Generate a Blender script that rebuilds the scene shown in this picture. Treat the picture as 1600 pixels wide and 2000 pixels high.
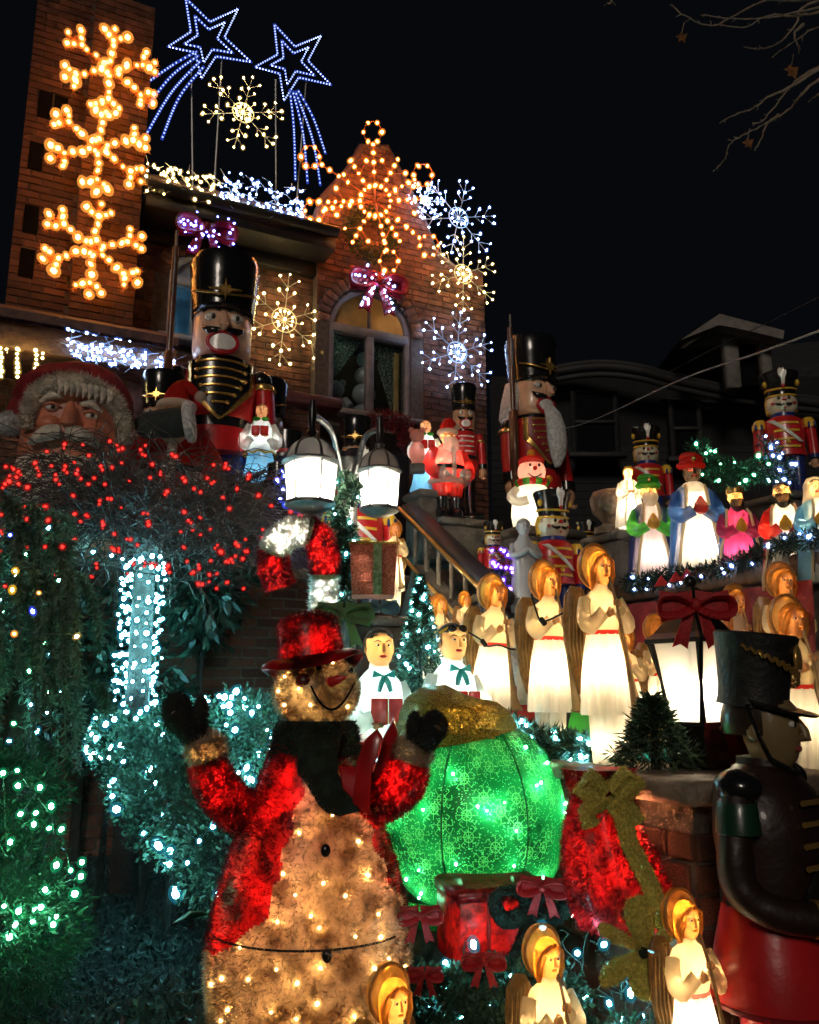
import bpy, math, random
from mathutils import Vector, Matrix
R = math.radians
rnd = random.Random(7)
sc = bpy.context.scene
col = sc.collection
for o in list(bpy.data.objects): bpy.data.objects.remove(o)

# ------------------------------------------------------------------ camera
CAMZ, PITCH, F = 1.2, R(12), 1650.0
SP, CP = math.sin(PITCH), math.cos(PITCH)
cam_d = bpy.data.cameras.new('camera'); cam = bpy.data.objects.new('camera', cam_d); col.objects.link(cam)
cam.location = (0, 0, CAMZ); cam.rotation_euler = (R(90) + PITCH, 0, 0)
cam_d.sensor_fit = 'HORIZONTAL'; cam_d.sensor_width = 36; cam_d.lens = 36 * F / 1600
cam_d.clip_start = 0.05; cam_d.clip_end = 500
sc.camera = cam
# ------------------------------------------------------------------ night sky
w = bpy.data.worlds.new('World'); sc.world = w; w.use_nodes = True
nt = w.node_tree; nt.nodes.clear()
wo = nt.nodes.new('ShaderNodeOutputWorld'); bg = nt.nodes.new('ShaderNodeBackground')
sky = nt.nodes.new('ShaderNodeTexSky'); sky.sky_type = 'NISHITA'; sky.sun_disc = False
sky.sun_elevation = R(-6); sky.sun_rotation = R(200)
mixn = nt.nodes.new('ShaderNodeMix'); mixn.data_type = 'RGBA'; mixn.blend_type = 'ADD'
mixn.inputs[0].default_value = 1.0
mixn.inputs[7].default_value = (0.0035, 0.0040, 0.0055, 1)
sca = nt.nodes.new('ShaderNodeVectorMath'); sca.operation = 'SCALE'; sca.inputs[3].default_value = 0.02
nt.links.new(sky.outputs[0], sca.inputs[0]); nt.links.new(sca.outputs[0], mixn.inputs[6])
nt.links.new(mixn.outputs[2], bg.inputs[0]); bg.inputs[1].default_value = 0.3
nt.links.new(bg.outputs[0], wo.inputs[0]); w.cycles.sampling_method = 'NONE'
# ------------------------------------------------------------------ dim street light level (one far lamp, behind the viewer)
sd = bpy.data.lights.new('sun', 'SUN'); so = bpy.data.objects.new('sun', sd); col.objects.link(so)
sd.energy = 0.27; sd.angle = R(12); sd.color = (1.0, 0.86, 0.72)
so.rotation_euler = (R(68), 0, R(-12))
# ------------------------------------------------------------------ picture
vs = sc.view_settings
vs.view_transform = 'Standard'; vs.look = 'None'; vs.exposure = 1.0; vs.gamma = 1.0; vs.use_curve_mapping = False
sc.render.engine = 'CYCLES'
cy = sc.cycles
cy.use_denoising = True; cy.denoiser = 'OPENIMAGEDENOISE'
cy.use_adaptive_sampling = True; cy.adaptive_threshold = 0.1; cy.adaptive_min_samples = 16
cy.max_bounces = 5; cy.diffuse_bounces = 2; cy.glossy_bounces = 2; cy.transmission_bounces = 3; cy.transparent_max_bounces = 12
cy.caustics_reflective = False; cy.caustics_refractive = False; cy.sample_clamp_indirect = 3.0; cy.sample_clamp_direct = 0
cy.use_light_tree = True

# ------------------------------------------------------------------ pixel and plane helpers (photo is 1600 x 2000)
def at(px, py, D):
    x = (px - 800) / F; y = (1000 - py) / F
    return Vector((D * x, D * (CP - y * SP), CAMZ + D * (SP + y * CP)))
def Zof(py, D): return CAMZ + D * (SP + CP * (1000 - py) / F)
def gp(px, D, z):
    return Vector(((px - 800) / F * D, (D - (z - CAMZ) * SP) / CP, z))
def m(px, D): return px * D / F
U = Vector((math.cos(R(26)), math.sin(R(26)), 0)); V = Vector((-U.y, U.x, 0)); N = -V
P0 = at(450, 700, 9.5); P0.z = 0
def fac(px, py, off=0.0):                                  # point of the facade plane seen at a pixel
    x = (px - 800) / F; y = (1000 - py) / F
    d = Vector((x, CP - y * SP, SP + y * CP)); o = Vector((0, 0, CAMZ))
    t = ((P0 + N * off) - o).dot(N) / d.dot(N)
    p = o + d * t
    return p
def facs(px, py, off=0.0):
    p = fac(px, py, off); return (p - P0).dot(U), p.z
def FP(s, z, off=0.0): return P0 + U * s + N * off + Vector((0, 0, z))
def UV(a, b, z=0.0): return U * a + V * b + Vector((0, 0, z))   # plan coordinates along the house front / towards the house
def uv_of(p): return p.dot(U), p.dot(V)

# ------------------------------------------------------------------ materials
MATS = {}
def nodes(name):
    mt = bpy.data.materials.new(name); mt.use_nodes = True
    t = mt.node_tree; t.nodes.clear()
    return mt, t, t.nodes.new('ShaderNodeOutputMaterial')
def M(name, c=(.5, .5, .5), rough=.5, metal=0.0, var=.2, vs_=6.0, bump=0.0, bs=60.0, trans=0.0, coat=0.0, rand=0.0, island=False, c2=None, spec=.5, ramp=(.35, .65), tc=None, thin=0.0, detail=4.0):
    if name in MATS: return MATS[name]
    mt, t, out = nodes(name); L = t.links.new
    co = t.nodes.new('ShaderNodeTexCoord'); nz = t.nodes.new('ShaderNodeTexNoise'); L(co.outputs['Object'], nz.inputs['Vector'])
    nz.inputs['Scale'].default_value = vs_; nz.inputs['Detail'].default_value = detail
    rp = t.nodes.new('ShaderNodeValToRGB'); L(nz.outputs[0], rp.inputs[0])
    rp.color_ramp.elements[0].position, rp.color_ramp.elements[1].position = ramp
    a = c2 if c2 else tuple(x * (1 - var) for x in c)
    b = c if c2 else tuple(min(1, x * (1 + var)) for x in c)
    rp.color_ramp.elements[0].color = (*a, 1); rp.color_ramp.elements[1].color = (*b, 1)
    cs = rp.outputs[0]
    if rand or island:
        src = t.nodes.new('ShaderNodeNewGeometry').outputs['Random Per Island'] if island else t.nodes.new('ShaderNodeObjectInfo').outputs['Random']
        hs = t.nodes.new('ShaderNodeHueSaturation'); mr = t.nodes.new('ShaderNodeMapRange'); L(src, mr.inputs[0])
        mr.inputs[3].default_value = 1 - rand; mr.inputs[4].default_value = 1 + rand
        L(mr.outputs[0], hs.inputs['Value']); L(cs, hs.inputs['Color']); cs = hs.outputs[0]
    p = t.nodes.new('ShaderNodeBsdfPrincipled'); L(cs, p.inputs['Base Color'])
    p.inputs['Roughness'].default_value = rough; p.inputs['Metallic'].default_value = metal
    p.inputs['Coat Weight'].default_value = coat; p.inputs['Coat Roughness'].default_value = .08
    p.inputs['Specular IOR Level'].default_value = spec
    if bump:
        n2 = t.nodes.new('ShaderNodeTexNoise'); n2.inputs['Scale'].default_value = bs; n2.inputs['Detail'].default_value = 3
        L(co.outputs['Object'], n2.inputs['Vector']); bp = t.nodes.new('ShaderNodeBump')
        bp.inputs['Strength'].default_value = bump; bp.inputs['Distance'].default_value = .02
        L(n2.outputs[0], bp.inputs['Height']); L(bp.outputs[0], p.inputs['Normal'])
    last = p.outputs[0]
    if trans:
        tr = t.nodes.new('ShaderNodeBsdfTranslucent')
        if tc: tr.inputs[0].default_value = (*tc, 1)
        else: L(cs, tr.inputs[0])
        mx = t.nodes.new('ShaderNodeMixShader'); mx.inputs[0].default_value = trans; L(last, mx.inputs[1]); L(tr.outputs[0], mx.inputs[2]); last = mx.outputs[0]
    if thin:
        tp = t.nodes.new('ShaderNodeBsdfTransparent')
        mx = t.nodes.new('ShaderNodeMixShader'); mx.inputs[0].default_value = thin; L(last, mx.inputs[1]); L(tp.outputs[0], mx.inputs[2]); last = mx.outputs[0]
    L(last, out.inputs[0]); MATS[name] = mt
    return mt
def EM(name, c, s, clear=0.0, sample=True):
    if name in MATS: return MATS[name]
    mt, t, out = nodes(name); L = t.links.new
    e = t.nodes.new('ShaderNodeEmission'); e.inputs[0].default_value = (*c, 1); e.inputs[1].default_value = s
    if clear:
        tp = t.nodes.new('ShaderNodeBsdfTransparent'); mx = t.nodes.new('ShaderNodeMixShader'); mx.inputs[0].default_value = clear
        L(e.outputs[0], mx.inputs[1]); L(tp.outputs[0], mx.inputs[2]); L(mx.outputs[0], out.inputs[0])
    else: L(e.outputs[0], out.inputs[0])
    if not sample: mt.cycles.emission_sampling = 'NONE'
    MATS[name] = mt
    return mt
def glass(name, tint=(.9, .95, .95), gloss=.12):
    mt, t, out = nodes(name); L = t.links.new
    tp = t.nodes.new('ShaderNodeBsdfTransparent'); tp.inputs[0].default_value = (*tint, 1)
    g = t.nodes.new('ShaderNodeBsdfGlossy'); g.inputs['Roughness'].default_value = .04
    mx = t.nodes.new('ShaderNodeMixShader'); mx.inputs[0].default_value = gloss
    L(tp.outputs[0], mx.inputs[1]); L(g.outputs[0], mx.inputs[2]); L(mx.outputs[0], out.inputs[0]); MATS[name] = mt
    return mt

# ------------------------------------------------------------------ objects
def tag(o, label=None, cat=None, group=None, kind=None):
    if label: o['label'] = label
    if cat: o['category'] = cat
    if group: o['group'] = group
    if kind: o['kind'] = kind
    return o
def thing(name, label, cat, loc=(0, 0, 0), rz=0.0, s=1.0, group=None, kind=None):
    o = bpy.data.objects.new(name, None); col.objects.link(o)
    o.empty_display_size = .1
    o.location = loc; o.rotation_euler = (0, 0, R(rz)); o.scale = (s, s, s)
    return tag(o, label, cat, group, kind)
KIDS = {}
def link(o, parent=None):
    col.objects.link(o)
    if parent is not None:
        o.parent = parent; KIDS.setdefault(parent.name, []).append(o)
    return o
def copytree(root, loc, rz, s, label, parent=None):
    c = root.copy(); col.objects.link(c)
    if parent is None:
        c.location = loc; c.rotation_euler = (root.rotation_euler[0], root.rotation_euler[1], R(rz)); c.scale = (s, s, s); c['label'] = label
    else:
        c.parent = parent; KIDS.setdefault(parent.name, []).append(c)
    for ch in KIDS.get(root.name, []): copytree(ch, None, 0, 1, None, c)
    return c
def lamp(parent, loc, power, c=(1, .72, .4), r=.02):
    l = bpy.data.lights.new('lamp', 'POINT'); l.energy = power; l.color = c; l.shadow_soft_size = r; l.cycles.use_multiple_importance_sampling = False
    o = bpy.data.objects.new('lamp', l); link(o, parent); o.location = loc
    return o

class MB:
    def __init__(s): s.v = []; s.f = []
    def q(s, *pts):
        b = len(s.v); s.v += [tuple(p) for p in pts]; s.f.append(tuple(range(b, b + len(pts)))); return s
    def rings(s, rings, cap0=True, cap1=True, closed=True):
        b = len(s.v); n = len(rings[0])
        for r in rings: s.v += [tuple(p) for p in r]
        for i in range(len(rings) - 1):
            for j in range(n if closed else n - 1):
                k = (j + 1) % n
                s.f.append((b + i * n + j, b + i * n + k, b + (i + 1) * n + k, b + (i + 1) * n + j))
        if cap0: s.f.append(tuple(b + j for j in reversed(range(n))))
        if cap1: s.f.append(tuple(b + (len(rings) - 1) * n + j for j in range(n)))
        return s
    def loft(s, secs, n=20, cap0=True, cap1=True, fold=0.0, k=9, rot=0.0):
        rs = []
        for i, e in enumerate(secs):
            cx, cy_, cz, rx, ry = e[:5]; fa = e[5] if len(e) > 5 else fold
            pw = e[6] if len(e) > 6 else 1.0
            r = []
            for j in range(n):
                a = 2 * math.pi * j / n + rot; ff = 1 + fa * math.cos(k * a + .7 * math.sin(3 * a))
                ca, sa = math.cos(a), math.sin(a)
                if pw != 1: ca = math.copysign(abs(ca) ** pw, ca); sa = math.copysign(abs(sa) ** pw, sa)
                r.append((cx + rx * ca * ff, cy_ + ry * sa * ff, cz))
            rs.append(r)
        return s.rings(rs, cap0, cap1)
    def tube(s, path, rad, n=8, caps=True, flat=1.0, closed=False):
        P = [Vector(p) for p in path]; k = len(P)
        if not hasattr(rad, '__len__'): rad = [rad] * k
        up = Vector((0, 0, 1)); rs = []; prev = None
        for i, p in enumerate(P):
            if closed: t = P[(i + 1) % k] - P[i - 1]
            else: t = (P[min(i + 1, k - 1)] - P[max(i - 1, 0)])
            if t.length < 1e-9: t = Vector((0, 0, 1))
            t.normalize()
            a = prev if prev is not None else (up if abs(t.z) < .9 else Vector((0, 1, 0)))
            x = a - t * a.dot(t)
            if x.length < 1e-6: x = t.orthogonal()
            x.normalize(); y = t.cross(x); prev = x
            rs.append([p + (x * math.cos(2 * math.pi * j / n) * flat + y * math.sin(2 * math.pi * j / n)) * rad[i] for j in range(n)])
        if closed: rs.append(rs[0]); return s.rings(rs, False, False)
        return s.rings(rs, caps, caps)
    def ball(s, c, r, n=12, mm=8, z0=-1.0, z1=1.0):
        if not hasattr(r, '__len__'): r = (r, r, r)
        a0, a1 = math.asin(z0), math.asin(z1); rs = []
        for i in range(mm + 1):
            a = a0 + (a1 - a0) * i / mm; ca, sa = max(math.cos(a), 1e-3), math.sin(a)
            rs.append([(c[0] + r[0] * ca * math.cos(2 * math.pi * j / n), c[1] + r[1] * ca * math.sin(2 * math.pi * j / n), c[2] + r[2] * sa) for j in range(n)])
        return s.rings(rs, z0 > -1, z1 < 1)
    def box(s, c, size, ch=0.0, ax=None):
        c = Vector(c); hx, hy, hz = [x / 2 for x in size]
        X, Y, Z = ax if ax else (Vector((1, 0, 0)), Vector((0, 1, 0)), Vector((0, 0, 1)))
        pt = lambda x, y, z: tuple(c + X * x + Y * y + Z * z)
        if ch <= 0:
            rs = [[pt(-hx, -hy, z), pt(hx, -hy, z), pt(hx, hy, z), pt(-hx, hy, z)] for z in (-hz, hz)]
            return s.rings(rs)
        def r8(k, z): 
            a, b_ = hx - k, hy - k; e = ch
            return [pt(-a + e, -b_, z), pt(a - e, -b_, z), pt(a, -b_ + e, z), pt(a, b_ - e, z), pt(a - e, b_, z), pt(-a + e, b_, z), pt(-a, b_ - e, z), pt(-a, -b_ + e, z)]
        return s.rings([r8(ch, -hz), r8(0, -hz + ch), r8(0, hz - ch), r8(ch, hz)])
    def prism(s, poly, o, X, Z, Y, d, ch=0.0):             # outline in the plane X,Z at o, thickness d along Y
        o = Vector(o); X = Vector(X); Z = Vector(Z); Y = Vector(Y)
        cx = sum(p[0] for p in poly) / len(poly); cz = sum(p[1] for p in poly) / len(poly)
        def rg(y, k): return [o + X * (cx + (a - cx) * k) + Z * (cz + (b - cz) * k) + Y * y for a, b in poly]
        if ch: rs = [rg(0, 1 - ch), rg(d * .25, 1), rg(d * .75, 1), rg(d, 1 - ch)]
        else: rs = [rg(0, 1), rg(d, 1)]
        return s.rings(rs)
    def patch(s, rows, yf, nx=8, th=.012):                  # rows: (z, x0, x1) laid on the curved front y = yf(x, z)
        rs = []
        for z, x0, x1 in rows:
            xs = [x0 + (x1 - x0) * j / nx for j in range(nx + 1)]
            rs.append([(x, yf(x, z) - th, z) for x in xs] + [(x, yf(x, z) + .004, z) for x in reversed(xs)])
        return s.rings(rs)
    def leaf(s, c, d, nrm, l, wd):
        d = d.normalized(); sd_ = d.cross(nrm)
        if sd_.length < 1e-5: sd_ = d.orthogonal()
        sd_.normalize(); c = Vector(c)
        b = len(s.v); s.v += [tuple(c), tuple(c + d * l * .5 + sd_ * wd), tuple(c + d * l), tuple(c + d * l * .5 - sd_ * wd)]
        s.f.append((b, b + 1, b + 2, b + 3)); return s
    def hair(s, c, d, l, wd):
        sd_ = d.cross(Vector((rnd.uniform(-1, 1), rnd.uniform(-1, 1), rnd.uniform(-1, 1))))
        if sd_.length < 1e-5: sd_ = d.orthogonal()
        sd_ = sd_.normalized() * wd; b = len(s.v); c = Vector(c)
        s.v += [tuple(c - sd_), tuple(c + sd_), tuple(c + d * l)]; s.f.append((b, b + 1, b + 2)); return s
    def mesh(s, name, mat, smooth=True, ang=50):
        me = bpy.data.meshes.new(name); me.from_pydata(s.v, [], s.f); me.validate(); me.update()
        if mat: me.materials.append(mat)
        if smooth:
            me.polygons.foreach_set('use_smooth', [True] * len(me.polygons)); me.set_sharp_from_angle(angle=R(ang))
        return me
    def build(s, name, mat, parent=None, smooth=True, ang=50, kind=None, label=None):
        o = bpy.data.objects.new(name, s.mesh(name, mat, smooth, ang)); link(o, parent)
        if kind: o['kind'] = kind
        if label: o['label'] = label
        return o
def rvec(r=1.0):
    while True:
        v = Vector((rnd.uniform(-1, 1), rnd.uniform(-1, 1), rnd.uniform(-1, 1)))
        if .05 < v.length < 1: return v.normalized() * r
def bez(pts, n=12):                                         # smooth path through points
    P = [Vector(p) for p in pts]; out = []
    for i in range(len(P) - 1):
        a, b, c, d = P[max(i - 1, 0)], P[i], P[i + 1], P[min(i + 2, len(P) - 1)]
        for k in range(n):
            t = k / n
            out.append(.5 * ((2 * b) + (c - a) * t + (2 * a - 5 * b + 4 * c - d) * t * t + (3 * b - a - 3 * c + d) * t ** 3))
    out.append(P[-1]); return out

# ------------------------------------------------------------------ bulbs
def ico(r, sub):
    import bmesh
    bm = bmesh.new(); bmesh.ops.create_icosphere(bm, subdivisions=sub, radius=r)
    me = bpy.data.meshes.new('bulb'); bm.to_mesh(me); bm.free(); return me
BULB = {}
BC = {  # colour of the light, strength of the filament, colour of the glass halo, strength of the glass halo
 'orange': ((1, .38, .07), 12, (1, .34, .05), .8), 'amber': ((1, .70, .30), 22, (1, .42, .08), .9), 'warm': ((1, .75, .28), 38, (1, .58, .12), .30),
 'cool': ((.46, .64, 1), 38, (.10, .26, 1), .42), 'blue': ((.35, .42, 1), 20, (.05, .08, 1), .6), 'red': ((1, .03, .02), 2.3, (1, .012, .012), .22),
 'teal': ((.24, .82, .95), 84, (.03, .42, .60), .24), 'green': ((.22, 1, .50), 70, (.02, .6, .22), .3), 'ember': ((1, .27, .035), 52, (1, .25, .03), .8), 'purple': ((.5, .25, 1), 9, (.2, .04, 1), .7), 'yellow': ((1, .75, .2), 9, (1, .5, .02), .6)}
def bulbmesh(c):
    if c in BULB: return BULB[c]
    import bmesh
    cc, s1, c2, s2 = BC[c]
    bm = bmesh.new()
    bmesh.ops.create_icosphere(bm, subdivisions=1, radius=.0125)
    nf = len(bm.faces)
    bmesh.ops.create_icosphere(bm, subdivisions=2, radius=.025)  # bulb glass enlarged and made to glow, standing in for lens bloom
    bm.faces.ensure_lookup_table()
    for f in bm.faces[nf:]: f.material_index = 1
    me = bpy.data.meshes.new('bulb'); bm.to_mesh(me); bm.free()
    me.materials.append(EM('filament_' + c, cc, s1)); me.materials.append(EM('bulb_halo_glass_' + c, c2, s2, .68, False))
    BULB[c] = me
    return me
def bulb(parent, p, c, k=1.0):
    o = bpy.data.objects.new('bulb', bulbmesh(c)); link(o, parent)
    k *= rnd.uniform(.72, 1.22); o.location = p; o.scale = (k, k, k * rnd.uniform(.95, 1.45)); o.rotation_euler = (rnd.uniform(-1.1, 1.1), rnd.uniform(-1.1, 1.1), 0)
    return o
# ================================================================== palette
brick_m = M('brick', (.125, .048, .028), .85, var=.45, vs_=14, bump=.5, bs=90, rand=.38)
brick_d = M('brick_stuff', (.125, .048, .028), .85, var=.5, vs_=9, bump=.5, bs=90, rand=.35, island=True)
mortar = M('mortar', (.13, .10, .08), .95, var=.25, vs_=20, bump=.6, bs=120)
stone = M('stone', (.11, .096, .085), .8, var=.3, vs_=7, bump=.5, bs=50)
capstone = M('cap_stone', (.24, .18, .13), .55, var=.3, vs_=9, bump=.35, bs=70)
soil = M('lawn_soil', (.012, .019, .014), .95, var=.5, vs_=5, bump=.8, bs=30)
darkwood = M('dark_wood', (.011, .007, .005), .6, var=.4, vs_=12, bump=.3, bs=40)
brownwood = M('brown_wood', (.11, .05, .025), .6, var=.35, vs_=15, bump=.3, bs=40)
rooftile = M('roof_tile', (.10, .05, .04), .7, var=.4, vs_=10, bump=.4, bs=30, rand=.3)
frame_m = M('window_frame', (.22, .18, .18), .5, var=.15, vs_=10)
whitefr = M('white_frame', (.38, .42, .46), .45, var=.15, vs_=10)
blackmetal = M('black_metal', (.012, .012, .013), .35, .3, var=.3, vs_=20, coat=.2)
greymetal = M('grey_metal', (.16, .16, .15), .35, .7, var=.3, vs_=18, bump=.15, bs=80)
wire_m = M('wire', (.015, .03, .02), .5)
darkwire = M('dark_wire', (.012, .012, .012), .5)
whitewire = M('white_wire', (.5, .5, .48), .5)
pane = glass('window_glass')
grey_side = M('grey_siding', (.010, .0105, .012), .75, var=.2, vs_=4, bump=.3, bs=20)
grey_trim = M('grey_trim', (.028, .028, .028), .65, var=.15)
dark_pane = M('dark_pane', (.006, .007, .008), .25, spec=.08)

# ================================================================== ground
def gh(x, y):
    def ss(a, b, t): t = max(0, min(1, (t - a) / (b - a))); return t * t * (3 - 2 * t)
    yf = 2.25 + 1.0 * ss(-.15, .2, x) + 6 * ss(1.0, 1.5, x)
    z = -.5 + .5 * ss(yf - .3, yf + .15, y)
    return z + (.02 * math.sin(3.1 * x + 1.3 * y) + .015 * math.sin(5.3 * y - 2 * x)) * (1 if y < 9 else 0)
def axis(lo, hi, fine0, fine1, st):
    a = [lo, lo * .6 + fine0 * .4, lo * .25 + fine0 * .75]; t = fine0
    while t < fine1: a.append(t); t += st
    return a + [fine1, hi * .25 + fine1 * .75, hi]
gx = axis(-60, 60, -4, 4, .12); gy = axis(-40, 160, -1, 9, .12)
b = MB(); b.rings([[(x, y, gh(x, y)) for x in gx] for y in gy], False, False, closed=False)
g = b.build('ground', soil, None); tag(g, 'dark lawn and soil of the front yard', None, kind='structure')

# ================================================================== brickwork
BRICKMESH = None
def brick_proto():
    global BRICKMESH
    if BRICKMESH: return BRICKMESH
    q = MB(); f = .035
    q.rings([[(-.5, 0, -.5), (.5, 0, -.5), (.5, 0, .5), (-.5, 0, .5)], [(-.5, -.7, -.5), (.5, -.7, -.5), (.5, -.7, .5), (-.5, -.7, .5)],
             [(-.5 + f, -1, -.5 + f * 2), (.5 - f, -1, -.5 + f * 2), (.5 - f, -1, .5 - f * 2), (-.5 + f, -1, .5 - f * 2)]], False, True)
    BRICKMESH = q.mesh('brick', brick_m, False)
    return BRICKMESH
def brick_list(o, X, nrm, poly, holes=(), bl=.2, bh=.064, jt=.013):
    out = []; zs = [p[1] for p in poly]; z = min(zs); row = 0
    while z + bh <= max(zs):
        zc = z + bh / 2; xs = []
        for i in range(len(poly)):
            (x0, z0), (x1, z1) = poly[i], poly[(i + 1) % len(poly)]
            if (z0 <= zc) != (z1 <= zc): xs.append(x0 + (zc - z0) / (z1 - z0) * (x1 - x0))
        xs.sort(); iv = [(xs[i], xs[i + 1]) for i in range(0, len(xs) - 1, 2)]
        for h in holes:
            hv = h(zc)
            if hv:
                nv = []
                for a, c in iv:
                    if hv[1] <= a or hv[0] >= c: nv.append((a, c))
                    else:
                        if hv[0] > a: nv.append((a, hv[0]))
                        if hv[1] < c: nv.append((hv[1], c))
                iv = nv
        for a, c in iv:
            x = a - ((row % 2) * .5) * (bl + jt) + .0
            while x < c:
                s0, s1 = max(x, a), min(x + bl, c)
                if s1 - s0 > .03: out.append((o + X * ((s0 + s1) / 2) + Vector((0, 0, zc)), s1 - s0, bh, X, nrm))
                x += bl + jt
        z += bh + jt; row += 1
    return out
def proj(p):
    d = p.y * CP + (p.z - CAMZ) * SP
    if d < .2: return None
    return 800 + F * p.x / d, 1000 - F * (-(p.y) * SP + (p.z - CAMZ) * CP) / d, d
def lay_bricks(parent, lst, box, depth=.016, limit=300):
    vis = []
    for i, e in enumerate(lst):
        pr = proj(e[0])
        if pr and box[0] < pr[0] < box[2] and box[1] < pr[1] < box[3]: vis.append((pr[2], i))
    vis.sort(); single = set(i for _, i in vis[:limit]); mb = MB()
    for i, (c, l, h, X, nrm) in enumerate(lst):
        dp = depth * rnd.uniform(.65, 1.25)
        if i in single:
            o = bpy.data.objects.new('brick', brick_proto()); link(o, parent)
            mt = Matrix((X, -nrm, Vector((0, 0, 1)))).transposed()
            o.location = c; o.rotation_euler = mt.to_euler(); o.scale = (l, dp, h)
        else:
            mb.box(c + nrm * (dp / 2 - .002), (l, dp + .004, h), 0, (X, -nrm, Vector((0, 0, 1))))
    if mb.f: mb.build('bricks', brick_d, parent, False, kind='stuff')

# ================================================================== the brick house
house = thing('brick_house', 'brick house with arched windows, gable and tower behind the decorations', 'house')
z_eave = 6.2
sA0, sA1 = facs(262, 600)[0], facs(622, 600)[0]
gab = [facs(*p, .15) for p in ((622, 440), (642, 385), (688, 335), (714, 288), (757, 288), (790, 350), (828, 432), (850, 492), (945, 572))]
gab = [(gab[0][0], 2.2)] + gab + [(gab[-1][0], 2.2)]
# openings
wx0, wx1 = facs(642, 720, .15)[0], facs(803, 720, .15)[0]; wr = (wx1 - wx0) / 2; wc = (wx0 + wx1) / 2
wz0 = facs(715, 812, .15)[1]; wzs = facs(722, 645, .15)[1]
lx0, lx1 = facs(326, 600)[0], facs(440, 600)[0]; lr = (lx1 - lx0) / 2; lc = (lx0 + lx1) / 2
lz0 = facs(380, 668)[1]; lzs = facs(385, 548)[1]
def arch_hole(c, r, z0, zs, e=.0):
    def h(z):
        if z < z0 - e: return None
        if z <= zs: return (c - r - e, c + r + e)
        d = (r + e) ** 2 - (z - zs) ** 2
        if d <= 0: return None
        d = math.sqrt(d); return (c - d, c + d)
    return h
def wall_slab(poly, holes_pts, off, d, name, mat):
    mb = MB()                       # strips around the opening: columns of quads between outline and hole
    zs = sorted(set([p[1] for p in poly]))
    return mb
def slab(name, poly, off, th, hole=None):      # wall core: solid outline, or outline cut by an arched opening in thin rows
    mb = MB(); zs = [p[1] for p in poly]; z = min(zs); st = .06
    while z < max(zs) - 1e-4:
        z1 = min(z + st, max(zs)); zc = (z + z1) / 2; xs = []
        for i in range(len(poly)):
            (x0, a0), (x1, a1) = poly[i], poly[(i + 1) % len(poly)]
            if (a0 <= zc) != (a1 <= zc): xs.append(x0 + (zc - a0) / (a1 - a0) * (x1 - x0))
        xs.sort(); iv = [(xs[i], xs[i + 1]) for i in range(0, len(xs) - 1, 2)]
        hv = hole(zc) if hole else None
        nv = []
        for a, c in iv:
            if hv and hv[0] < c and hv[1] > a: nv += [(a, hv[0]), (hv[1], c)]
            else: nv.append((a, c))
        for a, c in nv:
            if c - a > .005: mb.box(FP((a + c) / 2, zc, off - th / 2), (c - a, th, z1 - z), 0, (U, V, Vector((0, 0, 1))))
        z = z1
    return mb.build(name, mortar, house, False)
polyA = [(sA0, 2.2), (sA0, z_eave), (sA1, z_eave), (sA1, 2.2)]
hA, hB = arch_hole(lc, lr, lz0, lzs), arch_hole(wc, wr, wz0, wzs)
slab('front_wall', polyA, 0, .3, hA); slab('gable_wall', gab, .15, .3, hB)
sT0, sT1, tw_off = facs(30, 400, .5)[0], facs(268, 500, .5)[0], .5
sTp = facs(152, 400, .5)[0]
polyT = [(sTp, 2.2), (sTp, 8.6), (sT1, 8.6), (sT1, 2.2)]; polyT2 = [(sT0, 2.2), (sT0, 8.9), (sTp, 8.9), (sTp, 2.2)]
slab('tower_wall', polyT, tw_off, .3); slab('tower_wall', polyT2, tw_off - .12, .3)
MB().box(FP(sT1 - .15, 5.4, .1), (.3, .7, 6.4), 0, (U, V, Vector((0, 0, 1)))).build('tower_side', mortar, house, False)
slots = []
for px, py in ((88, 205), (118, 215), (70, 305), (60, 430), (52, 515)):
    s, z = facs(px, py, tw_off - .12); slots.append((s, z))
def slot_hole(s, z): return lambda zc: (s - .07, s + .07) if abs(zc - z) < .16 else None
for s, z in slots:
    MB().box(FP(s, z, tw_off - .118), (.13, .02, .31), 0, (U, V, Vector((0, 0, 1)))).build('wall_slot', M('slot_black', (.006, .005, .005), .95, spec=.05), house, False)
bl = brick_list(P0.copy(), U, N, polyA, [arch_hole(lc, lr, lz0, lzs, .16)])
bl += brick_list(P0 + N * .15, U, N, gab, [arch_hole(wc, wr, wz0, wzs, .17)])
bl += brick_list(P0 + N * tw_off, U, N, polyT) + brick_list(P0 + N * (tw_off - .12), U, N, polyT2, [slot_hole(*q) for q in slots])
# right flank of the gable bay, running back
ge = P0 + N * .15 + U * gab[-1][0]
bl = [e for e in bl if e[0].z > 2.9]
lay_bricks(house, bl, (0, 0, 960, 800))
MB().box(ge + V * 3 + Vector((0, 0, 4.4)) - U * .16, (.3, 6, 4.4), 0, (U, V, Vector((0, 0, 1)))).build('side_wall', brick_d, house, False)
# voussoirs round the two arches
for c, r, z0, zs, off in ((lc, lr, lz0, lzs, 0), (wc, wr, wz0, wzs, .15)):
    nn = 19
    for i in range(nn):
        a = math.pi * (i + .5) / nn
        X = U * math.sin(a) * 1 - Vector((0, 0, 1)) * math.cos(a) * 1; Zr = U * math.cos(a) + Vector((0, 0, 1)) * math.sin(a)
        X = U * (-math.sin(a)) + Vector((0, 0, 1)) * math.cos(a)
        mb = MB(); mb.box((0, 0, 0), (math.pi * r / nn * 1.02, .05, .145), .006)
        o = mb.build('arch_brick', M('arch_brick', (.16, .075, .05), .85, var=.3, bump=.4, rand=.3), house)
        mt = Matrix((X, V, Zr)).transposed(); o.rotation_euler = mt.to_euler()
        o.location = FP(c, zs, off) + Zr * (r + .082) + N * .0
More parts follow.
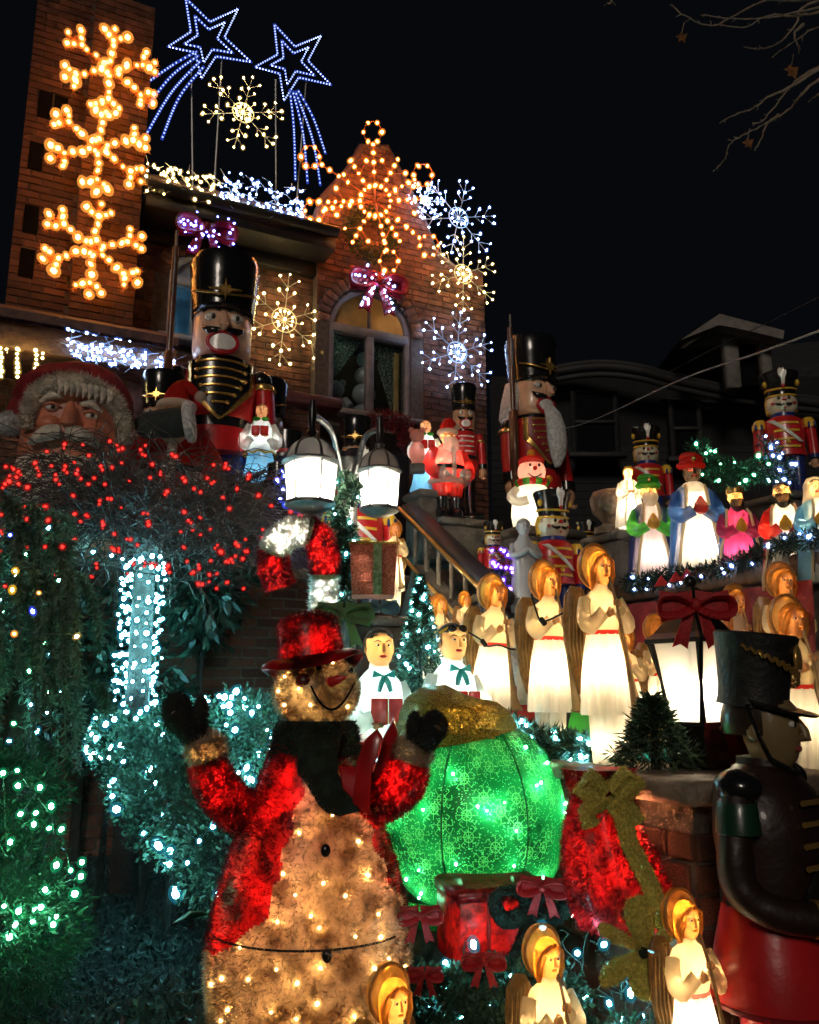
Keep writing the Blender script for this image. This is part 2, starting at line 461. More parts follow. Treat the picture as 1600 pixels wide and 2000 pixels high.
# eaves and roof of the main wall
sE0, sE1 = sA0 - .02, sA1 + .02
MB().box(FP((sE0 + sE1) / 2, z_eave + .1, .25), (sE1 - sE0, .5, .19), .01, (U, V, Vector((0, 0, 1)))).build('eave', darkwood, house)
MB().box(FP((sE0 + sE1) / 2, z_eave - .08, .06), (sE1 - sE0, .12, .16), .01, (U, V, Vector((0, 0, 1)))).build('frieze_board', darkwood, house)
MB().tube([FP(sE0, z_eave + .2, .56), FP(sE1, z_eave + .2, .56)], .06, 10).build('gutter', darkwood, house)
nrow, ncol = 6, 15
tl = MB(); tl.tube([(0, -.02, 0), (0, .3, 0)], [.075, .065], 8, flat=.55); tlm = tl.mesh('roof_tile', rooftile)
for i in range(nrow):
    for j in range(ncol):
        o = bpy.data.objects.new('roof_tile', tlm); link(o, house)
        o.location = FP(sE0 + .1 + (sE1 - sE0 - .2) * j / (ncol - 1), z_eave + .26 + i * .14, .52 - i * .2)
        mt = Matrix((U, V, Vector((0, 0, 1)))).transposed() @ Matrix.Rotation(R(33), 3, 'X'); o.rotation_euler = mt.to_euler(); o.scale = (1.4, 1, 1)
MB().q(FP(sE0, z_eave + .2, .5), FP(sE1, z_eave + .2, .5), FP(sE1, z_eave + 1.05, -.75), FP(sE0, z_eave + 1.05, -.75)).build('roof', darkwood, house)
# gable coping
cop = [gab[i] for i in range(1, len(gab) - 1)]
MB().tube([FP(s, z + .02, .05) for s, z in cop], .09, 8).build('gable_coping', M('coping', (.14, .07, .05), .7, var=.3, bump=.3), house)
# right arched window
def arch_pts(c, r, zs, n=20): return [(c + r * math.cos(math.pi * i / n), zs + r * math.sin(math.pi * i / n)) for i in range(n + 1)]
def window(c, r, z0, zs, off, fm, nm, litc):
    o = thing(nm, None, None); o.parent = house; KIDS.setdefault(house.name, []).append(o)
    fr = MB(); path = [(c + r - .03, z0)] + [(x, z) for x, z in arch_pts(c, r - .03, zs)] + [(c - r + .03, z0)]
    fr.tube([FP(x, z, off - .05) for x, z in path], .045, 8); fr.build('frame', fm, o)
    MB().box(FP(c, zs - .03, off - .05), (2 * r - .06, .09, .11), .01, (U, V, Vector((0, 0, 1)))).build('transom', fm, o)
    MB().box(FP(c, (z0 + zs) / 2, off - .05), (.1, .08, zs - z0 - .1), .01, (U, V, Vector((0, 0, 1)))).build('mullion', fm, o)
    MB().box(FP(c, z0 - .03, off + .03), (2 * r + .2, .26, .07), .012, (U, V, Vector((0, 0, 1)))).build('sill', fm, o)
    for sg in (-1, 1):
        a = c + sg * .05; e = c + sg * (r - .06)
        MB().q(FP(a, z0, off - .08), FP(e, z0, off - .08), FP(e, zs - .08, off - .08), FP(a, zs - .08, off - .08)).build('pane', pane, o, False)
    return o
wn = window(wc, wr, wz0, wzs, .15, frame_m, 'window', 0)
blind = M('fanlight_blind', (.75, .5, .22), .7, trans=.65, var=.3, vs_=3)
fl = MB(); b0 = len(fl.v); ap = [p for p in arch_pts(wc, wr - .06, wzs + .03)]
fl.q(*[FP(x, z, .06) for x, z in ap]); fl.build('fanlight', blind, wn, False)
MB().tube([FP(wc, wzs, .08), FP(wc, wzs + wr - .05, .08)], .022, 8).build('fanlight_bar', frame_m, wn)
lamp(house, FP(wc + .2, wzs + .2, -.25), .9, (1, .62, .25), .05)
MB().box(FP(wc, wzs - .06, -.25), (2 * wr, .5, .03), 0, (U, V, Vector((0, 0, 1)))).build('window_head', darkwood, house)
# room behind: dark box, side curtain, net curtain
room = M('room_wall', (.05, .055, .05), .9)
MB().rings([[FP(a, z, .0) for a, z in ((wc - wr, wz0), (wc + wr, wz0), (wc + wr, wzs + wr), (wc - wr, wzs + wr))], [FP(a, z, -1.2) for a, z in ((wc - wr - .3, wz0), (wc + wr + .3, wz0), (wc + wr + .3, wzs + wr), (wc - wr - .3, wzs + wr))]], False, True).build('room', room, house, False)
net = M('net_curtain', (.28, .36, .31), .8, trans=.4, var=.6, vs_=70, ramp=(.45, .6), thin=.35)
for sg in (-1, 1):
    cu = MB(); rws = []
    for i in range(9):
        t = i / 8; z = wzs - .1 - .55 * t; k = 1 - t * .75
        x0 = wc + sg * (wr - .08); x1 = wc + sg * (.06 + (wr - .15) * (1 - k))
        rws.append([FP(x1 + (x0 - x1) * j / 10, z - (.25 if sg > 0 else -.1) * (1 - j / 10) * t, -.03 + .02 * math.sin(j * 2.6)) for j in range(11)])
    cu.rings(rws, False, False, closed=False).build('net_curtain', net, wn)
MB().box(FP(wc + wr - .12, (wz0 + wzs) / 2 - .05, -.02), (.075, .03, wzs - wz0 - .2), .01, (U, V, Vector((0, 0, 1)))).build('curtain', M('gold_curtain', (.42, .28, .1), .8, var=.3), wn)
lamp(house, FP(wc - wr + .1, wzs - .25, -.16), .35, (.5, 1, .75), .02)
# left arched window
wn2 = window(lc, lr, lz0, lzs, 0, whitefr, 'window', 0)
fl = MB(); fl.q(*[FP(x, z, -.09) for x, z in arch_pts(lc, lr - .05, lzs)]).build('fanlight', M('pale_fan', (.35, .4, .45), .6), wn2, False)
MB().rings([[FP(a, z, -.12) for a, z in ((lc - lr, lz0), (lc + lr, lz0), (lc + lr, lzs), (lc - lr, lzs))], [FP(a, z, -.7) for a, z in ((lc - lr, lz0), (lc + lr, lz0), (lc + lr, lzs), (lc - lr, lzs))]], False, True).build('room', M('room_blue', (.2, .35, .45), .9), house, False)
lamp(house, FP(lc - lr * .6, lz0 + .45, -.4), .3, (.45, .8, 1), .04)
# pent roof over the ground floor, brown fascia
pz = facs(150, 672, 1.3)[1]; p0s, p1s = facs(-160, 640, 1.3)[0], facs(345, 700, 1.3)[0]
MB().box(FP((p0s + p1s) / 2, pz, 1.23), (p1s - p0s, .1, .24), .01, (U, V, Vector((0, 0, 1)))).build('fascia', brownwood, house)
MB().rings([[FP(a, z, o_) for a in (p0s, p1s)] for z, o_ in ((pz + .12, 1.36), (pz + .2, 1.36), (pz + .62, .45), (pz - .1, .45), (pz - .1, 1.15))], False, False, closed=False).build('pent_roof', rooftile, house, False)
MB().box(FP(p1s - .25, (2.2 + pz) / 2, .62), (.4, .4, pz - 2.2), .01, (U, V, Vector((0, 0, 1)))).build('porch_pier', brick_d, house, False)
# entrance canopy and its brick pier
cz = facs(590, 778, .9)[1]; c0, c1 = facs(520, 778, .9)[0], facs(668, 778, .9)[0]
MB().box(FP((c0 + c1) / 2, cz, .45), (c1 - c0, .95, .12), .01, (U, V, Vector((0, 0, 1)))).build('entrance_canopy', M('canopy_paint', (.16, .05, .05), .55, var=.3), house)
polyP = [(c0 + .1, 2.2), (c0 + .1, cz - .06), (c0 + .62, cz - .06), (c0 + .62, 2.2)]
slab('entrance_pier', polyP, .8, .4)
pier = thing('entrance_brickwork', None, None); pier.parent = house; KIDS.setdefault(house.name, []).append(pier)
for e in brick_list(P0 + N * .8, U, N, polyP):
    if e[0].z > 3.1: lay = bpy.data.objects.new('brick', brick_proto()); link(lay, pier); lay.location = e[0]; lay.rotation_euler = Matrix((U, V, Vector((0, 0, 1)))).transposed().to_euler(); lay.scale = (e[1], .015, e[2])
door = MB().box(FP(wc, 3.2, .16), (1.0, .06, 2.0), .02, (U, V, Vector((0, 0, 1)))); door.build('door', darkwood, house)

# ================================================================== terraces, walls, stairs
B_T = 7.05
AX = (U, V, Vector((0, 0, 1)))
def ubox(a0, a1, b0, b1, z0, z1, ch=0): return MB().box(UV((a0 + a1) / 2, (b0 + b1) / 2, (z0 + z1) / 2), (a1 - a0, b1 - b0, z1 - z0), ch, AX)
t = ubox(-9, 9.5, B_T + .02, 12, -.4, 2.2).build('terrace', stone); tag(t, 'raised terrace in front of the house', None, kind='structure')
tw = thing('terrace_wall', 'dark brick retaining wall behind the lit trunk', 'wall')
ubox(-5, 3.36, B_T - .2, B_T + .02, -.4, 2.14).build('core', mortar, tw, False)
ubox(-5, 3.38, B_T - .26, B_T + .12, 2.14, 2.22, .01).build('coping', capstone, tw)
lay_bricks(tw, brick_list(UV(0, B_T - .2), U, N, [(-4.5, 0), (-4.5, 2.13), (3.36, 2.13), (3.36, 0)], bl=.21, bh=.066, jt=.016), (280, 1150, 620, 1400))
# lower flight, landing, upper flight
st = thing('staircase', None, None, kind='structure'); st['label'] = 'stone steps climbing to the terrace'
for i in range(11): ubox(2.47, 3.72, 2.5 + i * .22, 5.3, -.52 + i * .173, -.52 + (i + 1) * .173 - .002, .012).build('step', stone, st)
ubox(2.47, 5.2, 4.92, 5.62, .3, 1.386).build('landing', stone, st)
for i in range(5): ubox(3.42, 5.2, 5.6 + i * .29, B_T + .05, 1.2 + i * .16, 1.39 + (i + 1) * .16, .012).build('step', stone, st)
# cheek wall that carries the angels, with its end pillar
ck = thing('stair_wall', 'low brick wall with flat cap carrying the angels and black lantern', 'wall')
ubox(2.18, 2.46, 2.72, 5.0, -.52, .85).build('core', mortar, ck, False)
ubox(2.12, 2.52, 2.74, 5.05, .85, .915, .012).build('cap', capstone, ck)
ubox(2.1, 2.72, 2.2, 2.72, -.52, .84).build('pillar_core', mortar, ck, False)
ubox(2.02, 2.8, 2.12, 2.735, .84, .918, .015).build('pillar_cap', capstone, ck)
pb = brick_list(UV(0, 2.2), U, N, [(2.1, -.5), (2.1, .835), (2.72, .835), (2.72, -.5)], bl=.19, bh=.083, jt=.014)
pb += brick_list(UV(2.1, 0), -V, -U, [(-2.72, -.5), (-2.72, .835), (-2.2, .835), (-2.2, -.5)], bl=.19, bh=.083, jt=.014)
pb += brick_list(UV(2.18, 0), -V, -U, [(-5.0, -.5), (-5.0, .845), (-2.73, .845), (-2.73, -.5)], bl=.19, bh=.083, jt=.014)
lay_bricks(ck, pb, (700, 1300, 1600, 2000), .014)
# right-hand raised bed with its rail
rb = thing('side_terrace', 'dark raised side terrace under the robed kings', 'wall')
ubox(3.76, 9, 2.9, 7.0, -.5, 1.84).build('core', stone, rb, False)
ubox(3.70, 3.92, 2.88, 5.3, 1.78, 1.9, .012).build('rail', brownwood, rb)
for i in range(4): ubox(3.715, 3.75, 3.0 + i * .62, 3.0 + i * .62 + .55, .7, 1.74, .01).build('panel', M('red_panel', (.10, .03, .03), .7, var=.3), rb)
# stair rail
sr = thing('stair_rail', 'sloping dark handrail with brass edge beside the upper steps', 'railing')
ra, rb_ = at(800, 995, 6.5), at(985, 1172, 5.2)
MB().box((ra + rb_) / 2, ((rb_ - ra).length, .16, .09), .015, ((rb_ - ra).normalized(), Vector((0, 0, 1)).cross((rb_ - ra).normalized()).normalized(), (rb_ - ra).normalized().cross(Vector((0, 0, 1)).cross((rb_ - ra).normalized())).normalized())).build('handrail', M('rail_paint', (.03, .03, .033), .45), sr)
brass = M('brass', (.75, .5, .18), .28, .9, var=.2)
of = -U * .09
MB().tube([ra + of, rb_ + of], .016, 8).build('edge_strip', brass, sr)
MB().tube([ra + of - Vector((0, 0, .34)), rb_ + of - Vector((0, 0, .34))], .014, 8).build('lower_strip', brass, sr)
for i in range(7):
    p = ra.lerp(rb_, (i + .5) / 7); MB().tube([p - Vector((0, 0, .05)), p - Vector((0, 0, .55))], .018, 8).build('baluster', stone, sr)
MB().box((ra + rb_) / 2 - Vector((0, 0, .75)), ((rb_ - ra).length, .12, .7), 0, ((rb_ - ra).normalized(), Vector((0, 0, 1)).cross((rb_ - ra).normalized()).normalized(), (rb_ - ra).normalized().cross(Vector((0, 0, 1)).cross((rb_ - ra).normalized())).normalized())).build('stringer', stone, sr, False)
# raised planting bed in the yard
pl = thing('planting_bed', 'stone edged raised bed behind the snowman', 'planter')
MB().box((-.22, 4.45, .32), (1.05, 1.1, .68), .03).build('kerb', stone, pl)
MB().box((-.22, 4.45, .69), (.9, .95, .04), .01).build('soil', soil, pl)
# pedestals
def pedestal(px, D, ztop, wd, label, z0, nm='stone_pedestal', cp=True):
    p = gp(px, D, ztop); o = thing(nm, label, 'pedestal', (p.x, p.y, z0), 26, 1, 'stone pedestals')
    h = ztop - z0
    MB().box((0, 0, (h - .06) / 2), (wd, wd, h - .06), .015).build('shaft', stone, o)
    MB().box((0, 0, h - .03), (wd * 1.16, wd * 1.16, .06), .015).build('cap', stone, o)
    return o
pedestal(508, 7.45, Zof(952, 7.45), .30, 'grey stone post under the first blue skirted caroler', 2.2)
pedestal(835, 6.85, 2.77, .27, 'dark stone newel under the blue skirted caroler beside Santa', 2.2)
pedestal(885, 6.95, 2.555, .42, 'low stone block under the glowing Santa', 2.2)
pedestal(920, 7.2, 2.6, .34, 'low stone block under the narrow black hatted nutcracker', 2.2)
pedestal(1040, 6.35, 2.36, .5, 'wide stone block under the smiling lit snowman', 1.3)
pedestal(1215, 5.95, 2.27, .36, 'stone column under the carved urn and small white figure', 1.3)
pedestal(1270, 7.6, 2.585, .5, 'plain stone plinth behind the green turbaned king', 1.8)
pedestal(1540, 7.0, 2.745, .55, 'plain stone plinth below the far toy soldier', 1.8)

pedestal(700, 5.6, Zof(862, 5.6) - 1.15, .5, 'plain stone block under the soldier behind the lamp post', 0)
pedestal(1085, 5.5, Zof(945, 5.5) - .95, .34, 'plain stone block under the plumed soldier on the steps', .6)
pedestal(968, 5.7, Zof(1012, 5.7) - .5, .22, 'plain stone block under the small soldier by the stair rail', 1.3)
# ================================================================== neighbour house, wire, branches
nh = thing('neighbour_house', 'dark unlit neighbouring house with dormer at the right', 'house')
DN = 17.0
def nq(px, py, D=DN): return at(px, py, D)
base = nq(1100, 1200); 
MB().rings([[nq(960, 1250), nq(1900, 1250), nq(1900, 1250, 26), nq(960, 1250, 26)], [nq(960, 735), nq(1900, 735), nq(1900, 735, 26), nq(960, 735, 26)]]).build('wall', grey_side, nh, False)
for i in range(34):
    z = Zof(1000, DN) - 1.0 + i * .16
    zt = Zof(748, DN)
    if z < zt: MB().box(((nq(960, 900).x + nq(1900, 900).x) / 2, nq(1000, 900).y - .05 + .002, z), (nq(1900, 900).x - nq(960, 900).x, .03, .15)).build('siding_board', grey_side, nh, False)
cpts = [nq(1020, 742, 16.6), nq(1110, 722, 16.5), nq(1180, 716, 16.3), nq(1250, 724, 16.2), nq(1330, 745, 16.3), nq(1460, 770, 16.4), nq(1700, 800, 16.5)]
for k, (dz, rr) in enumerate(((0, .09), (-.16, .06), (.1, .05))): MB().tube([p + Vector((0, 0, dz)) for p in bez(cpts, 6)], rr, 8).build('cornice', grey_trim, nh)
for (x0, y0, x1, y1) in ((1118, 768, 1200, 892), (1308, 785, 1362, 900)):
    wd = thing('window', None, None); wd.parent = nh; KIDS.setdefault(nh.name, []).append(wd)
    a, c = nq(x0, y0, 16.75), nq(x1, y1, 16.75); yy = a.y - .06
    MB().tube([(a.x, yy, a.z), (c.x, yy, a.z), (c.x, yy, c.z), (a.x, yy, c.z)], .06, 4, closed=True).build('frame', grey_trim, wd, False)
    MB().box(((a.x + c.x) / 2, yy + .05, (a.z + c.z) / 2), (c.x - a.x, .04, a.z - c.z)).build('pane', dark_pane, wd, False)
    MB().box(((a.x + c.x) / 2, yy, (a.z + c.z) / 2), (c.x - a.x, .08, .07), .01).build('sash_rail', grey_trim, wd)
    MB().box(((a.x + c.x) / 2, yy - .05, c.z - .08), (c.x - a.x + .3, .2, .1), .01).build('sill', grey_trim, wd)
dm = thing('dormer', None, None); dm.parent = nh; KIDS.setdefault(nh.name, []).append(dm)
a, c, ap_ = nq(1328, 662, 15.9), nq(1532, 650, 15.9), nq(1408, 610, 15.5)
MB().rings([[a, ap_, c], [a + Vector((0, 2.5, 0)), ap_ + Vector((0, 2.5, 0)), c + Vector((0, 2.5, 0))], [a + Vector((.1, 2.5, -.16)), ap_ + Vector((0, 2.5, -.2)), c + Vector((-.1, 2.5, -.16))], [a + Vector((.1, 0, -.16)), ap_ + Vector((0, 0, -.2)), c + Vector((-.1, 0, -.16))]], False, False, closed=False).build('dormer_roof', M('pale_trim', (.2, .19, .17), .7), dm, False)
MB().prism([(nq(x_, y_, 15.4).x, nq(x_, y_, 15.4).z) for x_, y_ in ((1328, 666), (1408, 610), (1532, 646), (1528, 664), (1440, 641), (1405, 634))][::-1], (0, nq(1400, 640, 15.4).y, 0), (1, 0, 0), (0, 0, 1), (0, 1, 0), .3).build('pediment', M('pale_trim', (.2, .19, .17), .7), dm, False)
MB().q(a + Vector((.05, .2, -.1)), ap_ + Vector((0, .2, -.1)), c + Vector((-.05, .2, -.1))).build('gable_face', M('pale_trim', (.2, .19, .17), .7), dm, False)
for x0, x1 in ((1408, 1436), (1478, 1498)): 
    p, q_ = nq(x0, 652, 16.0), nq(x1, 770, 16.0); MB().box(((p.x + q_.x) / 2, p.y, (p.z + q_.z) / 2), (q_.x - p.x, .25, p.z - q_.z), .02).build('post', M('pale_trim', (.2, .19, .17), .7), dm)
MB().box((nq(1457, 690, 16.1).x, nq(1457, 690, 16.1).y + .1, nq(1457, 705, 16.1).z), (.6, .2, 1.0)).build('opening', dark_pane, dm, False)
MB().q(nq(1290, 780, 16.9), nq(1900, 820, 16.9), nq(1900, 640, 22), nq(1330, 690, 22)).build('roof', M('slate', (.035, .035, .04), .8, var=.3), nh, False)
cab = MB().tube(bez([at(1040, 845, 15), at(1140, 828, 13), at(1330, 742, 10), at(1480, 690, 8), at(1640, 632, 6.6)], 8), .011, 6)
tag(cab.build('overhead_cable', M('pale_cable', (.4, .4, .4), .5)), 'pale sagging cable crossing in front of the dark house', 'cable')
cab = MB().tube(bez([at(1300, 730, 16.4), at(1420, 668, 15), at(1500, 630, 13), at(1640, 560, 11)], 8), .008, 6)
tag(cab.build('overhead_cable', M('dark_cable', (.12, .12, .12), .5)), 'thin dark cable crossing the neighbouring dormer', 'cable')
# evergreen spire in front of the neighbour
bare = thing('bare_tree', 'bare tree reaching twigs in from the top right corner', 'tree', (0, 0, 0))
bark = M('pale_bark', (.30, .23, .17), .8, var=.3, vs_=30, bump=.4)
TD = 5.5
MB().tube(bez([gp(2300, TD, -.5), gp(2280, TD, 2.5), gp(2250, TD, 5.0), gp(2200, TD, 7)], 6), [.16 - .0045 * i for i in range(19)], 10).build('trunk', bark, bare)
brs = [([(2260, 250), (1900, -90), (1600, -6), (1500, 0), (1450, 22), (1390, 50), (1340, 32), (1310, 8)], 4), ([(1900, -60), (1640, 12), (1560, 30), (1500, 30), (1455, 52), (1395, 46)], 3), ([(1800, -10), (1600, 15), (1520, 32), (1440, 36), (1370, 28)], 2.6),
       ([(1760, -40), (1580, 8), (1555, 48), (1520, 85), (1480, 95), (1455, 91)], 2.6), ([(2260, 260), (1800, 20), (1600, 130), (1555, 158), (1520, 200), (1490, 235), (1470, 242)], 3.6), ([(1640, 110), (1540, 172), (1500, 190), (1470, 212), (1440, 222), (1405, 241)], 2.4),
       ([(2260, 300), (1800, 60), (1620, 145), (1570, 180), (1540, 215), (1495, 242), (1450, 265), (1425, 282), (1415, 310), (1394, 336)], 3.4), ([(1520, 225), (1496, 245), (1488, 270), (1474, 294)], 2), ([(1570, 48), (1552, 65), (1560, 90), (1562, 104)], 2), ([(1720, 40), (1600, 52), (1560, 75), (1508, 112)], 2), ([(1600, 185), (1580, 198)], 2), ([(1180, -30), (1195, 2), (1186, 6)], 2)]
for i, (pp, rr) in enumerate(brs):
    pts = [at(x, y, TD + .12 * math.sin(i * 2.1 + j * .8)) for j, (x, y) in enumerate(pp)]
    pt = bez(pts, 5); n_ = len(pt)
    mb = MB(); mb.tube([p + rvec(.004) for p in pt], [max(.0032, .0032 + (rr * .0045) * (1 - k / n_) ** 2.2) for k in range(n_)], 5)
    for k in range(3, n_ - 1, 2):
        d = (pt[k] - pt[k - 1]).normalized(); d2 = (d + rvec(.9)).normalized(); mb.tube([pt[k], pt[k] + d2 * rnd.uniform(.01, .04)], [.0035, .002], 4)
    mb.build('branch', bark, bare)
leafb = M('dead_leaf', (.30, .13, .035), .7, var=.4, vs_=20, trans=.3)
for px, py, sz in ((1548, 138, .055), (1462, 280, .04), (1333, 72, .04)):
    c = at(px, py, TD); mb = MB(); n_ = 11
    ring = [c + Vector((math.cos(2 * math.pi * k / n_) * sz * (1 if k % 2 else .62), rnd.uniform(-.012, .012), math.sin(2 * math.pi * k / n_) * sz * (1.1 if k % 2 else .7))) for k in range(n_)]
    mb.rings([ring, [p + Vector((0, .004, 0)) for p in ring]]).build('leaf', leafb, bare)
    MB().tube([c + Vector((0, .002, sz * .8)), c + Vector((.02, .002, sz + .07))], .003, 4).build('leaf_stalk', bark, bare)
# ================================================================== paints for figures
def paint(n, c, **k): 
    k.setdefault('rough', .32); k.setdefault('coat', .35); k.setdefault('var', .12); k.setdefault('bump', .06); k.setdefault('bs', 40)
    return M('paint_' + n, c, **k)
p_red = paint('red', (.55, .018, .02)); p_dred = paint('dark_red', (.22, .012, .018)); p_black = paint('black', (.010, .010, .011), rough=.2, coat=.6)
p_gold = M('gold_paint', (.72, .43, .12), .25, .75, var=.2); p_skin = paint('skin', (.80, .47, .30)); p_white = paint('white', (.72, .68, .62)); p_cream = paint('cream', (.66, .60, .44))
p_blue = paint('navy', (.015, .03, .16)); p_yel = paint('yellow', (.75, .45, .04)); p_brown = paint('brown', (.13, .045, .02), rough=.4); p_tan = paint('tan', (.62, .34, .19))
p_grey = paint('grey', (.35, .35, .36)); p_lip = paint('lip', (.50, .012, .018)); p_iris = paint('iris', (.02, .012, .01))
fur = M('white_fur', (.70, .68, .66), .9, var=.25, vs_=30, bump=.9, bs=60)
# translucent moulded plastic, lit from inside
def plas(n, c, t=.6, **k):
    k.setdefault('rough', .4); k.setdefault('coat', .15); k.setdefault('var', .16); k.setdefault('thin', .2)
    return M('plastic_' + n, c, trans=t, **k)
b_white = plas('white', (.86, .82, .72)); b_skin = plas('skin', (.86, .50, .24)); b_amber = plas('amber', (.92, .38, .06), .62, var=.25, vs_=22); b_gold = plas('gold', (.42, .21, .06), .25, rough=.3, var=.3, vs_=25)
b_red = plas('red', (.75, .03, .02)); b_blue = plas('blue', (.03, .10, .34), .5); b_sky = plas('sky', (.25, .62, .85), .6); b_green = plas('green', (.08, .50, .06), .6); b_pink = plas('pink', (.80, .38, .30)); b_black = plas('black', (.02, .016, .014), .2)
b_purple = plas('magenta', (.42, .03, .12), .6); b_brown = plas('brown', (.25, .08, .03), .4); b_cream = plas('cream', (.80, .66, .42)); b_yel = plas('yellow', (.85, .50, .05)); b_navy = plas('navy', (.015, .025, .12), .25); b_teal = plas('teal', (.05, .45, .42), .5); b_purple_lit = plas('lilac', (.45, .38, .62), .5)  # last one: purple light on two snowmen, put into their body colour
b_horn = plas('horn', (.45, .27, .10), .15, rough=.35, var=.25, vs_=15)

def fingers(mb, c, d, up, s):                                # palm, four curled fingers and a thumb
    c = Vector(c); d = Vector(d).normalized(); up = Vector(up).normalized(); sd_ = d.cross(up).normalized()
    mb.ball(c, (s * .55, s * .55, s * .6), 8, 6)
    for i, k in enumerate((.85, 1.0, .95, .75)):
        o = c + sd_ * s * (-.36 + .24 * i) + d * s * .35
        mb.tube([o, o + d * s * .45 * k, o + d * s * .62 * k - up * s * .3, o + d * s * .38 * k - up * s * .5], [s * .16, s * .16, s * .14, s * .1], 6)
    o = c - sd_ * s * .45; mb.tube([o, o - sd_ * s * .3 + d * s * .25, o - sd_ * s * .22 + d * s * .55], [s * .17, s * .16, s * .1], 6)
def head(root, c, r, skin, hair=None, style='cap', mouth=p_lip, brow=True, tilt=0):
    c = Vector(c); q = MB()
    q.loft([(c.x, c.y + r * a, c.z + r * z, r * x, r * y) for z, x, y, a in ((-1.22, .22, .25, -.18), (-1.1, .45, .48, -.14), (-.8, .70, .78, -.06), (-.35, .84, .93, 0), (.1, .88, 1.0, .02), (.55, .84, .97, .05), (.9, .62, .72, .08), (1.1, .3, .34, .08), (1.16, .05, .06, .08))], 16)
    q.tube([c + Vector((0, -.92, .22)) * r, c + Vector((0, -1.08, -.08)) * r, c + Vector((0, -1.12, -.22)) * r, c + Vector((0, -.9, -.3)) * r], [.09 * r, .12 * r, .16 * r, .06 * r], 8)
    for sg in (-1, 1): q.ball(c + Vector((sg * .88 * r, .05 * r, -.08 * r)), (.13 * r, .2 * r, .28 * r), 8, 6)
    if hair is not None:
        fc = lambda f: (sum(q.v[i][1] for i in f) / len(f) - c.y, sum(q.v[i][2] for i in f) / len(f) - c.z)
        q.f = [f for f in q.f if not (fc(f)[0] > .32 * r or (fc(f)[1] > .72 * r and fc(f)[0] > -.5 * r))]
    h = q.build('head', skin, root)
    for sg in (-1, 1):
        e = MB().ball(c + Vector((sg * .34 * r, -.84 * r, .12 * r)), (.15 * r, .1 * r, .1 * r), 10, 6).build('eye', p_white, root)
        MB().ball(c + Vector((sg * .33 * r, -.93 * r, .12 * r)), (.07 * r, .04 * r, .075 * r), 8, 6).build('pupil', p_iris, e)
        if brow: MB().tube([c + Vector((sg * .14 * r, -.93 * r, .33 * r)), c + Vector((sg * .36 * r, -.91 * r, .42 * r)), c + Vector((sg * .58 * r, -.76 * r, .32 * r))], [.03 * r, .05 * r, .02 * r], 6).build('eyebrow', p_brown, root)
    if mouth: MB().ball(c + Vector((0, -.86 * r, -.55 * r)), (.24 * r, .1 * r, .1 * r), 10, 6).build('mouth', mouth, root)
    if hair is not None:
        q = MB()
        if style == 'cap': q.ball(c + Vector((0, .16, .2)) * r, (1.0 * r, 1.05 * r, 1.08 * r), 16, 10, -.35, 1.0); q.f = [f for f in q.f if len(f) < 10]
        elif style == 'long':
            q.loft([(c.x, c.y + r * y, c.z + r * z, r * x, r * yy) for z, x, yy, y in ((-1.6, .7, .35, .5), (-1.0, 1.0, .6, .4), (-.3, 1.06, .85, .3), (.4, 1.06, 1.02, .14), (.85, .85, .9, .1), (1.15, .5, .55, .08), (1.28, .06, .06, .08))], 18, fold=.03)
            for sg in (-1, 1): q.tube([c + Vector((sg * .1, -.85, .9)) * r, c + Vector((sg * .75, -.7, .45)) * r, c + Vector((sg * 1.0, -.3, -.5)) * r, c + Vector((sg * .95, -.15, -1.3)) * r], [.15 * r, .25 * r, .28 * r, .12 * r], 8)
        q.f = [f for f in q.f if not (fc(f)[0] < -.3 * r and fc(f)[1] < .62 * r and abs(sum(q.v[i][0] for i in f) / len(f) - c.x) < .82 * r)]
        q.build('hair', hair, root)
    return h

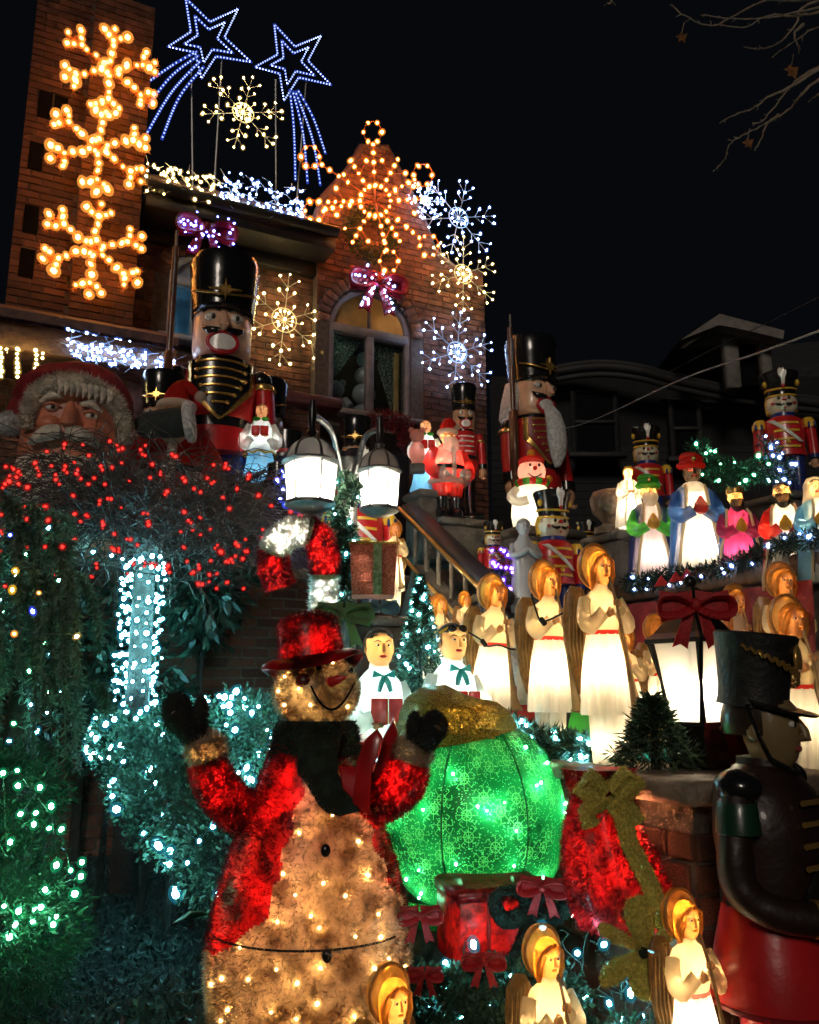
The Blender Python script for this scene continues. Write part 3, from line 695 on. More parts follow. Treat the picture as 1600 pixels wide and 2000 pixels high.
# ------------------------------------------------------------------ carved nutcracker, 2.57 m tall
def nutcracker(root, coat=p_red, pants=p_blue, plate=True, beard=False, gun=True, hair=False, simple=False, lapel=p_black, skin=p_skin):
    Rh = .245
    MB().box((0, 0, .06), (.72, .56, .12), .02).build('plinth', p_black, root)
    for sg in (-1, 1):
        MB().loft([(sg * .13, -.05, .12, .115, .17), (sg * .13, -.05, .2, .115, .16), (sg * .13, 0, .3, .1, .105), (sg * .13, 0, .62, .12, .12)], 16).build('boot', p_black, root)
        MB().loft([(sg * .13, 0, .6, .105, .105), (sg * .13, 0, 1.06, .13, .14)], 16).build('leg', pants, root)
    MB().loft([(0, 0, .98, .33, .27), (0, 0, 1.1, .31, .26), (0, 0, 1.24, .275, .235)], 24).build('coat_skirt', coat, root)
    MB().loft([(0, 0, 1.2, .275, .235), (0, 0, 1.35, .285, .245), (0, 0, 1.55, .31, .26), (0, 0, 1.70, .29, .245), (0, 0, 1.80, .2, .19)], 24).build('torso', coat, root)
    MB().loft([(0, 0, 1.19, .29, .248), (0, 0, 1.27, .29, .25)], 24, False, False).build('belt', p_black, root)
    yf = lambda x, z: -.262 * math.sqrt(max(0.02, 1 - (x / .31) ** 2)) * (1 - .06 * abs(z - 1.55) / .3) 
    if plate:
        wz = lambda z, e: max(.012, (.235 + e) * min(1, ((z - 1.26 + e) / .27)) ** .8) if z < 1.6 else .235 + e
        MB().patch([(z, -wz(z, .03), wz(z, .03)) for z in [1.235 + .03 * i for i in range(18)]], yf, 12, .012).build('gold_trim', p_gold, root)
        MB().patch([(z, -wz(z, 0), wz(z, 0)) for z in [1.265 + .03 * i for i in range(17)]], yf, 12, .024).build('chest_plate', lapel, root)
        for i in range(6):
            z = 1.36 + i * .072; w_ = wz(z, -.03) - .012
            MB().tube([(x, yf(x, z) - .03, z + .012 - .35 * (x * x)) for x in [-w_ + 2 * w_ * j / 10 for j in range(11)]], .011, 6).build('cord', p_gold, root)
            for sg in (-1, 1): MB().ball((sg * w_, yf(w_, z) - .03, z + .012 - .35 * w_ * w_), .02, 8, 6).build('button', p_gold, root)
    else:
        for i in range(4):
            z = 1.34 + i * .1
            MB().tube([(x, yf(x, z) - .012, z) for x in [-.17 + .34 * j / 8 for j in range(9)]], .016, 6).build('cord', p_gold if not simple else p_white, root)
    MB().loft([(0, 0, 1.74, .23, .21), (0, 0, 1.80, .22, .21), (0, 0, 1.86, .2, .2)], 20).build('collar', p_black, root)
    MB().loft([(0, 0, 1.80, .20, .20), (0, 0, 1.835, .235, .235), (0, 0, 1.9, Rh, Rh), (0, 0, 2.22, Rh, Rh), (0, 0, 2.27, .2, .2)], 28).build('head', skin, root)
    yh = lambda x, z: -math.sqrt(max(1e-4, Rh ** 2 - x * x))
    MB().tube([(0, yh(0, 0) - .0, 2.16), (0, yh(0, 0) - .05, 2.07), (0, yh(0, 0) - .065, 2.04), (0, yh(0, 0) - .01, 2.015)], [.022, .04, .045, .03], 10).build('nose', skin, root)
    for sg in (-1, 1):
        e = MB().ball((sg * .098, yh(.098, 0) + .008, 2.125), (.06, .03, .040), 14, 8).build('eye', p_white, root)
        MB().ball((sg * .098 + .01, yh(.1, 0) - .012, 2.123), (.024, .013, .026), 10, 6).build('pupil', p_iris, e)
        MB().tube([(x, yh(x, 0) - .008, z) for x, z in ((sg * .035, 2.175), (sg * .08, 2.205), (sg * .13, 2.205), (sg * .17, 2.175))], [.01, .02, .02, .008], 8).build('eyebrow', p_black, root)
        MB().tube([(x, yh(x, 0) - .012, z) for x, z in ((sg * .012, 2.005), (sg * .06, 1.995), (sg * .11, 2.0), (sg * .15, 2.025), (sg * .17, 2.055))], [.016, .034, .036, .022, .004], 8).build('moustache', p_black, root)
    el = [(.12 * math.cos(a), .085 * math.sin(a) * (1 if math.sin(a) > 0 else 1.15)) for a in [2 * math.pi * k / 20 for k in range(20)]]
    MB().tube([(x, yh(x, 0) - .005, 1.905 + z) for x, z in el], .02, 8, closed=True).build('lips', p_lip, root)
    MB().patch([(1.835 + .014 * i, -.108 * math.sqrt(max(.3, 1 - ((1.835 + .014 * i - 1.9) / .088) ** 2)), .108 * math.sqrt(max(.3, 1 - ((1.835 + .014 * i - 1.9) / .088) ** 2))) for i in range(11)], yh, 8, .012).build('teeth', paint('tooth', (.86, .82, .78)), root)
    if beard:
        MB().loft([(0, -.27, 1.88, .06, .05), (.01, -.31, 1.8, .1, .07), (.03, -.33, 1.65, .125, .08), (.05, -.33, 1.48, .13, .08), (.06, -.32, 1.32, .1, .07), (.05, -.31, 1.2, .03, .03)], 14, fold=.05, k=5).build('beard', fur, root)
    if hair:
        for sg in (-1, 1): MB().loft([(sg * .22, .08, 2.22, .04, .12), (sg * .26, .08, 2.0, .07, .14), (sg * .29, .08, 1.8, .08, .14), (sg * .30, .06, 1.66, .04, .08)], 12, fold=.06, k=5).build('hair', fur, root)
    else: MB().loft([(0, .06, 1.85, .235, .21), (0, .06, 2.2, .255, .215)], 20).build('hair', p_black, root)
    # hat
    MB().loft([(0, 0, 2.19, .262, .262), (0, 0, 2.27, .265, .265), (0, 0, 2.5, .285, .285), (0, 0, 2.66, .30, .30), (0, 0, 2.73, .28, .28), (0, 0, 2.765, .2, .2), (0, 0, 2.775, .02, .02)], 32).build('hat', p_black, root)
    MB().loft([(0, -.045, 2.20, .25, .26), (0, -.055, 2.215, .255, .265), (0, -.045, 2.235, .24, .25)], 24).build('visor', p_black, root)
    yg = lambda x: -math.sqrt(max(1e-4, .29 ** 2 - x * x)) - .008
    MB().tube([(x, yg(x), 2.30 + 1.1 * x * x) for x in [-.27 + .54 * k / 18 for k in range(19)]], .011, 6).build('chain', p_gold, root)
    st_ = MB(); pts = []
    for k in range(16):
        a = 2 * math.pi * k / 16 + math.pi / 2; r_ = (.10 if k % 4 == 0 else .055) if k % 2 == 0 else .03
        pts.append((r_ * math.cos(a) * (1.35 if abs(math.cos(a)) > .8 else 1), 2.34 + r_ * math.sin(a)))
    st_.prism(pts, (0, yg(0) - .022, 0), (1, 0, 0), (0, 0, 1), (0, 1, 0), .03).build('emblem', p_gold, root, False)
    # arms
    for sg in (-1, 1):
        MB().ball((sg * .345, 0, 1.66), (.10, .11, .1), 14, 8).build('shoulder', p_black if plate else coat, root)
        MB().loft([(sg * .36, 0, 1.62, .10, .11), (sg * .365, 0, 1.585, .115, .12), (sg * .365, 0, 1.57, .105, .115)], 14).build('epaulette', p_gold, root)
        MB().loft([(sg * .37, -.01, 1.57, .085, .09), (sg * .39, -.04, 1.3, .085, .09), (sg * .39, -.07, 1.12, .09, .095)], 14).build('sleeve', coat, root)
        MB().loft([(sg * .39, -.07, 1.12, .1, .105), (sg * .39, -.08, 1.03, .098, .1)], 14).build('cuff', p_black, root)
        q = MB(); q.ball((sg * .39, -.09, .95), (.085, .09, .1), 12, 8); fingers(q, (sg * .39, -.11, .90), (0, -.45, -1), (0, 1, -.3), .11); q.build('hand', p_tan, root)
    if gun:
        MB().box((-.42, -.16, 1.35), (.07, .1, .9), .015).build('rifle_stock', p_brown, root)
        MB().tube([(-.42, -.16, 1.8), (-.42, -.14, 2.75)], .028, 10).build('rifle_barrel', p_brown, root)
        MB().tube([(-.42, -.17, 2.3), (-.42, -.15, 2.9)], .012, 8).build('bayonet', greymetal, root)

# ------------------------------------------------------------------ toy soldier of moulded plastic, 1.7 m tall
def toy_soldier(root, lit=False, c=p_red, hat=p_black):
    W, Y, B_, Fc = p_white, p_yel, p_blue, p_cream
    MB().loft([(0, 0, 0, .26, .2), (0, 0, .05, .26, .2)], 20).build('base', p_black, root)
    for sg in (-1, 1): MB().loft([(sg * .11, -.03, .05, .1, .14), (sg * .11, 0, .2, .09, .1), (sg * .11, 0, .62, .11, .12)], 14).build('leg', B_, root)
    MB().loft([(0, 0, .56, .25, .19), (0, 0, .68, .23, .18), (0, 0, .95, .25, .19), (0, 0, 1.05, .22, .17), (0, 0, 1.1, .12, .12)], 22).build('tunic', c, root)
    yf = lambda x, z: -.19 * math.sqrt(max(.05, 1 - (x / .25) ** 2))
    for z in (.66, .76, .87, .97): MB().patch([(z - .014, -.15, .15), (z + .014, -.15, .15)], yf, 8, .012).build('braid', Y, root)
    MB().patch([(.72 + .03 * i, .13 - .034 * i * 1.0, .19 - .034 * i * 1.0) for i in range(11)], yf, 4, .02).build('sash', W, root)
    MB().ball((0, -.20, .72), (.03, .02, .03), 10, 6).build('buckle', Y, root)
    MB().loft([(0, 0, 1.06, .15, .14), (0, 0, 1.13, .145, .14)], 18).build('collar', B_, root)
    MB().loft([(0, 0, 1.11, .1, .1), (0, 0, 1.14, .15, .15), (0, 0, 1.2, .185, .18), (0, 0, 1.28, .19, .185), (0, 0, 1.36, .165, .165), (0, 0, 1.4, .12, .12)], 22).build('head', Fc, root)
    yh = lambda x, z: -.185 * math.sqrt(max(.05, 1 - (x / .195) ** 2))
    for sg in (-1, 1):
        MB().ball((sg * .062, yh(.06, 0) - .0, 1.305), (.02, .01, .025), 8, 6).build('eye', p_iris, root)
        MB().tube([(sg * .01, yh(0, 0) - .012, 1.225), (sg * .05, yh(.05, 0) - .014, 1.212), (sg * .085, yh(.085, 0) - .012, 1.222), (sg * .105, yh(.105, 0) - .008, 1.245)], [.012, .02, .015, .004], 6).build('moustache', p_black, root)
        sp = [(sg * (.128 + .02 * math.cos(a) * (1 - a / 9)), 1.235 + .02 * math.sin(a) * (1 - a / 9)) for a in [k * .7 for k in range(10)]]
        MB().tube([(x, yh(x, 0) - .004, z) for x, z in sp], .007, 6).build('cheek', p_red, root)
    MB().loft([(0, .05, 1.16, .19, .15), (0, .045, 1.3, .2, .165), (0, .04, 1.37, .18, .15)], 18).build('hair', Y, root)
    MB().prism([(-.03, 1.27), (.03, 1.27), (.014, 1.31), (-.014, 1.31)], (0, -.215, 0), (1, 0, 0), (0, 0, 1), (0, 1, 0), .04, .2).build('nose', p_red, root)
    MB().ball((0, -.19, 1.17), (.02, .012, .012), 8, 6).build('lip', p_red, root)
    MB().loft([(0, 0, 1.35, .175, .17), (0, 0, 1.40, .17, .165), (0, 0, 1.56, .205, .195), (0, 0, 1.66, .235, .225), (0, 0, 1.68, .22, .21), (0, 0, 1.64, .19, .18)], 24).build('hat', hat, root)
    for z, r_ in ((1.365, .182), (1.45, .187)): MB().tube([(r_ * math.cos(a), r_ * .96 * math.sin(a), z - .02 * math.sin(a) * -1) for a in [2 * math.pi * k / 24 for k in range(24)]], .014, 6, closed=True).build('hat_band', Y, root)
    for sg in (-1, 1): MB().ball((sg * .195, -.06, 1.53), (.03, .04, .045), 10, 6).build('hat_button', Y, root)
    MB().prism([(-.018, 1.46), (.018, 1.46), (.03, 1.56), (.055, 1.62), (.05, 1.67), (.028, 1.66), (.02, 1.70), (-.005, 1.685), (-.03, 1.70), (-.055, 1.66), (-.05, 1.61), (-.025, 1.56)], (0, -.232, 0), (1, 0, 0), (0, 0, 1), (0, 1, .0), .035, .12).build('plume', W, root)
    MB().ball((0, -.22, 1.455), (.022, .016, .03), 10, 6).build('plume_dot', p_red, root)
    for sg in (-1, 1):
        MB().loft([(sg * .30, 0, .93, .085, .1), (sg * .30, 0, 1.0, .085, .1), (sg * .285, 0, 1.06, .06, .07)], 16).build('epaulette', Y, root)
        for k in (-1, 1): MB().ball((sg * .315 + k * .035, -.092, .955), (.018, .02, .045), 8, 6).build('epaulette_gap', B_, root)
        MB().loft([(sg * .305, 0, .93, .07, .08), (sg * .32, 0, .7, .065, .075), (sg * .32, -.01, .58, .06, .07)], 14).build('sleeve', c, root)
        MB().loft([(sg * .32, -.01, .58, .066, .076), (sg * .32, -.01, .53, .066, .076)], 14).build('cuff', B_, root)
        q = MB(); fingers(q, (sg * .32, -.02, .48), (0, -.2, -1), (0, 1, -.2), .085); q.build('hand', p_tan, root)

# ------------------------------------------------------------------ trumpet angel of moulded plastic, 0.889 m tall
def angel(root, lit=True, pw=1.0, horn=True):
    MB().loft([(0, 0, 0, .072, .07), (0, 0, .02, .076, .072), (0, 0, .2, .085, .075), (0, 0, .24, .06, .06)], 56, cap1=False, fold=.09).build('underskirt', b_white, root)
    MB().loft([(0, 0, .19, .118, .096, .13), (0, 0, .2, .122, .098, .13), (0, 0, .33, .113, .092, .10), (0, 0, .43, .100, .083, .07), (0, 0, .515, .084, .072, .03)], 88, cap0=False, cap1=False, k=11).build('robe', b_white, root)
    MB().loft([(0, 0, .512, .086, .074), (0, 0, .53, .086, .074)], 28, False, False).build('sash', b_red, root)
    MB().loft([(0, 0, .53, .084, .072), (0, 0, .58, .102, .08), (0, 0, .635, .108, .078), (0, 0, .675, .082, .062), (0, -.005, .70, .04, .038), (0, -.005, .725, .034, .034)], 28, cap0=False, cap1=False).build('bodice', b_cream, root)
    head(root, (0, -.015, .785), .058, b_skin, b_amber, 'long', b_amber, False)
    h = [(.092 * math.cos(a), .055, .80 + .094 * math.sin(a)) for a in [2 * math.pi * k / 28 for k in range(28)]]
    hq = MB(); hq.rings([[(x * .2, .062, .80 + (z - .8) * .2) for x, y, z in h], [(x * .75, .06, .80 + (z - .8) * .75) for x, y, z in h], [(x, .03, z) for x, y, z in h], [(x, .065, z) for x, y, z in h]], True, False); hq.build('halo', b_amber, root)
    MB().tube([(x, .03, z) for x, y, z in h], .0075, 6, closed=True).build('halo_rim', b_gold, root)
    for sg in (-1, 1):
        out = [(.03, .66), (.07, .715), (.12, .72), (.155, .67), (.165, .58), (.155, .46), (.135, .36), (.10, .27), (.075, .30), (.055, .42)]
        MB().prism([(sg * x, z) for x, z in (out if sg > 0 else out[::-1])], (0, .055, 0), (1, .18 * sg, 0), (0, 0, 1), (0, 1, 0), .03, .1).build('wing', b_gold, root)
        for k in range(5):
            x0 = .06 + .02 * k
            MB().tube([(sg * x0, .05 + .18 * x0, .69 - .01 * k), (sg * (x0 + .018), .048 + .18 * x0, .5 - .01 * k), (sg * (x0 + .0), .048 + .18 * x0, .33 + .02 * k)], [.004, .008, .003], 5).build('feather', b_horn, root)
        MB().tube(bez([(sg * .095, -.005, .65), (sg * .125, -.03, .58), (sg * .105, -.07, .55), (sg * .05, -.10, .60)], 4), [.036] * 5 + [.04] * 4 + [.03] * 4, 10).build('sleeve', b_cream, root)
        q = MB(); fingers(q, (sg * .028, -.118, .615 + .02 * sg), (-sg, -.3, .3), (0, -1, .2), .03); q.build('hand', b_skin, root)
    if horn:
        pa = bez([(.005, -.085, .745), (.015, -.125, .62), (.03, -.15, .45), (.05, -.17, .28), (.062, -.185, .20)], 6); n_ = len(pa)
        MB().tube(pa, [.007 + .031 * (k / (n_ - 1)) ** 3.2 for k in range(n_)], 14, False).build('trumpet', b_horn, root)
        MB().tube([(pa[-1].x + .038 * math.cos(a), pa[-1].y + .038 * math.sin(a), pa[-1].z) for a in [2 * math.pi * k / 20 for k in range(20)]], .004, 6, closed=True).build('bell_rim', b_horn, root)
    if lit:
        lamp(root, (0, 0, .38), 1.7 * pw, (1, .74, .42), .02); lamp(root, (0, 0, .07), .55 * pw, (1, .74, .42), .02); lamp(root, (0, .0, .61), .42 * pw, (1, .66, .32), .015); lamp(root, (0, .012, .79), .36 * pw, (1, .52, .14), .010); [lamp(root, (sg * .118, -.045, .572), .045 * pw, (1, .66, .32), .006) for sg in (-1, 1)]; lamp(root, (0, .048, .878), .03 * pw, (1, .60, .2), .006)

# ------------------------------------------------------------------ robed kings and shepherds, 0.8 m
def king(root, robe, cloak, turban, skin, beard=None, style='turban', lit=1.0, collar=None, gift=b_yel, sleeve=None, open_=.5):
    sleeve = sleeve or cloak
    MB().loft([(0, 0, 0, .145, .115, .10), (0, 0, .03, .146, .116, .10), (0, 0, .2, .122, .098, .08), (0, 0, .42, .095, .08, .03), (0, 0, .56, .10, .08), (0, 0, .60, .06, .06), (0, 0, .635, .04, .04)], 72, cap1=False, k=10).build('robe', robe, root)
    # cloak: open at the front
    rows = []
    for z, r1, r2, op in ((0, .185, .15, open_), (.08, .18, .145, open_), (.3, .155, .125, open_ * .8), (.45, .14, .112, open_ * .6), (.56, .13, .10, open_ * .55), (.605, .085, .075, open_ * .8)):
        r = []
        for j in range(25):
            a = -math.pi / 2 + op + (2 * math.pi - 2 * op) * j / 24; ff = 1 + .03 * math.cos(9 * a)
            r.append((r1 * math.cos(a) * ff, r2 * math.sin(a) * ff, z))
        rows.append(r)
    MB().rings(rows, False, False, closed=False).build('cloak', cloak, root)
    for e in (0, -1): MB().tube([r[e] for r in rows], .011, 6).build('cloak_edge', b_cream, root)
    head(root, (0, -.01, .70), .062, skin, b_black if style != 'turban' else None, 'cap', b_red if beard is None else None)
    if beard: MB().loft([(0, -.045, .685, .05, .03), (0, -.055, .65, .058, .035), (0, -.06, .61, .045, .03), (0, -.055, .57, .015, .012)], 14, fold=.06, k=5).build('beard', beard, root)
    if style == 'turban':
        q = MB(); q.ball((0, .005, .765), (.075, .075, .05), 16, 8)
        for k in range(3): q.tube([(.072 * math.cos(a) * (1 - k * .14), .005 + .072 * math.sin(a) * (1 - k * .14), .745 + k * .024 + .014 * math.sin(a * 1 + k * 2)) for a in [2 * math.pi * i / 20 for i in range(20)]], .02, 8, closed=True)
        q.build('turban', turban, root)
        MB().ball((0, -.075, .772), (.016, .012, .02), 8, 6).build('jewel', p_gold, root)
    elif style == 'crown':
        q = MB(); n_ = 20
        q.rings([[(.068 * math.cos(2 * math.pi * i / n_), .004 + .07 * math.sin(2 * math.pi * i / n_), z + (.03 if (i % 4 == 0 and k == 1) else 0)) for i in range(n_)] for k, z in enumerate((.735, .775))], False, False); q.build('crown', turban, root)
    elif style == 'hood':
        MB().loft([(0, .03, .58, .10, .07), (0, .03, .66, .085, .075), (0, .03, .74, .08, .078), (0, .03, .785, .055, .055), (0, .03, .80, .01, .01)], 18).build('hood', turban, root)
    if collar: MB().loft([(0, -.005, .555, .105, .088), (0, -.005, .60, .085, .08), (0, -.005, .63, .05, .055)], 22, False, False).build('collar', collar, root)
    for sg in (-1, 1):
        MB().tube(bez([(sg * .095, -.01, .55), (sg * .135, -.05, .44), (sg * .10, -.11, .40), (sg * .04, -.13, .43)], 4), [.042] * 5 + [.048] * 4 + [.038] * 4, 12).build('sleeve', sleeve, root)
        q = MB(); fingers(q, (sg * .025, -.145, .435), (-sg, -.2, .2), (0, -1, .2), .034); q.build('hand', skin, root)
    if gift: MB().loft([(0, -.165, .40, .02, .02), (0, -.165, .42, .04, .035), (0, -.165, .46, .04, .035), (0, -.165, .48, .025, .02), (0, -.165, .51, .008, .008)], 14).build('gift', gift, root)
    if lit: lamp(root, (0, -.02, .24), 1.3 * lit, (1, .82, .62), .02); lamp(root, (0, 0, .50), .4 * lit, (1, .7, .4), .015); lamp(root, (0, -.005, .70), .55 * lit, (1, .58, .22), .012); [lamp(root, (sg * .115, -.075, .42), .12 * lit, (1, .7, .4), .008) for sg in (-1, 1)]

# ------------------------------------------------------------------ carol singer with bell skirt, 0.62 m
def caroler(root, skirt=b_sky, lit=1.0):
    MB().loft([(0, 0, 0, .125, .10, .02), (0, 0, .02, .13, .105, .02), (0, 0, .08, .105, .085, .06), (0, 0, .25, .08, .068, .06), (0, 0, .27, .07, .06)], 78, cap1=False, k=13).build('skirt', skirt, root)
    MB().loft([(0, 0, .225, .115, .09, .06), (0, 0, .25, .11, .088, .03), (0, 0, .33, .085, .07), (0, 0, .42, .082, .066), (0, 0, .47, .055, .05), (0, 0, .49, .03, .03)], 30, cap0=False, cap1=False, k=8).build('blouse', b_white, root)
    MB().tube([(.116 * math.cos(a), .091 * math.sin(a), .232 + .008 * math.cos(8 * a)) for a in [2 * math.pi * k / 48 for k in range(48)]], .007, 6, closed=True).build('lace_trim', b_yel, root)
    for sg in (-1, 1):
        MB().tube(bez([(sg * .075, 0, .44), (sg * .11, -.01, .36), (sg * .105, -.05, .29), (sg * .06, -.08, .33)], 4), [.03] * 4 + [.04] * 6 + [.025] * 3, 10).build('sleeve', b_white, root)
        q = MB(); fingers(q, (sg * .035, -.095, .345), (-sg, -.2, .3), (0, -1, .2), .026); q.build('hand', b_skin, root)
        MB().ball((sg * .03, -.055, .475), (.028, .012, .016), 8, 6).build('bow_loop', b_green, root)
        MB().box((sg * .03, -.105, .375), (.055, .012, .07), .003).build('book_cover', b_red, root)
    head(root, (0, -.008, .545), .046, b_skin, b_brown, 'cap', p_lip)
    if lit: lamp(root, (0, 0, .34), .9 * lit, (.85, .95, 1), .015); lamp(root, (0, 0, .1), .5 * lit, (.7, .92, 1), .015); lamp(root, (0, 0, .545), .10 * lit, (1, .85, .7), .01); [lamp(root, (sg * .105, -.03, .33), .08 * lit, (.9, .97, 1), .008) for sg in (-1, 1)]

# ------------------------------------------------------------------ choir boy, 0.8 m
def choirboy(root, shades=False):
    MB().loft([(0, 0, 0, .13, .10, .03), (0, 0, .3, .115, .09, .02)], 30, cap1=False).build('cassock', b_red, root)
    MB().loft([(0, 0, .26, .15, .118, .09), (0, 0, .29, .15, .118, .08), (0, 0, .42, .13, .10, .04), (0, 0, .53, .115, .085), (0, 0, .58, .07, .065), (0, 0, .61, .04, .04)], 32, cap0=False, cap1=False, k=9).build('surplice', b_white, root)
    for sg in (-1, 1):
        MB().tube(bez([(sg * .10, 0, .53), (sg * .145, -.02, .42), (sg * .13, -.09, .35), (sg * .06, -.12, .37)], 4), [.04] * 4 + [.055] * 6 + [.04] * 3, 12).build('sleeve', b_white, root)
        q = MB(); fingers(q, (sg * .05, -.14, .34), (-sg * .6, -.6, .2), (0, 0, 1), .038); q.build('hand', b_skin, root)
        MB().prism([(0, .565), (sg * .05, .59), (sg * .055, .555)] if sg > 0 else [(sg * .055, .555), (sg * .05, .59), (0, .565)], (0, -.098, 0), (1, 0, 0), (0, 0, 1), (0, 1, 0), .02).build('bow_loop', b_teal, root)
        MB().tube([(0, -.098, .562), (sg * .018, -.108, .53), (sg * .03, -.112, .49)], [.012, .014, .01], 6).build('bow_tail', b_teal, root)
        MB().box((sg * .04, -.155, .40), (.078, .014, .12), .004, (Vector((.93, .36 * sg, 0)).normalized(), Vector((-.36 * sg, .93, 0)).normalized(), Vector((0, 0, 1)))).build('book_cover', b_red, root)
    MB().box((0, -.148, .40), (.01, .012, .12), .002).build('book_spine', b_yel, root)
    head(root, (0, -.01, .70), .078, b_skin, b_black, 'cap', p_lip)
    MB().loft([(0, -.005, .60, .05, .05), (0, -.005, .64, .045, .045)], 16, False, False).build('neck', b_white, root)
    if shades:
        for sg in (-1, 1): MB().ball((sg * .03, -.062, .765), (.026, .02, .02), 10, 6).build('dark_lens', p_black, root)
        MB().tube([(-.075, -.01, .745), (-.055, -.06, .768), (.055, -.06, .768), (.075, -.01, .745)], .006, 6).build('headband', b_yel, root)
    lamp(root, (0, -.01, .40), 1.6, (.7, 1, .97), .015); lamp(root, (0, 0, .55), .5, (.85, 1, .95), .012); lamp(root, (0, -.01, .71), .55, (1, .70, .28), .012)
    for sg in (-1, 1): lamp(root, (sg * .138, -.05, .40), .22, (.7, 1, .97), .01)

# ------------------------------------------------------------------ plastic snowman, 0.64 m
def snowman_small(root, body=b_white, scarf=True, hat=b_red, pw=1.0, c=(1, .85, .62), tophat=False):
    MB().loft([(0, 0, 0, .12, .11), (0, 0, .03, .145, .13), (0, 0, .12, .16, .145), (0, 0, .24, .15, .135), (0, 0, .33, .11, .10), (0, 0, .36, .08, .08)], 24, cap1=False).build('body', body, root)
    MB().ball((0, -.005, .455), (.105, .10, .11), 20, 12, -.85).build('head', b_pink if scarf else body, root)
    for sg in (-1, 1):
        MB().ball((sg * .035, -.10, .485), (.010, .008, .013), 8, 6).build('eye', p_iris, root)
        MB().tube(bez([(sg * .12, -.02, .31), (sg * .17, -.05, .25), (sg * .14, -.12, .2), (sg * .07, -.15, .21)], 4), [.035] * 13, 10).build('arm', body, root)
    MB().ball((0, -.112, .458), .017, 10, 8).build('nose', b_red, root)
    MB().tube([(x, -.098, .43 - .035 * math.cos(x * 26)) for x in [-.05 + .1 * k / 10 for k in range(11)]], .005, 6).build('smile', p_iris, root)
    if scarf:
        for k in range(16):
            a0 = 2 * math.pi * k / 16; 
            MB().tube([(.108 * math.cos(a0 + t * .131 * 3), .105 * math.sin(a0 + t * .131 * 3), .365) for t in (0, .5, 1)], .028, 8).build('scarf_stripe', b_red if k % 2 else b_green, root)
        MB().ball((0, .0, .53), (.10, .095, .05), 18, 8).build('cap', hat, root); MB().ball((.0, 0, .60), .032, 10, 8).build('pompom', b_yel, root)
        MB().ball((.125, -.03, .40), .026, 10, 8).build('bobble', b_yel, root)
    if tophat:
        MB().loft([(0, 0, .54, .13, .12), (0, 0, .555, .13, .12)], 20).build('brim', p_black, root); MB().loft([(0, 0, .55, .085, .08), (0, 0, .68, .08, .075)], 20).build('crown', p_black, root)
        MB().loft([(0, 0, .555, .088, .083), (0, 0, .585, .087, .082)], 20, False, False).build('hat_band', p_red, root)
        for z in (.14, .22, .3): MB().ball((0, -.15 + (.02 if z > .25 else 0), z), .012, 8, 6).build('button', p_iris, root)
    if pw: lamp(root, (0, 0, .17), 1.5 * pw, c, .02); lamp(root, (0, 0, .45), .35 * pw, c, .015); [lamp(root, (sg * .155, -.09, .24), .05 * pw, c, .008) for sg in (-1, 1)]

# ------------------------------------------------------------------ standing Santa, 0.85 m
def santa(root, lit=1.0):
    R_, W_, K_ = b_red, b_white, p_black
    for sg in (-1, 1): MB().loft([(sg * .065, -.03, 0, .055, .09), (sg * .065, -.02, .05, .055, .08), (sg * .065, 0, .08, .05, .055), (sg * .065, 0, .2, .058, .06)], 14).build('boot', K_, root)
    for sg in (-1, 1): MB().loft([(sg * .06, 0, .18, .07, .07), (sg * .065, 0, .33, .085, .09)], 16).build('trouser', R_, root)
    MB().loft([(0, 0, .29, .155, .13), (0, 0, .33, .16, .135), (0, 0, .45, .155, .135), (0, 0, .58, .13, .11), (0, 0, .64, .08, .075), (0, 0, .66, .05, .05)], 26, cap0=False, cap1=False).build('coat', R_, root)
    MB().tube([(.158 * math.cos(a), .134 * math.sin(a), .31) for a in [2 * math.pi * k / 24 for k in range(24)]], .026, 8, closed=True).build('hem_fur', W_, root)
    MB().loft([(0, 0, .41, .162, .14), (0, 0, .45, .162, .14)], 26, False, False).build('belt', K_, root)
    MB().box((0, -.142, .43), (.05, .012, .045), .004).build('buckle', p_gold, root)
    MB().tube([(0, -.135, .33), (0, -.145, .48), (0, -.12, .6)], .022, 8).build('front_fur', W_, root)
    head(root, (0, -.02, .72), .07, b_skin, W_, 'cap', None)
    MB().loft([(0, -.075, .70, .055, .03), (0, -.085, .66, .075, .045), (0, -.09, .6, .07, .045), (0, -.08, .53, .035, .025), (0, -.075, .5, .008, .008)], 16, fold=.06, k=6).build('beard', W_, root)
    MB().tube([(.074 * math.cos(a), -.01 + .074 * math.sin(a), .765) for a in [2 * math.pi * k / 20 for k in range(20)]], .022, 8, closed=True).build('hat_fur', W_, root)
    MB().tube(bez([(0, 0, .76), (0, .01, .83), (.03, .02, .88), (.09, .02, .85)], 4), [.075 - .0048 * k for k in range(13)], 14).build('hat', R_, root); MB().ball((.105, .02, .835), .028, 10, 8).build('pompom', W_, root)
    for sg in (-1, 1):
        pa = bez([(sg * .11, 0, .60), (sg * .18, -.01, .48), (sg * .17, -.09, .38), (sg * .10, -.13, .36)], 4)
        MB().tube(pa, [.055] * len(pa), 12).build('sleeve', R_, root); MB().ball(pa[-2], .058, 12, 8).build('cuff_fur', W_, root)
        q = MB(); fingers(q, (sg * .08, -.165, .35), (-sg * .5, -.5, -.2), (0, 0, 1), .045); q.build('mitten', W_, root)
    if lit: lamp(root, (0, 0, .5), 2.0 * lit, (1, .85, .65), .02); lamp(root, (0, 0, .26), .5 * lit, (1, .7, .5), .015); lamp(root, (0, -.01, .72), .35 * lit, (1, .65, .35), .012); lamp(root, (0, -.06, .62), .10 * lit, (1, .85, .65), .008); [lamp(root, (sg * .165, -.05, .44), .12 * lit, (1, .8, .6), .008) for sg in (-1, 1)]

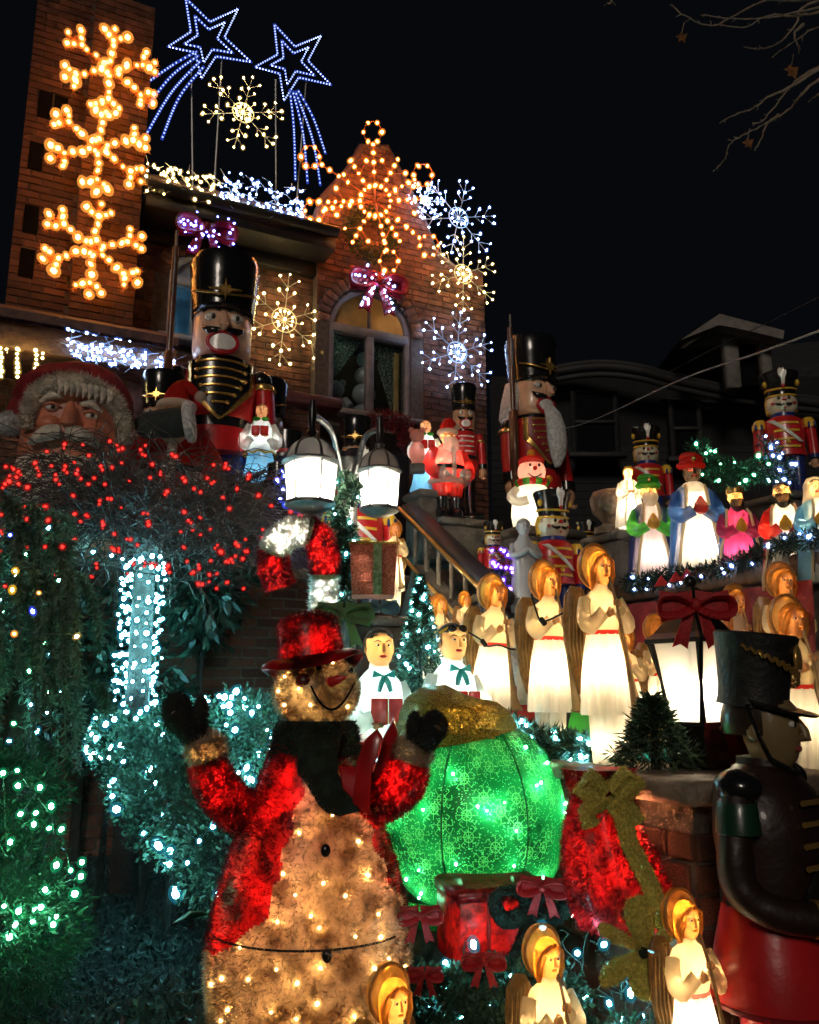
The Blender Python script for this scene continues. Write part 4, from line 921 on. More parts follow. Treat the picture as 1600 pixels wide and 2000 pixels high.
# ================================================================== placing the figures
T_ = 2.2
def spot(px, D, z, py=None):
    p = gp(px, D, z) if py is None else at(px, py, D)
    return (p.x, p.y, z)
GN = 'tall painted nutcrackers'
r = thing('nutcracker', 'huge moustached nutcracker with black striped chest plate on left of the facade', 'nutcracker', spot(435, 7.9, T_, 640), 15, (Zof(490, 7.9) - T_) / 2.775, GN); nutcracker(r)
r = thing('nutcracker', 'big nutcracker with long grey beard beside the smiling lit snowman', 'nutcracker', spot(1040, 9.0, T_ + .1, 780), 33, (Zof(650, 9.0) - T_ - .1) / 2.775, GN); nutcracker(r, beard=True, hair=True, lapel=p_dred)
small_n = thing('nutcracker', 'narrow nutcracker with black hat and white braid behind the glowing Santa', 'nutcracker', spot(906, 7.3, 2.6, 820), 8, (Zof(745, 7.3) - 2.6) / 2.775, GN); nutcracker(small_n, plate=False, gun=False, simple=True, pants=p_black, skin=p_tan)
small_n.scale = (small_n.scale[0] * .88, small_n.scale[1] * .88, small_n.scale[2])
copytree(small_n, spot(520, 8.1, T_, 780), 10, (Zof(738, 8.1) - T_) / 2.775, 'dark nutcracker standing behind the first blue skirted caroler')
copytree(small_n, spot(318, 7.3, T_, 780), 0, (Zof(722, 7.3) - T_) / 2.775, 'dim nutcracker half hidden behind the Santa with dark sack')
copytree(small_n, spot(696, 7.6, T_, 850), 0, (Zof(812, 7.6) - T_) / 2.775, 'nutcracker with silver hat badge behind the double lantern')
GS = 'round headed toy soldiers'
ts = thing('toy_soldier', 'toy soldier with white plume and curled moustache on the steps behind the angels', 'toy soldier', spot(1088, 5.5, Zof(945, 5.5) - .95), 18, .95 / 1.7, GS); toy_soldier(ts)
def soldier(px, top, D, h, rz, label): copytree(ts, spot(px, D, Zof(top, D) - h), rz, h / 1.7, label)
soldier(700, 862, 5.6, 1.15, 12, 'white faced toy soldier standing behind the double lantern post')
soldier(1272, 820, 7.6, 1.0, -6, 'toy soldier behind the king in the green turban')
soldier(1545, 708, 7.0, 1.12, -14, 'toy soldier high above the shepherd at the right edge')
soldier(966, 1012, 5.7, .5, 10, 'small toy soldier with purple lit chest beside the stair rail')
soldier(1150, 1012, 6.2, .57, 10, 'toy soldier with tilted cup hat behind the tallest angel')
# angels
GA = 'trumpet angels on the stair wall'
an = thing('angel', 'largest glowing trumpet angel, front of the row of three', 'angel', spot(1190, 3.4, .918), 20, 1.0, GA); angel(an)
copytree(an, spot(1078, 3.8, .918), 22, 1.0, 'middle glowing trumpet angel with black plug at its waist')
copytree(an, spot(957, 4.3, .918), 26, 1.0, 'rearmost glowing trumpet angel of the row, beside the choir boy')
copytree(an, spot(775, 2.15, Zof(1912, 2.15) - .905 * .78), 30, .78, 'angel at the bottom edge in front of the big snowman, only its halo showing')
copytree(an, spot(1085, 2.38, Zof(1830, 2.38) - .905 * .78), 24, .78, 'glowing angel at the bottom below the red present')
copytree(an, spot(1380, 2.38, Zof(1755, 2.38) - .905 * .74), 24, .74, 'glowing angel at the bottom beside the red skirted soldier')
sm = thing('angel', 'small angel glowing amber behind the little fir tree', 'angel', spot(834, 5.2, 1.25), 10, .62, 'small angels further back'); angel(sm, True, .45); MB().tube([(0, 0, .02), (0, 0, -1.6)], .012, 6).build('stake', blackmetal, sm)
for px, top, D, sc_, rz, lb in ((862, 1150, 4.9, .70, 20, 'small angel just right of the little fir tree'), (912, 1148, 5.4, .55, 20, 'tiny angel behind the rearmost trumpet angel'), (1240, 1208, 4.0, .75, -10, 'small angel between the tallest angel and the black lantern'),
                                (768, 1002, 5.6, .70, 10, 'amber angel glowing behind the red gift box'), (1302, 1190, 4.1, .8, 10, 'small angel behind the left bow loop of the black lantern'), (1432, 1168, 3.9, .85, 14, 'small angel right behind the black lantern roof'),
                                (1466, 1128, 4.5, .95, 0, 'dim angel against the red panels above the lantern'), (1556, 1082, 4.2, 1.0, 0, 'dim angel highest against the red panels at the right'), (1572, 1146, 3.5, 1.05, 10, 'bright angel at the right edge behind the black shako')):
    c_ = copytree(sm, spot(px, D, Zof(top, D) - .905 * sc_), rz, sc_, lb)
    if px == 768: lamp(c_, (.25, .1, .3), 2.5, (1, .8, .45), .03)
# kings on the side terrace
for o_ in [o for o in bpy.data.objects if o.name.split('.')[0] == 'angel' and o.parent is None]: o_.scale = (o_.scale[0] * rnd.uniform(.79, .86), o_.scale[1] * .82, o_.scale[2]); o_.rotation_euler[0] = rnd.uniform(-.035, .035); o_.rotation_euler[1] = rnd.uniform(-.04, .04)
GK = 'robed kings and shepherds'
def king_at(px, top, D, zb, lb, *a, **k):
    h = Zof(top, D) - zb; r = thing('robed_king' if 'king' in lb else 'shepherd', lb, 'figure', spot(px, D, zb), k.pop('rz', -8), h / .81, GK); king(r, *a, **k); return r
king_at(1278, 920, 5.55, 1.86, 'king in green turban with white beard and navy cloak', plas('pale_lilac', (.62, .52, .56)), b_navy, b_green, b_skin, b_white, sleeve=b_green, lit=1.15, open_=.75)
king_at(1366, 876, 5.2, 1.86, 'dark faced king in red turban with glowing white robe', b_white, b_blue, b_red, b_black, None, collar=b_white, gift=b_red, lit=2.0, open_=.9, rz=-4)
king_at(1450, 938, 4.85, 1.80, 'king in blue hood and crown with magenta robe', b_purple, b_blue, p_gold, b_skin, b_black, style='crown', sleeve=b_purple, lit=1.0, rz=-10, open_=1.4)
king_at(1545, 922, 4.45, 1.72, 'bearded shepherd in red mantle at the right end of the terrace', b_white, b_red, b_black, b_skin, b_black, style='plain', sleeve=b_red, lit=1.3, rz=-22, gift=b_yel, open_=1.2)
king_at(1612, 915, 4.3, 1.74, 'figure in blue and white cut off by the right edge', b_white, b_sky, b_white, b_skin, None, style='hood', lit=1.0, rz=-20)
# carolers, Santas, snowmen, choir
ca = thing('caroler', 'glowing caroler in pale blue bell skirt in front of the huge nutcracker', 'caroler', spot(506, 7.45, Zof(952, 7.45) + .002), 6, (Zof(778, 7.45) - Zof(952, 7.45)) / .60, 'blue skirted carolers'); caroler(ca)
copytree(ca, spot(832, 6.85, 2.772), 8, (Zof(812, 6.85) - 2.772) / .60, 'glowing caroler in pale blue skirt beside the lit Santa')
r = thing('santa', 'glowing plastic Santa in red suit beside the stair rail', 'santa', spot(875, 6.75, 2.557), 22, (Zof(808, 6.75) - 2.557) / .88, 'Santa figures'); santa(r, 1.4)
r = thing('santa', 'dim Santa carrying a fur edged dark sack below the nutcracker rifle', 'santa', spot(345, 7.1, T_, 800), 12, (Zof(748, 7.1) - T_) / .88, 'Santa figures'); santa(r, 0)
sk = M('sack', (.022, .028, .026), .85, var=.3, bump=.4)
MB().loft([(0, 0, 0, .05, .05), (.0, 0, .05, .10, .09), (0, 0, .3, .12, .10), (0, 0, .38, .11, .10)], 18).build('sack', sk, r); s_ = KIDS[r.name][-1]; s_.location = (-.16, -.19, .60); s_.rotation_euler = (0, R(82), R(-6)); s_.scale = (.6, .6, .6)
q = MB(); q.tube([(.02 + .0 * a, .12 * math.cos(a), .115 * math.sin(a)) for a in [2 * math.pi * k / 16 for k in range(16)]], .035, 8, closed=True)
o = q.build('sack_fur', fur, r); o.location = (.06, -.19, .635); o.rotation_euler = (0, R(-8), R(-6)); o.scale = (.66, .66, .66)
r = thing('snowman', 'smiling lit snowman with red and green striped scarf', 'snowman', spot(1042, 6.3, 2.362), 6, (Zof(868, 6.3) - 2.362) / .63, 'plastic snowmen'); snowman_small(r, pw=1.5)
r = thing('snowman', 'snowman coloured purple for purple light, in dark top hat left of the double lantern', 'snowman', spot(562, 7.75, T_, 880), 10, (Zof(845, 7.75) - T_) / .68, 'plastic snowmen'); snowman_small(r, b_purple_lit, False, None, 0, tophat=True)
copytree(r, spot(545, 7.35, T_, 960), 20, (Zof(905, 7.35) - T_) / .68, 'second snowman coloured purple for purple light, lower and behind the candy cane')
r = thing('choir_boy', 'glowing choir boy in white with red book beside the snowman hat', 'choir boy', spot(738, 4.0, Zof(1212, 4.0) - .82), 18, 1.0, 'choir boys'); choirboy(r)
r = thing('choir_boy', 'glowing choir boy with dark glasses on his head above the green ornament', 'choir boy', spot(886, 4.1, Zof(1202, 4.1) - .82), 24, 1.0, 'choir boys'); choirboy(r, True)
# pink pony ornament beside the second caroler
r = thing('toy_bear', 'small pink toy bear raised beside the second caroler', 'toy', spot(815, 6.7, 2.9), 0, 1.0)
MB().ball((0, 0, .16), (.065, .06, .10), 12, 8).build('body', b_pink, r); MB().ball((0, -.01, .30), (.06, .055, .055), 12, 8).build('head', b_pink, r)
for sg in (-1, 1): MB().ball((sg * .045, 0, .35), .024, 8, 6).build('ear', b_pink, r)
MB().box((0, 0, .03), (.12, .1, .07), .01).build('stand', stone, r); lamp(r, (0, 0, .2), .10, (1, .6, .5))
# small white praying statue on the steps
r = thing('statue', 'little white stone child statue beside the plumed soldier', 'statue', spot(1026, 5.3, Zof(1170, 5.3)), 10, 1.0)
MB().loft([(0, 0, 0, .09, .08), (0, 0, .2, .075, .065), (0, 0, .33, .085, .065), (0, 0, .38, .04, .04), (0, 0, .41, .03, .03)], 20, fold=.04).build('robe', p_grey, r); head(r, (0, -.01, .455), .048, p_grey, p_grey, 'cap', p_grey, False)
for sg in (-1, 1): MB().tube(bez([(sg * .07, 0, .34), (sg * .09, -.04, .27), (sg * .04, -.08, .28), (0, -.085, .31)], 4), .022, 8).build('arm', p_grey, r)
MB().loft([(0, 0, -.25, .07, .07), (0, 0, 0, .1, .09)], 16).build('base', stone, r)
# carved urn and little white figure on the column
r = thing('carved_urn', 'carved stone lion head urn on the column by the kings', 'urn', spot(1198, 5.9, 2.272), 10, 1.0)
MB().loft([(0, 0, 0, .13, .12), (0, 0, .04, .13, .12), (0, 0, .07, .07, .07), (0, 0, .1, .08, .08), (0, 0, .15, .14, .12), (0, 0, .25, .155, .14), (0, 0, .30, .13, .12), (0, 0, .31, .1, .1)], 22, fold=.03, k=8).build('bowl', capstone, r)
MB().ball((-.06, -.1, .2), (.08, .06, .075), 12, 8).build('lion_face', capstone, r); MB().ball((-.07, -.15, .18), (.035, .035, .03), 10, 6).build('muzzle', capstone, r)
r = thing('small_figure', 'little glowing white figure with orange face on the column', 'figure', spot(1232, 5.75, 2.29), 0, (Zof(900, 5.75) - 2.29) / .82); king(r, b_white, b_white, b_red, b_skin, None, style='plain', sleeve=b_white, gift=None, lit=1.6)
# ================================================================== tinsel helpers
def fuzz(src, n, l, wd, up=0.0, front=True):
    mb = MB(); fs = []; tot = 0; cum = []
    for f in src.f:
        if len(f) not in (3, 4): continue
        P = [Vector(src.v[i]) for i in f]; nr = (P[1] - P[0]).cross(P[-1] - P[0])
        if nr.length < 1e-10: continue
        fs.append((P, nr.normalized())); tot += nr.length; cum.append(tot)
    import bisect
    for _ in range(n):
        P, nr = fs[min(bisect.bisect(cum, rnd.random() * tot), len(fs) - 1)]
        if front and nr.y > .45: continue
        a, b_ = rnd.random(), rnd.random()
        p = P[0].lerp(P[1], a); q_ = P[-1].lerp(P[2] if len(P) > 3 else P[1], a); p = p.lerp(q_, b_)
        mb.hair(p, (nr + rvec(.75) + Vector((0, 0, up))).normalized(), l * rnd.uniform(.5, 1.2), wd)
    return mb
def tin(n, c, c2=None, t=.5, vs_=9, **k): return M('tinsel_' + n, c, .35, trans=t, c2=c2, vs_=vs_, var=.5, ramp=(.38, .62), **k)
t_cream = tin('cream', (.68, .55, .40), (.20, .13, .075), .5, 13, detail=9); t_red = tin('red', (.62, .012, .018), (.07, .004, .006), .5, 9, detail=6); t_white = tin('white', (.88, .88, .80), (.6, .62, .56), .5); t_green = tin('olive', (1.0, .86, .22), (.55, .50, .08), .08, 110, bump=.8, bs=200)  # cream: brown mottle paints in the shading between tinsel strands
t_black = M('black_plush', (.010, .012, .010), .9, var=.5, vs_=20, bump=.8, bs=90); t_dkgreen = M('dark_green_plush', (.012, .022, .014), .9, var=.6, vs_=18, bump=.8, bs=90)
t_mint = tin('mint', (.48, .66, .36), (.2, .36, .16), .35, 60, bump=.8, bs=200); t_ice = tin('ice', (.45, .70, .80), (.2, .42, .52), .35, 60, bump=.8, bs=200)

# ================================================================== the big snowman
DS = 2.9; ks = DS / F
SB = gp(600, DS, gh((600 - 800) / F * DS, 2.9))
sn = thing('snowman', 'big fuzzy tinsel snowman in red hat, jacket and dark scarf, arms raised', 'snowman', SB)
lx = lambda px: (px - 600) * ks
lz = lambda py: Zof(py, DS) - SB.z
prof = [(2040, 150), (2025, 176), (1980, 192), (1920, 200), (1850, 201), (1780, 192), (1700, 172), (1630, 146), (1570, 122), (1510, 100), (1460, 86)]
def interp(tab, v):
    tab = sorted(tab)
    if v <= tab[0][0]: return tab[0][1]
    for (a, x), (b_, y) in zip(tab, tab[1:]):
        if v <= b_: return x + (y - x) * (v - a) / (b_ - a)
    return tab[-1][1]
xl = [(1450, 605), (1560, 588), (1650, 566), (1760, 540), (1800, 505), (1850, 430), (1862, 390)]; xr = [(1450, 640), (1560, 688), (1600, 712), (1700, 752), (1790, 792), (1830, 810)]
nz_, na = 92, 160; rings_ = []
for i in range(nz_ + 1):
    py = 2040 - (2040 - 1455) * i / nz_; hw = interp(prof, py)
    rings_.append((py, hw, [(hw * ks * math.sin(2 * math.pi * j / na), -hw * ks * .92 * math.cos(2 * math.pi * j / na), lz(py)) for j in range(na)]))
bel, jak = MB(), MB()
for i in range(nz_):
    py, hw, r0 = rings_[i]; r1 = rings_[i + 1][2]
    for j in range(na):
        k = (j + 1) % na; a = 2 * math.pi * (j + .5) / na; px = 600 + hw * math.sin(a); front = math.cos(a) > 0
        wob = 6 * math.sin(py * .09)
        red = (py < 1858) and ((px < interp(xl, py) + wob or px > interp(xr, py) + wob) if front else True)
        (jak if red else bel).q(r0[j], r0[k], r1[k], r1[j])
bel.build('belly', t_cream, sn); jak.build('jacket', t_red, sn)
fuzz(bel, 15000, .022, .0016).build('belly_tinsel', t_cream, sn, False, kind='stuff'); fuzz(jak, 900, .014, .0016).build('jacket_sparkle', M('silver_fleck', (.9, .75, .7), .15, .9), sn, False, kind='stuff'); fuzz(jak, 12000, .02, .0016).build('jacket_tinsel', t_red, sn, False, kind='stuff')
MB().tube([(rings_[36][2][j][0] * 1.008, rings_[36][2][j][1] * 1.008, lz(1818)) for j in list(range(132, 160)) + list(range(0, 28))], .0035, 5).build('seam', t_black, sn)
hd = MB(); hd.ball((lx(602), 0, lz(1350)), (90 * ks, 86 * ks, 78 * ks), 32, 20); hd.build('head', t_cream, sn); fuzz(hd, 5000, .02, .0015).build('head_tinsel', t_cream, sn, False, kind='stuff')
# hat: tilted brim and crown
ha = Matrix.Rotation(R(-9), 3, 'Y') @ Matrix.Rotation(R(-8), 3, 'X'); hc = Vector((lx(592), 0, lz(1284)))
def hpt(x, y, z): return tuple(hc + ha @ Vector((x, y, z)))
brim = MB(); brim.rings([[hpt(rr * math.cos(a), rr * .95 * math.sin(a), zz + (.025 * math.cos(2 * a) * (rr / .19) ** 2)) for a in [2 * math.pi * k / 40 for k in range(40)]] for rr, zz in ((.10, .012), (.15, .004), (.186, -.018), (.192, -.034), (.184, -.036), (.15, -.012), (.10, -.004))], False, False)
crown = MB(); crown.rings([[hpt(rr * math.cos(a), rr * math.sin(a), zz) for a in [2 * math.pi * k / 36 for k in range(36)]] for rr, zz in ((.118, .0), (.114, .05), (.112, .11), (.11, .145), (.09, .162), (.05, .165), (.004, .158))], False, True)
for q, nm in ((brim, 'hat_brim'), (crown, 'hat_crown')):
    q.build(nm, t_red, sn); fuzz(q, 3500, .018, .0015).build(nm + '_tinsel', t_red, sn, False, kind='stuff')
# face, turned to the viewer's right
fy = lambda x, z: -86 * ks * math.sqrt(max(.06, 1 - ((x - lx(602)) / (90 * ks)) ** 2 - ((z - lz(1350)) / (80 * ks)) ** 2))
def fp(px, py, o=.012): x, z = lx(px), lz(py); return (x, fy(x, z) - o, z)
MB().ball(fp(614, 1300), (.011, .008, .012), 10, 8).build('eye', p_black, sn); MB().ball(fp(676, 1306), (.011, .008, .012), 10, 8).build('eye', p_black, sn)
MB().tube([fp(640, 1332, .005), fp(657, 1326, .05), fp(672, 1322, .085)], [.02, .016, .004], 10).build('nose', p_red, sn)
MB().tube([fp(602 + 84 * t, 1325 + 62 * math.sin(math.pi * min(1, .05 + t * .93)) ** .8, .02) for t in [k / 18 for k in range(19)]], .0042, 6).build('smile', p_black, sn)
MB().ball(fp(585, 1330, -.012), (.032, .02, .028), 12, 8).build('cheek', tin('rust', (.22, .03, .012), (.08, .012, .006), .4, 20), sn)
# scarf
sf = MB(); sf.loft([(lx(602), 0, lz(1500), .150, .140), (lx(602), 0, lz(1475), .165, .150), (lx(604), 0, lz(1440), .152, .142), (lx(604), 0, lz(1412), .138, .13)], 36, fold=.02, k=7); sf.build('scarf', t_dkgreen, sn); fuzz(sf, 3500, .018, .0016).build('scarf_pile', t_dkgreen, sn, False, kind='stuff')
sl = MB(); rows = []
for px, py, hw_, o in ((622, 1440, 44, .17), (618, 1480, 40, .185), (618, 1520, 40, .19), (632, 1550, 44, .20), (652, 1575, 42, .215), (668, 1590, 36, .22)):
    rows.append([(lx(px - hw_), -o + .03, lz(py - 6)), (lx(px), -o, lz(py)), (lx(px + hw_), -o + .03, lz(py - 8)), (lx(px + hw_ - 2), -o + .055, lz(py - 8)), (lx(px), -o + .03, lz(py)), (lx(px - hw_ + 2), -o + .055, lz(py - 6))])
sl.rings(rows).build('scarf_tail', t_dkgreen, sn); fuzz(sl, 2600, .018, .0016).build('scarf_tail_pile', t_dkgreen, sn, False, kind='stuff')
# arms
for nm, pts, rad, cuff, mit, th in (('arm', [(505, 1610, .0), (455, 1590, -.06), (415, 1545, -.10), (392, 1488, -.12)], [.07, .075, .072, .062], (390, 1468, 40), [(332, 1392), (31, 40)], [(380, 1398), (16, 40)]),
                                ('arm', [(700, 1590, .0), (752, 1560, -.08), (785, 1530, -.12), (802, 1490, -.13)], [.07, .082, .08, .066], (806, 1474, 38), [(850, 1420), (27, 30)], [(810, 1424), (15, 32)])):
    ap2 = bez([(lx(a), y, lz(b_)) for a, b_, y in pts], 6); rr = []
    for k in range(len(ap2)): t_ = k / 6; i = min(int(t_), len(rad) - 2); rr.append(rad[i] + (rad[i + 1] - rad[i]) * (t_ - i))
    q = MB(); q.tube(ap2, rr, 20); q.build(nm, t_red, sn); fuzz(q, 4200, .02, .0016, front=False).build('arm_tinsel', t_red, sn, False, kind='stuff')
    q = MB(); q.ball((lx(cuff[0]), pts[-1][2], lz(cuff[1])), (cuff[2] * ks, cuff[2] * ks, cuff[2] * ks * .9), 20, 12); q.build('cuff', t_cream, sn); fuzz(q, 2200, .022, .0016).build('cuff_tinsel', t_cream, sn, False, kind='stuff')
    q = MB(); yy = pts[-1][2] - .02; m0, m1 = mit; q.tube([(lx(cuff[0]), yy + .02, lz(cuff[1] - 14)), (lx((m0[0] + cuff[0]) / 2), yy, lz((m0[1] + cuff[1]) / 2)), (lx(m0[0]), yy, lz(m0[1]))], [.045, .05, .05], 12)
    q.ball((lx(m0[0]), yy, lz(m0[1])), (m1[0] * ks, .04, m1[1] * ks), 18, 12); t0, t1 = th; q.ball((lx(t0[0]), yy - .015, lz(t0[1])), (t1[0] * ks, .03, t1[1] * ks), 14, 10)
    MB().ball((lx(m0[0] + 2), yy - .036, lz(m0[1] + 4)), (.018, .008, .013), 10, 8).build('palm_patch', t_cream, sn); q.build('mitten', t_black, sn); fuzz(q, 2200, .012, .0014, front=False).build('mitten_pile', t_black, sn, False, kind='stuff')
    lamp(sn, (lx(cuff[0]), pts[-1][2] - .035, lz(cuff[1])), .10, (1, .56, .16), .006)
    for k in (5, 10, 14): lamp(sn, tuple(ap2[k] + Vector((rnd.uniform(-.02, .02), -.045, 0))), .12, (1, .25, .12), .006)
for z in (1650, 1825): x = 642 if z == 1650 else 652; MB().ball((lx(x), -interp(prof, z) * ks * .90 - .012, lz(z)), (.017, .012, .021), 14, 10).build('button', p_black, sn)
# red plastic bow on the shoulder
vin = M('red_vinyl', (.42, .012, .015), .3, var=.3, coat=.3)
def bowpoly(pts, y0, th, lean):
    mx_, mz_ = lx(pts[0][0]), lz(pts[0][1])
    MB().prism([(lx(a), lz(b_)) for a, b_ in pts], (0, y0, 0), (1, lean, 0), (0, 0, 1), (0, 1, 0), th, .1).build('bow_loop', vin, sn)
bowpoly([(690, 1566), (722, 1588), (728, 1500), (748, 1442), (736, 1424), (712, 1446), (696, 1490)], -.19, .035, -.15)
bowpoly([(730, 1570), (752, 1560), (776, 1500), (776, 1430), (768, 1402), (748, 1440), (732, 1500)], -.165, .03, .1)
bowpoly([(662, 1498), (668, 1540), (700, 1572), (712, 1590), (726, 1592), (716, 1540), (694, 1500)], -.2, .03, .1)
# inner light string
ins = [(640, 1706), (636, 1780), (640, 1846), (562, 1848), (636, 1905), (555, 1920), (470, 1930), (490, 1820), (560, 1770), (740, 1770), (745, 1810), (735, 1860), (700, 1935), (590, 1620), (700, 1640), (620, 1965), (520, 1985), (430, 1900), (455, 1955), (770, 1905), (590, 1725), (680, 1730), (720, 1700), (510, 1870), (600, 1870), (680, 1990), (455, 1880), (540, 1960), (760, 1850), (655, 1960), (600, 1930), (700, 1800), (620, 1760), (470, 1990), (740, 1970), (565, 1690), (650, 1590), (790, 1880)]
for px, py in ins:
    hw = interp(prof, py); sx = max(-.95, min(.95, (px - 600) / hw)); rr = hw * ks - .017
    lamp(sn, (rr * sx, -rr * .92 * math.sqrt(1 - sx * sx), lz(py)), rnd.uniform(.04, .10), (1, .52, .14), .005)
    rb2 = hw * ks + .004; bulb(sn, (rb2 * sx, -rb2 * .92 * math.sqrt(1 - sx * sx), lz(py)), 'amber', .42)
for px, py in ((560, 1520), (500, 1630), (470, 1720), (455, 1790), (425, 1800), (545, 1680), (520, 1590), (440, 1700), (725, 1620), (760, 1720), (775, 1745), (530, 1740), (560, 1600), (575, 1560), (430, 1835)):
    hw = interp(prof, py); sx = max(-.95, min(.95, (px - 600) / hw)); rr = hw * ks - .028
    lamp(sn, (rr * sx, -rr * .92 * math.sqrt(1 - sx * sx), lz(py)), rnd.uniform(.08, .2), (1, .25, .12), .006)
for px, py in ((542, 1320), (600, 1378), (544, 1378), (672, 1382), (640, 1290), (575, 1345), (530, 1350)):
    x, z = lx(px), lz(py); lamp(sn, (x * .93, fy(x, z) * .88, z), .07, (1, .58, .18), .005); bulb(sn, fp(px, py, .003), 'amber', .4)
for a in (3.6, 4.4, 5.2, 5.9): lamp(sn, hpt(.085 * math.cos(a), .085 * math.sin(a), .04 + .05 * (int(a * 10) % 2)), .10, (1, .25, .12), .006)
for a in (3.5, 4.7, 5.8): lamp(sn, hpt(.15 * math.cos(a), .145 * math.sin(a), -.012), .035, (1, .4, .15), .005)

# ================================================================== green glitter ornament
def ornament_mat():
    mt, t, out = nodes('green_glitter'); L = t.links.new
    co = t.nodes.new('ShaderNodeTexCoord'); sx = t.nodes.new('ShaderNodeSeparateXYZ'); L(co.outputs['Object'], sx.inputs[0])
    def mth(op, a, b_=None):
        n_ = t.nodes.new('ShaderNodeMath'); n_.operation = op
        for i, v in enumerate((a, b_)):
            if v is None: continue
            if isinstance(v, (int, float)): n_.inputs[i].default_value = v
            else: L(v, n_.inputs[i])
        return n_.outputs[0]
    az = mth('ARCTAN2', sx.outputs[0], mth('MULTIPLY', sx.outputs[1], -1)); el = mth('DIVIDE', sx.outputs[2], .4)
    cb = t.nodes.new('ShaderNodeCombineXYZ'); L(mth('MULTIPLY', az, 4.2), cb.inputs[0]); L(mth('MULTIPLY', el, 4.2), cb.inputs[1])
    vo = t.nodes.new('ShaderNodeTexVoronoi'); vo.voronoi_dimensions = '2D'; vo.feature = 'F1'; vo.inputs['Scale'].default_value = 1.0; L(cb.outputs[0], vo.inputs['Vector'])
    df = t.nodes.new('ShaderNodeVectorMath'); df.operation = 'SUBTRACT'; L(cb.outputs[0], df.inputs[0]); L(vo.outputs['Position'], df.inputs[1])
    s2 = t.nodes.new('ShaderNodeSeparateXYZ'); L(df.outputs[0], s2.inputs[0]); an_ = mth('ARCTAN2', s2.outputs[1], s2.outputs[0])
    arm = mth('MULTIPLY', mth('ABSOLUTE', mth('SINE', mth('MULTIPLY', an_, 4))), vo.outputs['Distance'])
    line = mth('MULTIPLY', mth('LESS_THAN', arm, .055), mth('LESS_THAN', vo.outputs['Distance'], .46))
    ringp = mth('LESS_THAN', mth('ABSOLUTE', mth('SUBTRACT', vo.outputs['Distance'], .2)), .022)
    dots = mth('LESS_THAN', mth('ABSOLUTE', mth('SUBTRACT', vo.outputs['Distance'], .46)), .02)
    pat = mth('MAXIMUM', line, mth('MAXIMUM', ringp, mth('MULTIPLY', dots, mth('GREATER_THAN', mth('SINE', mth('MULTIPLY', an_, 8)), 0))))
    nz = t.nodes.new('ShaderNodeTexNoise'); nz.inputs['Scale'].default_value = 5; L(co.outputs['Object'], nz.inputs[0])
    r1 = t.nodes.new('ShaderNodeValToRGB'); L(nz.outputs[0], r1.inputs[0]); r1.color_ramp.elements[0].color = (.003, .085, .020, 1); r1.color_ramp.elements[1].color = (.010, .30, .07, 1); r1.color_ramp.elements[0].position = .35; r1.color_ramp.elements[1].position = .65
    mx = t.nodes.new('ShaderNodeMix'); mx.data_type = 'RGBA'; L(pat, mx.inputs[0]); L(r1.outputs[0], mx.inputs[6]); mx.inputs[7].default_value = (.13, .52, .13, 1)
    gl = t.nodes.new('ShaderNodeTexVoronoi'); gl.inputs['Scale'].default_value = 260; L(co.outputs['Object'], gl.inputs['Vector'])
    sc_ = t.nodes.new('ShaderNodeSeparateColor'); L(gl.outputs['Color'], sc_.inputs[0])
    mx2 = t.nodes.new('ShaderNodeMix'); mx2.data_type = 'RGBA'; L(mth('GREATER_THAN', sc_.outputs[0], .93), mx2.inputs[0]); L(mx.outputs[2], mx2.inputs[6]); mx2.inputs[7].default_value = (.14, .75, .25, 1)
    p = t.nodes.new('ShaderNodeBsdfPrincipled'); L(mx2.outputs[2], p.inputs['Base Color']); p.inputs['Roughness'].default_value = .3
    bp = t.nodes.new('ShaderNodeBump'); bp.inputs['Strength'].default_value = .6; bp.inputs['Distance'].default_value = .01; L(sc_.outputs[1], bp.inputs['Height']); L(bp.outputs[0], p.inputs['Normal'])
    tr = t.nodes.new('ShaderNodeBsdfTranslucent'); L(mx2.outputs[2], tr.inputs[0])
    ms = t.nodes.new('ShaderNodeMixShader'); ms.inputs[0].default_value = .65; L(p.outputs[0], ms.inputs[1]); L(tr.outputs[0], ms.inputs[2]); L(ms.outputs[0], out.inputs[0])
    return mt
DO = 3.6; ko = DO / F; oc = at(925, 1590, DO)
orn = thing('glitter_ornament', 'giant glowing green ball ornament with snowflake print and gold cap', 'ornament', oc)
ro = 187 * ko
om = ornament_mat()
q = MB(); q.ball((0, 0, 0), (ro, ro * .95, ro), 56, 32, -.80, .93); q.build('ball', om, orn)
q = MB(); n_ = 30
q.rings([[(-.11 + .0 + rr * math.cos(a), rr * math.sin(a), zz) for a in [2 * math.pi * k / n_ for k in range(n_)]] for rr, zz in ((ro * .66, -ro * .74), (ro * .58, -ro * .99))], False, False); q.build('skirt', om, orn)
for a in (-1.95, -1.1, .6, 2.2):
    MB().tube([(ro * 1.004 * math.cos(b_) * math.cos(a), ro * .955 * math.cos(b_) * math.sin(a), ro * 1.004 * math.sin(b_)) for b_ in [-.9 + 2.05 * k / 20 for k in range(21)]], .0035, 5, flat=.5).build('rib', M('dark_green_wire', (.006, .16, .05), .6, trans=.3), orn)
gcap = M('gold_glitter', (.80, .50, .09), .3, .3, c2=(.16, .11, .015), vs_=150, ramp=(.35, .6), bump=.8, bs=250, trans=.25)
q = MB(); n_ = 48
q.rings([[(-.06 + rr * 1.0 * math.cos(a), rr * .95 * math.sin(a), ro * .80 + zz - .03 * math.cos(a) + sc2 * .022 * abs(math.sin(a * 4.5))) for a in [2 * math.pi * k / n_ for k in range(n_)]] for rr, zz, sc2 in ((.262, -.035, -1), (.268, .0, 0), (.255, .07, 0), (.225, .13, 0), (.17, .17, 0), (.06, .185, 0))], False, True); q.build('cap', gcap, orn)
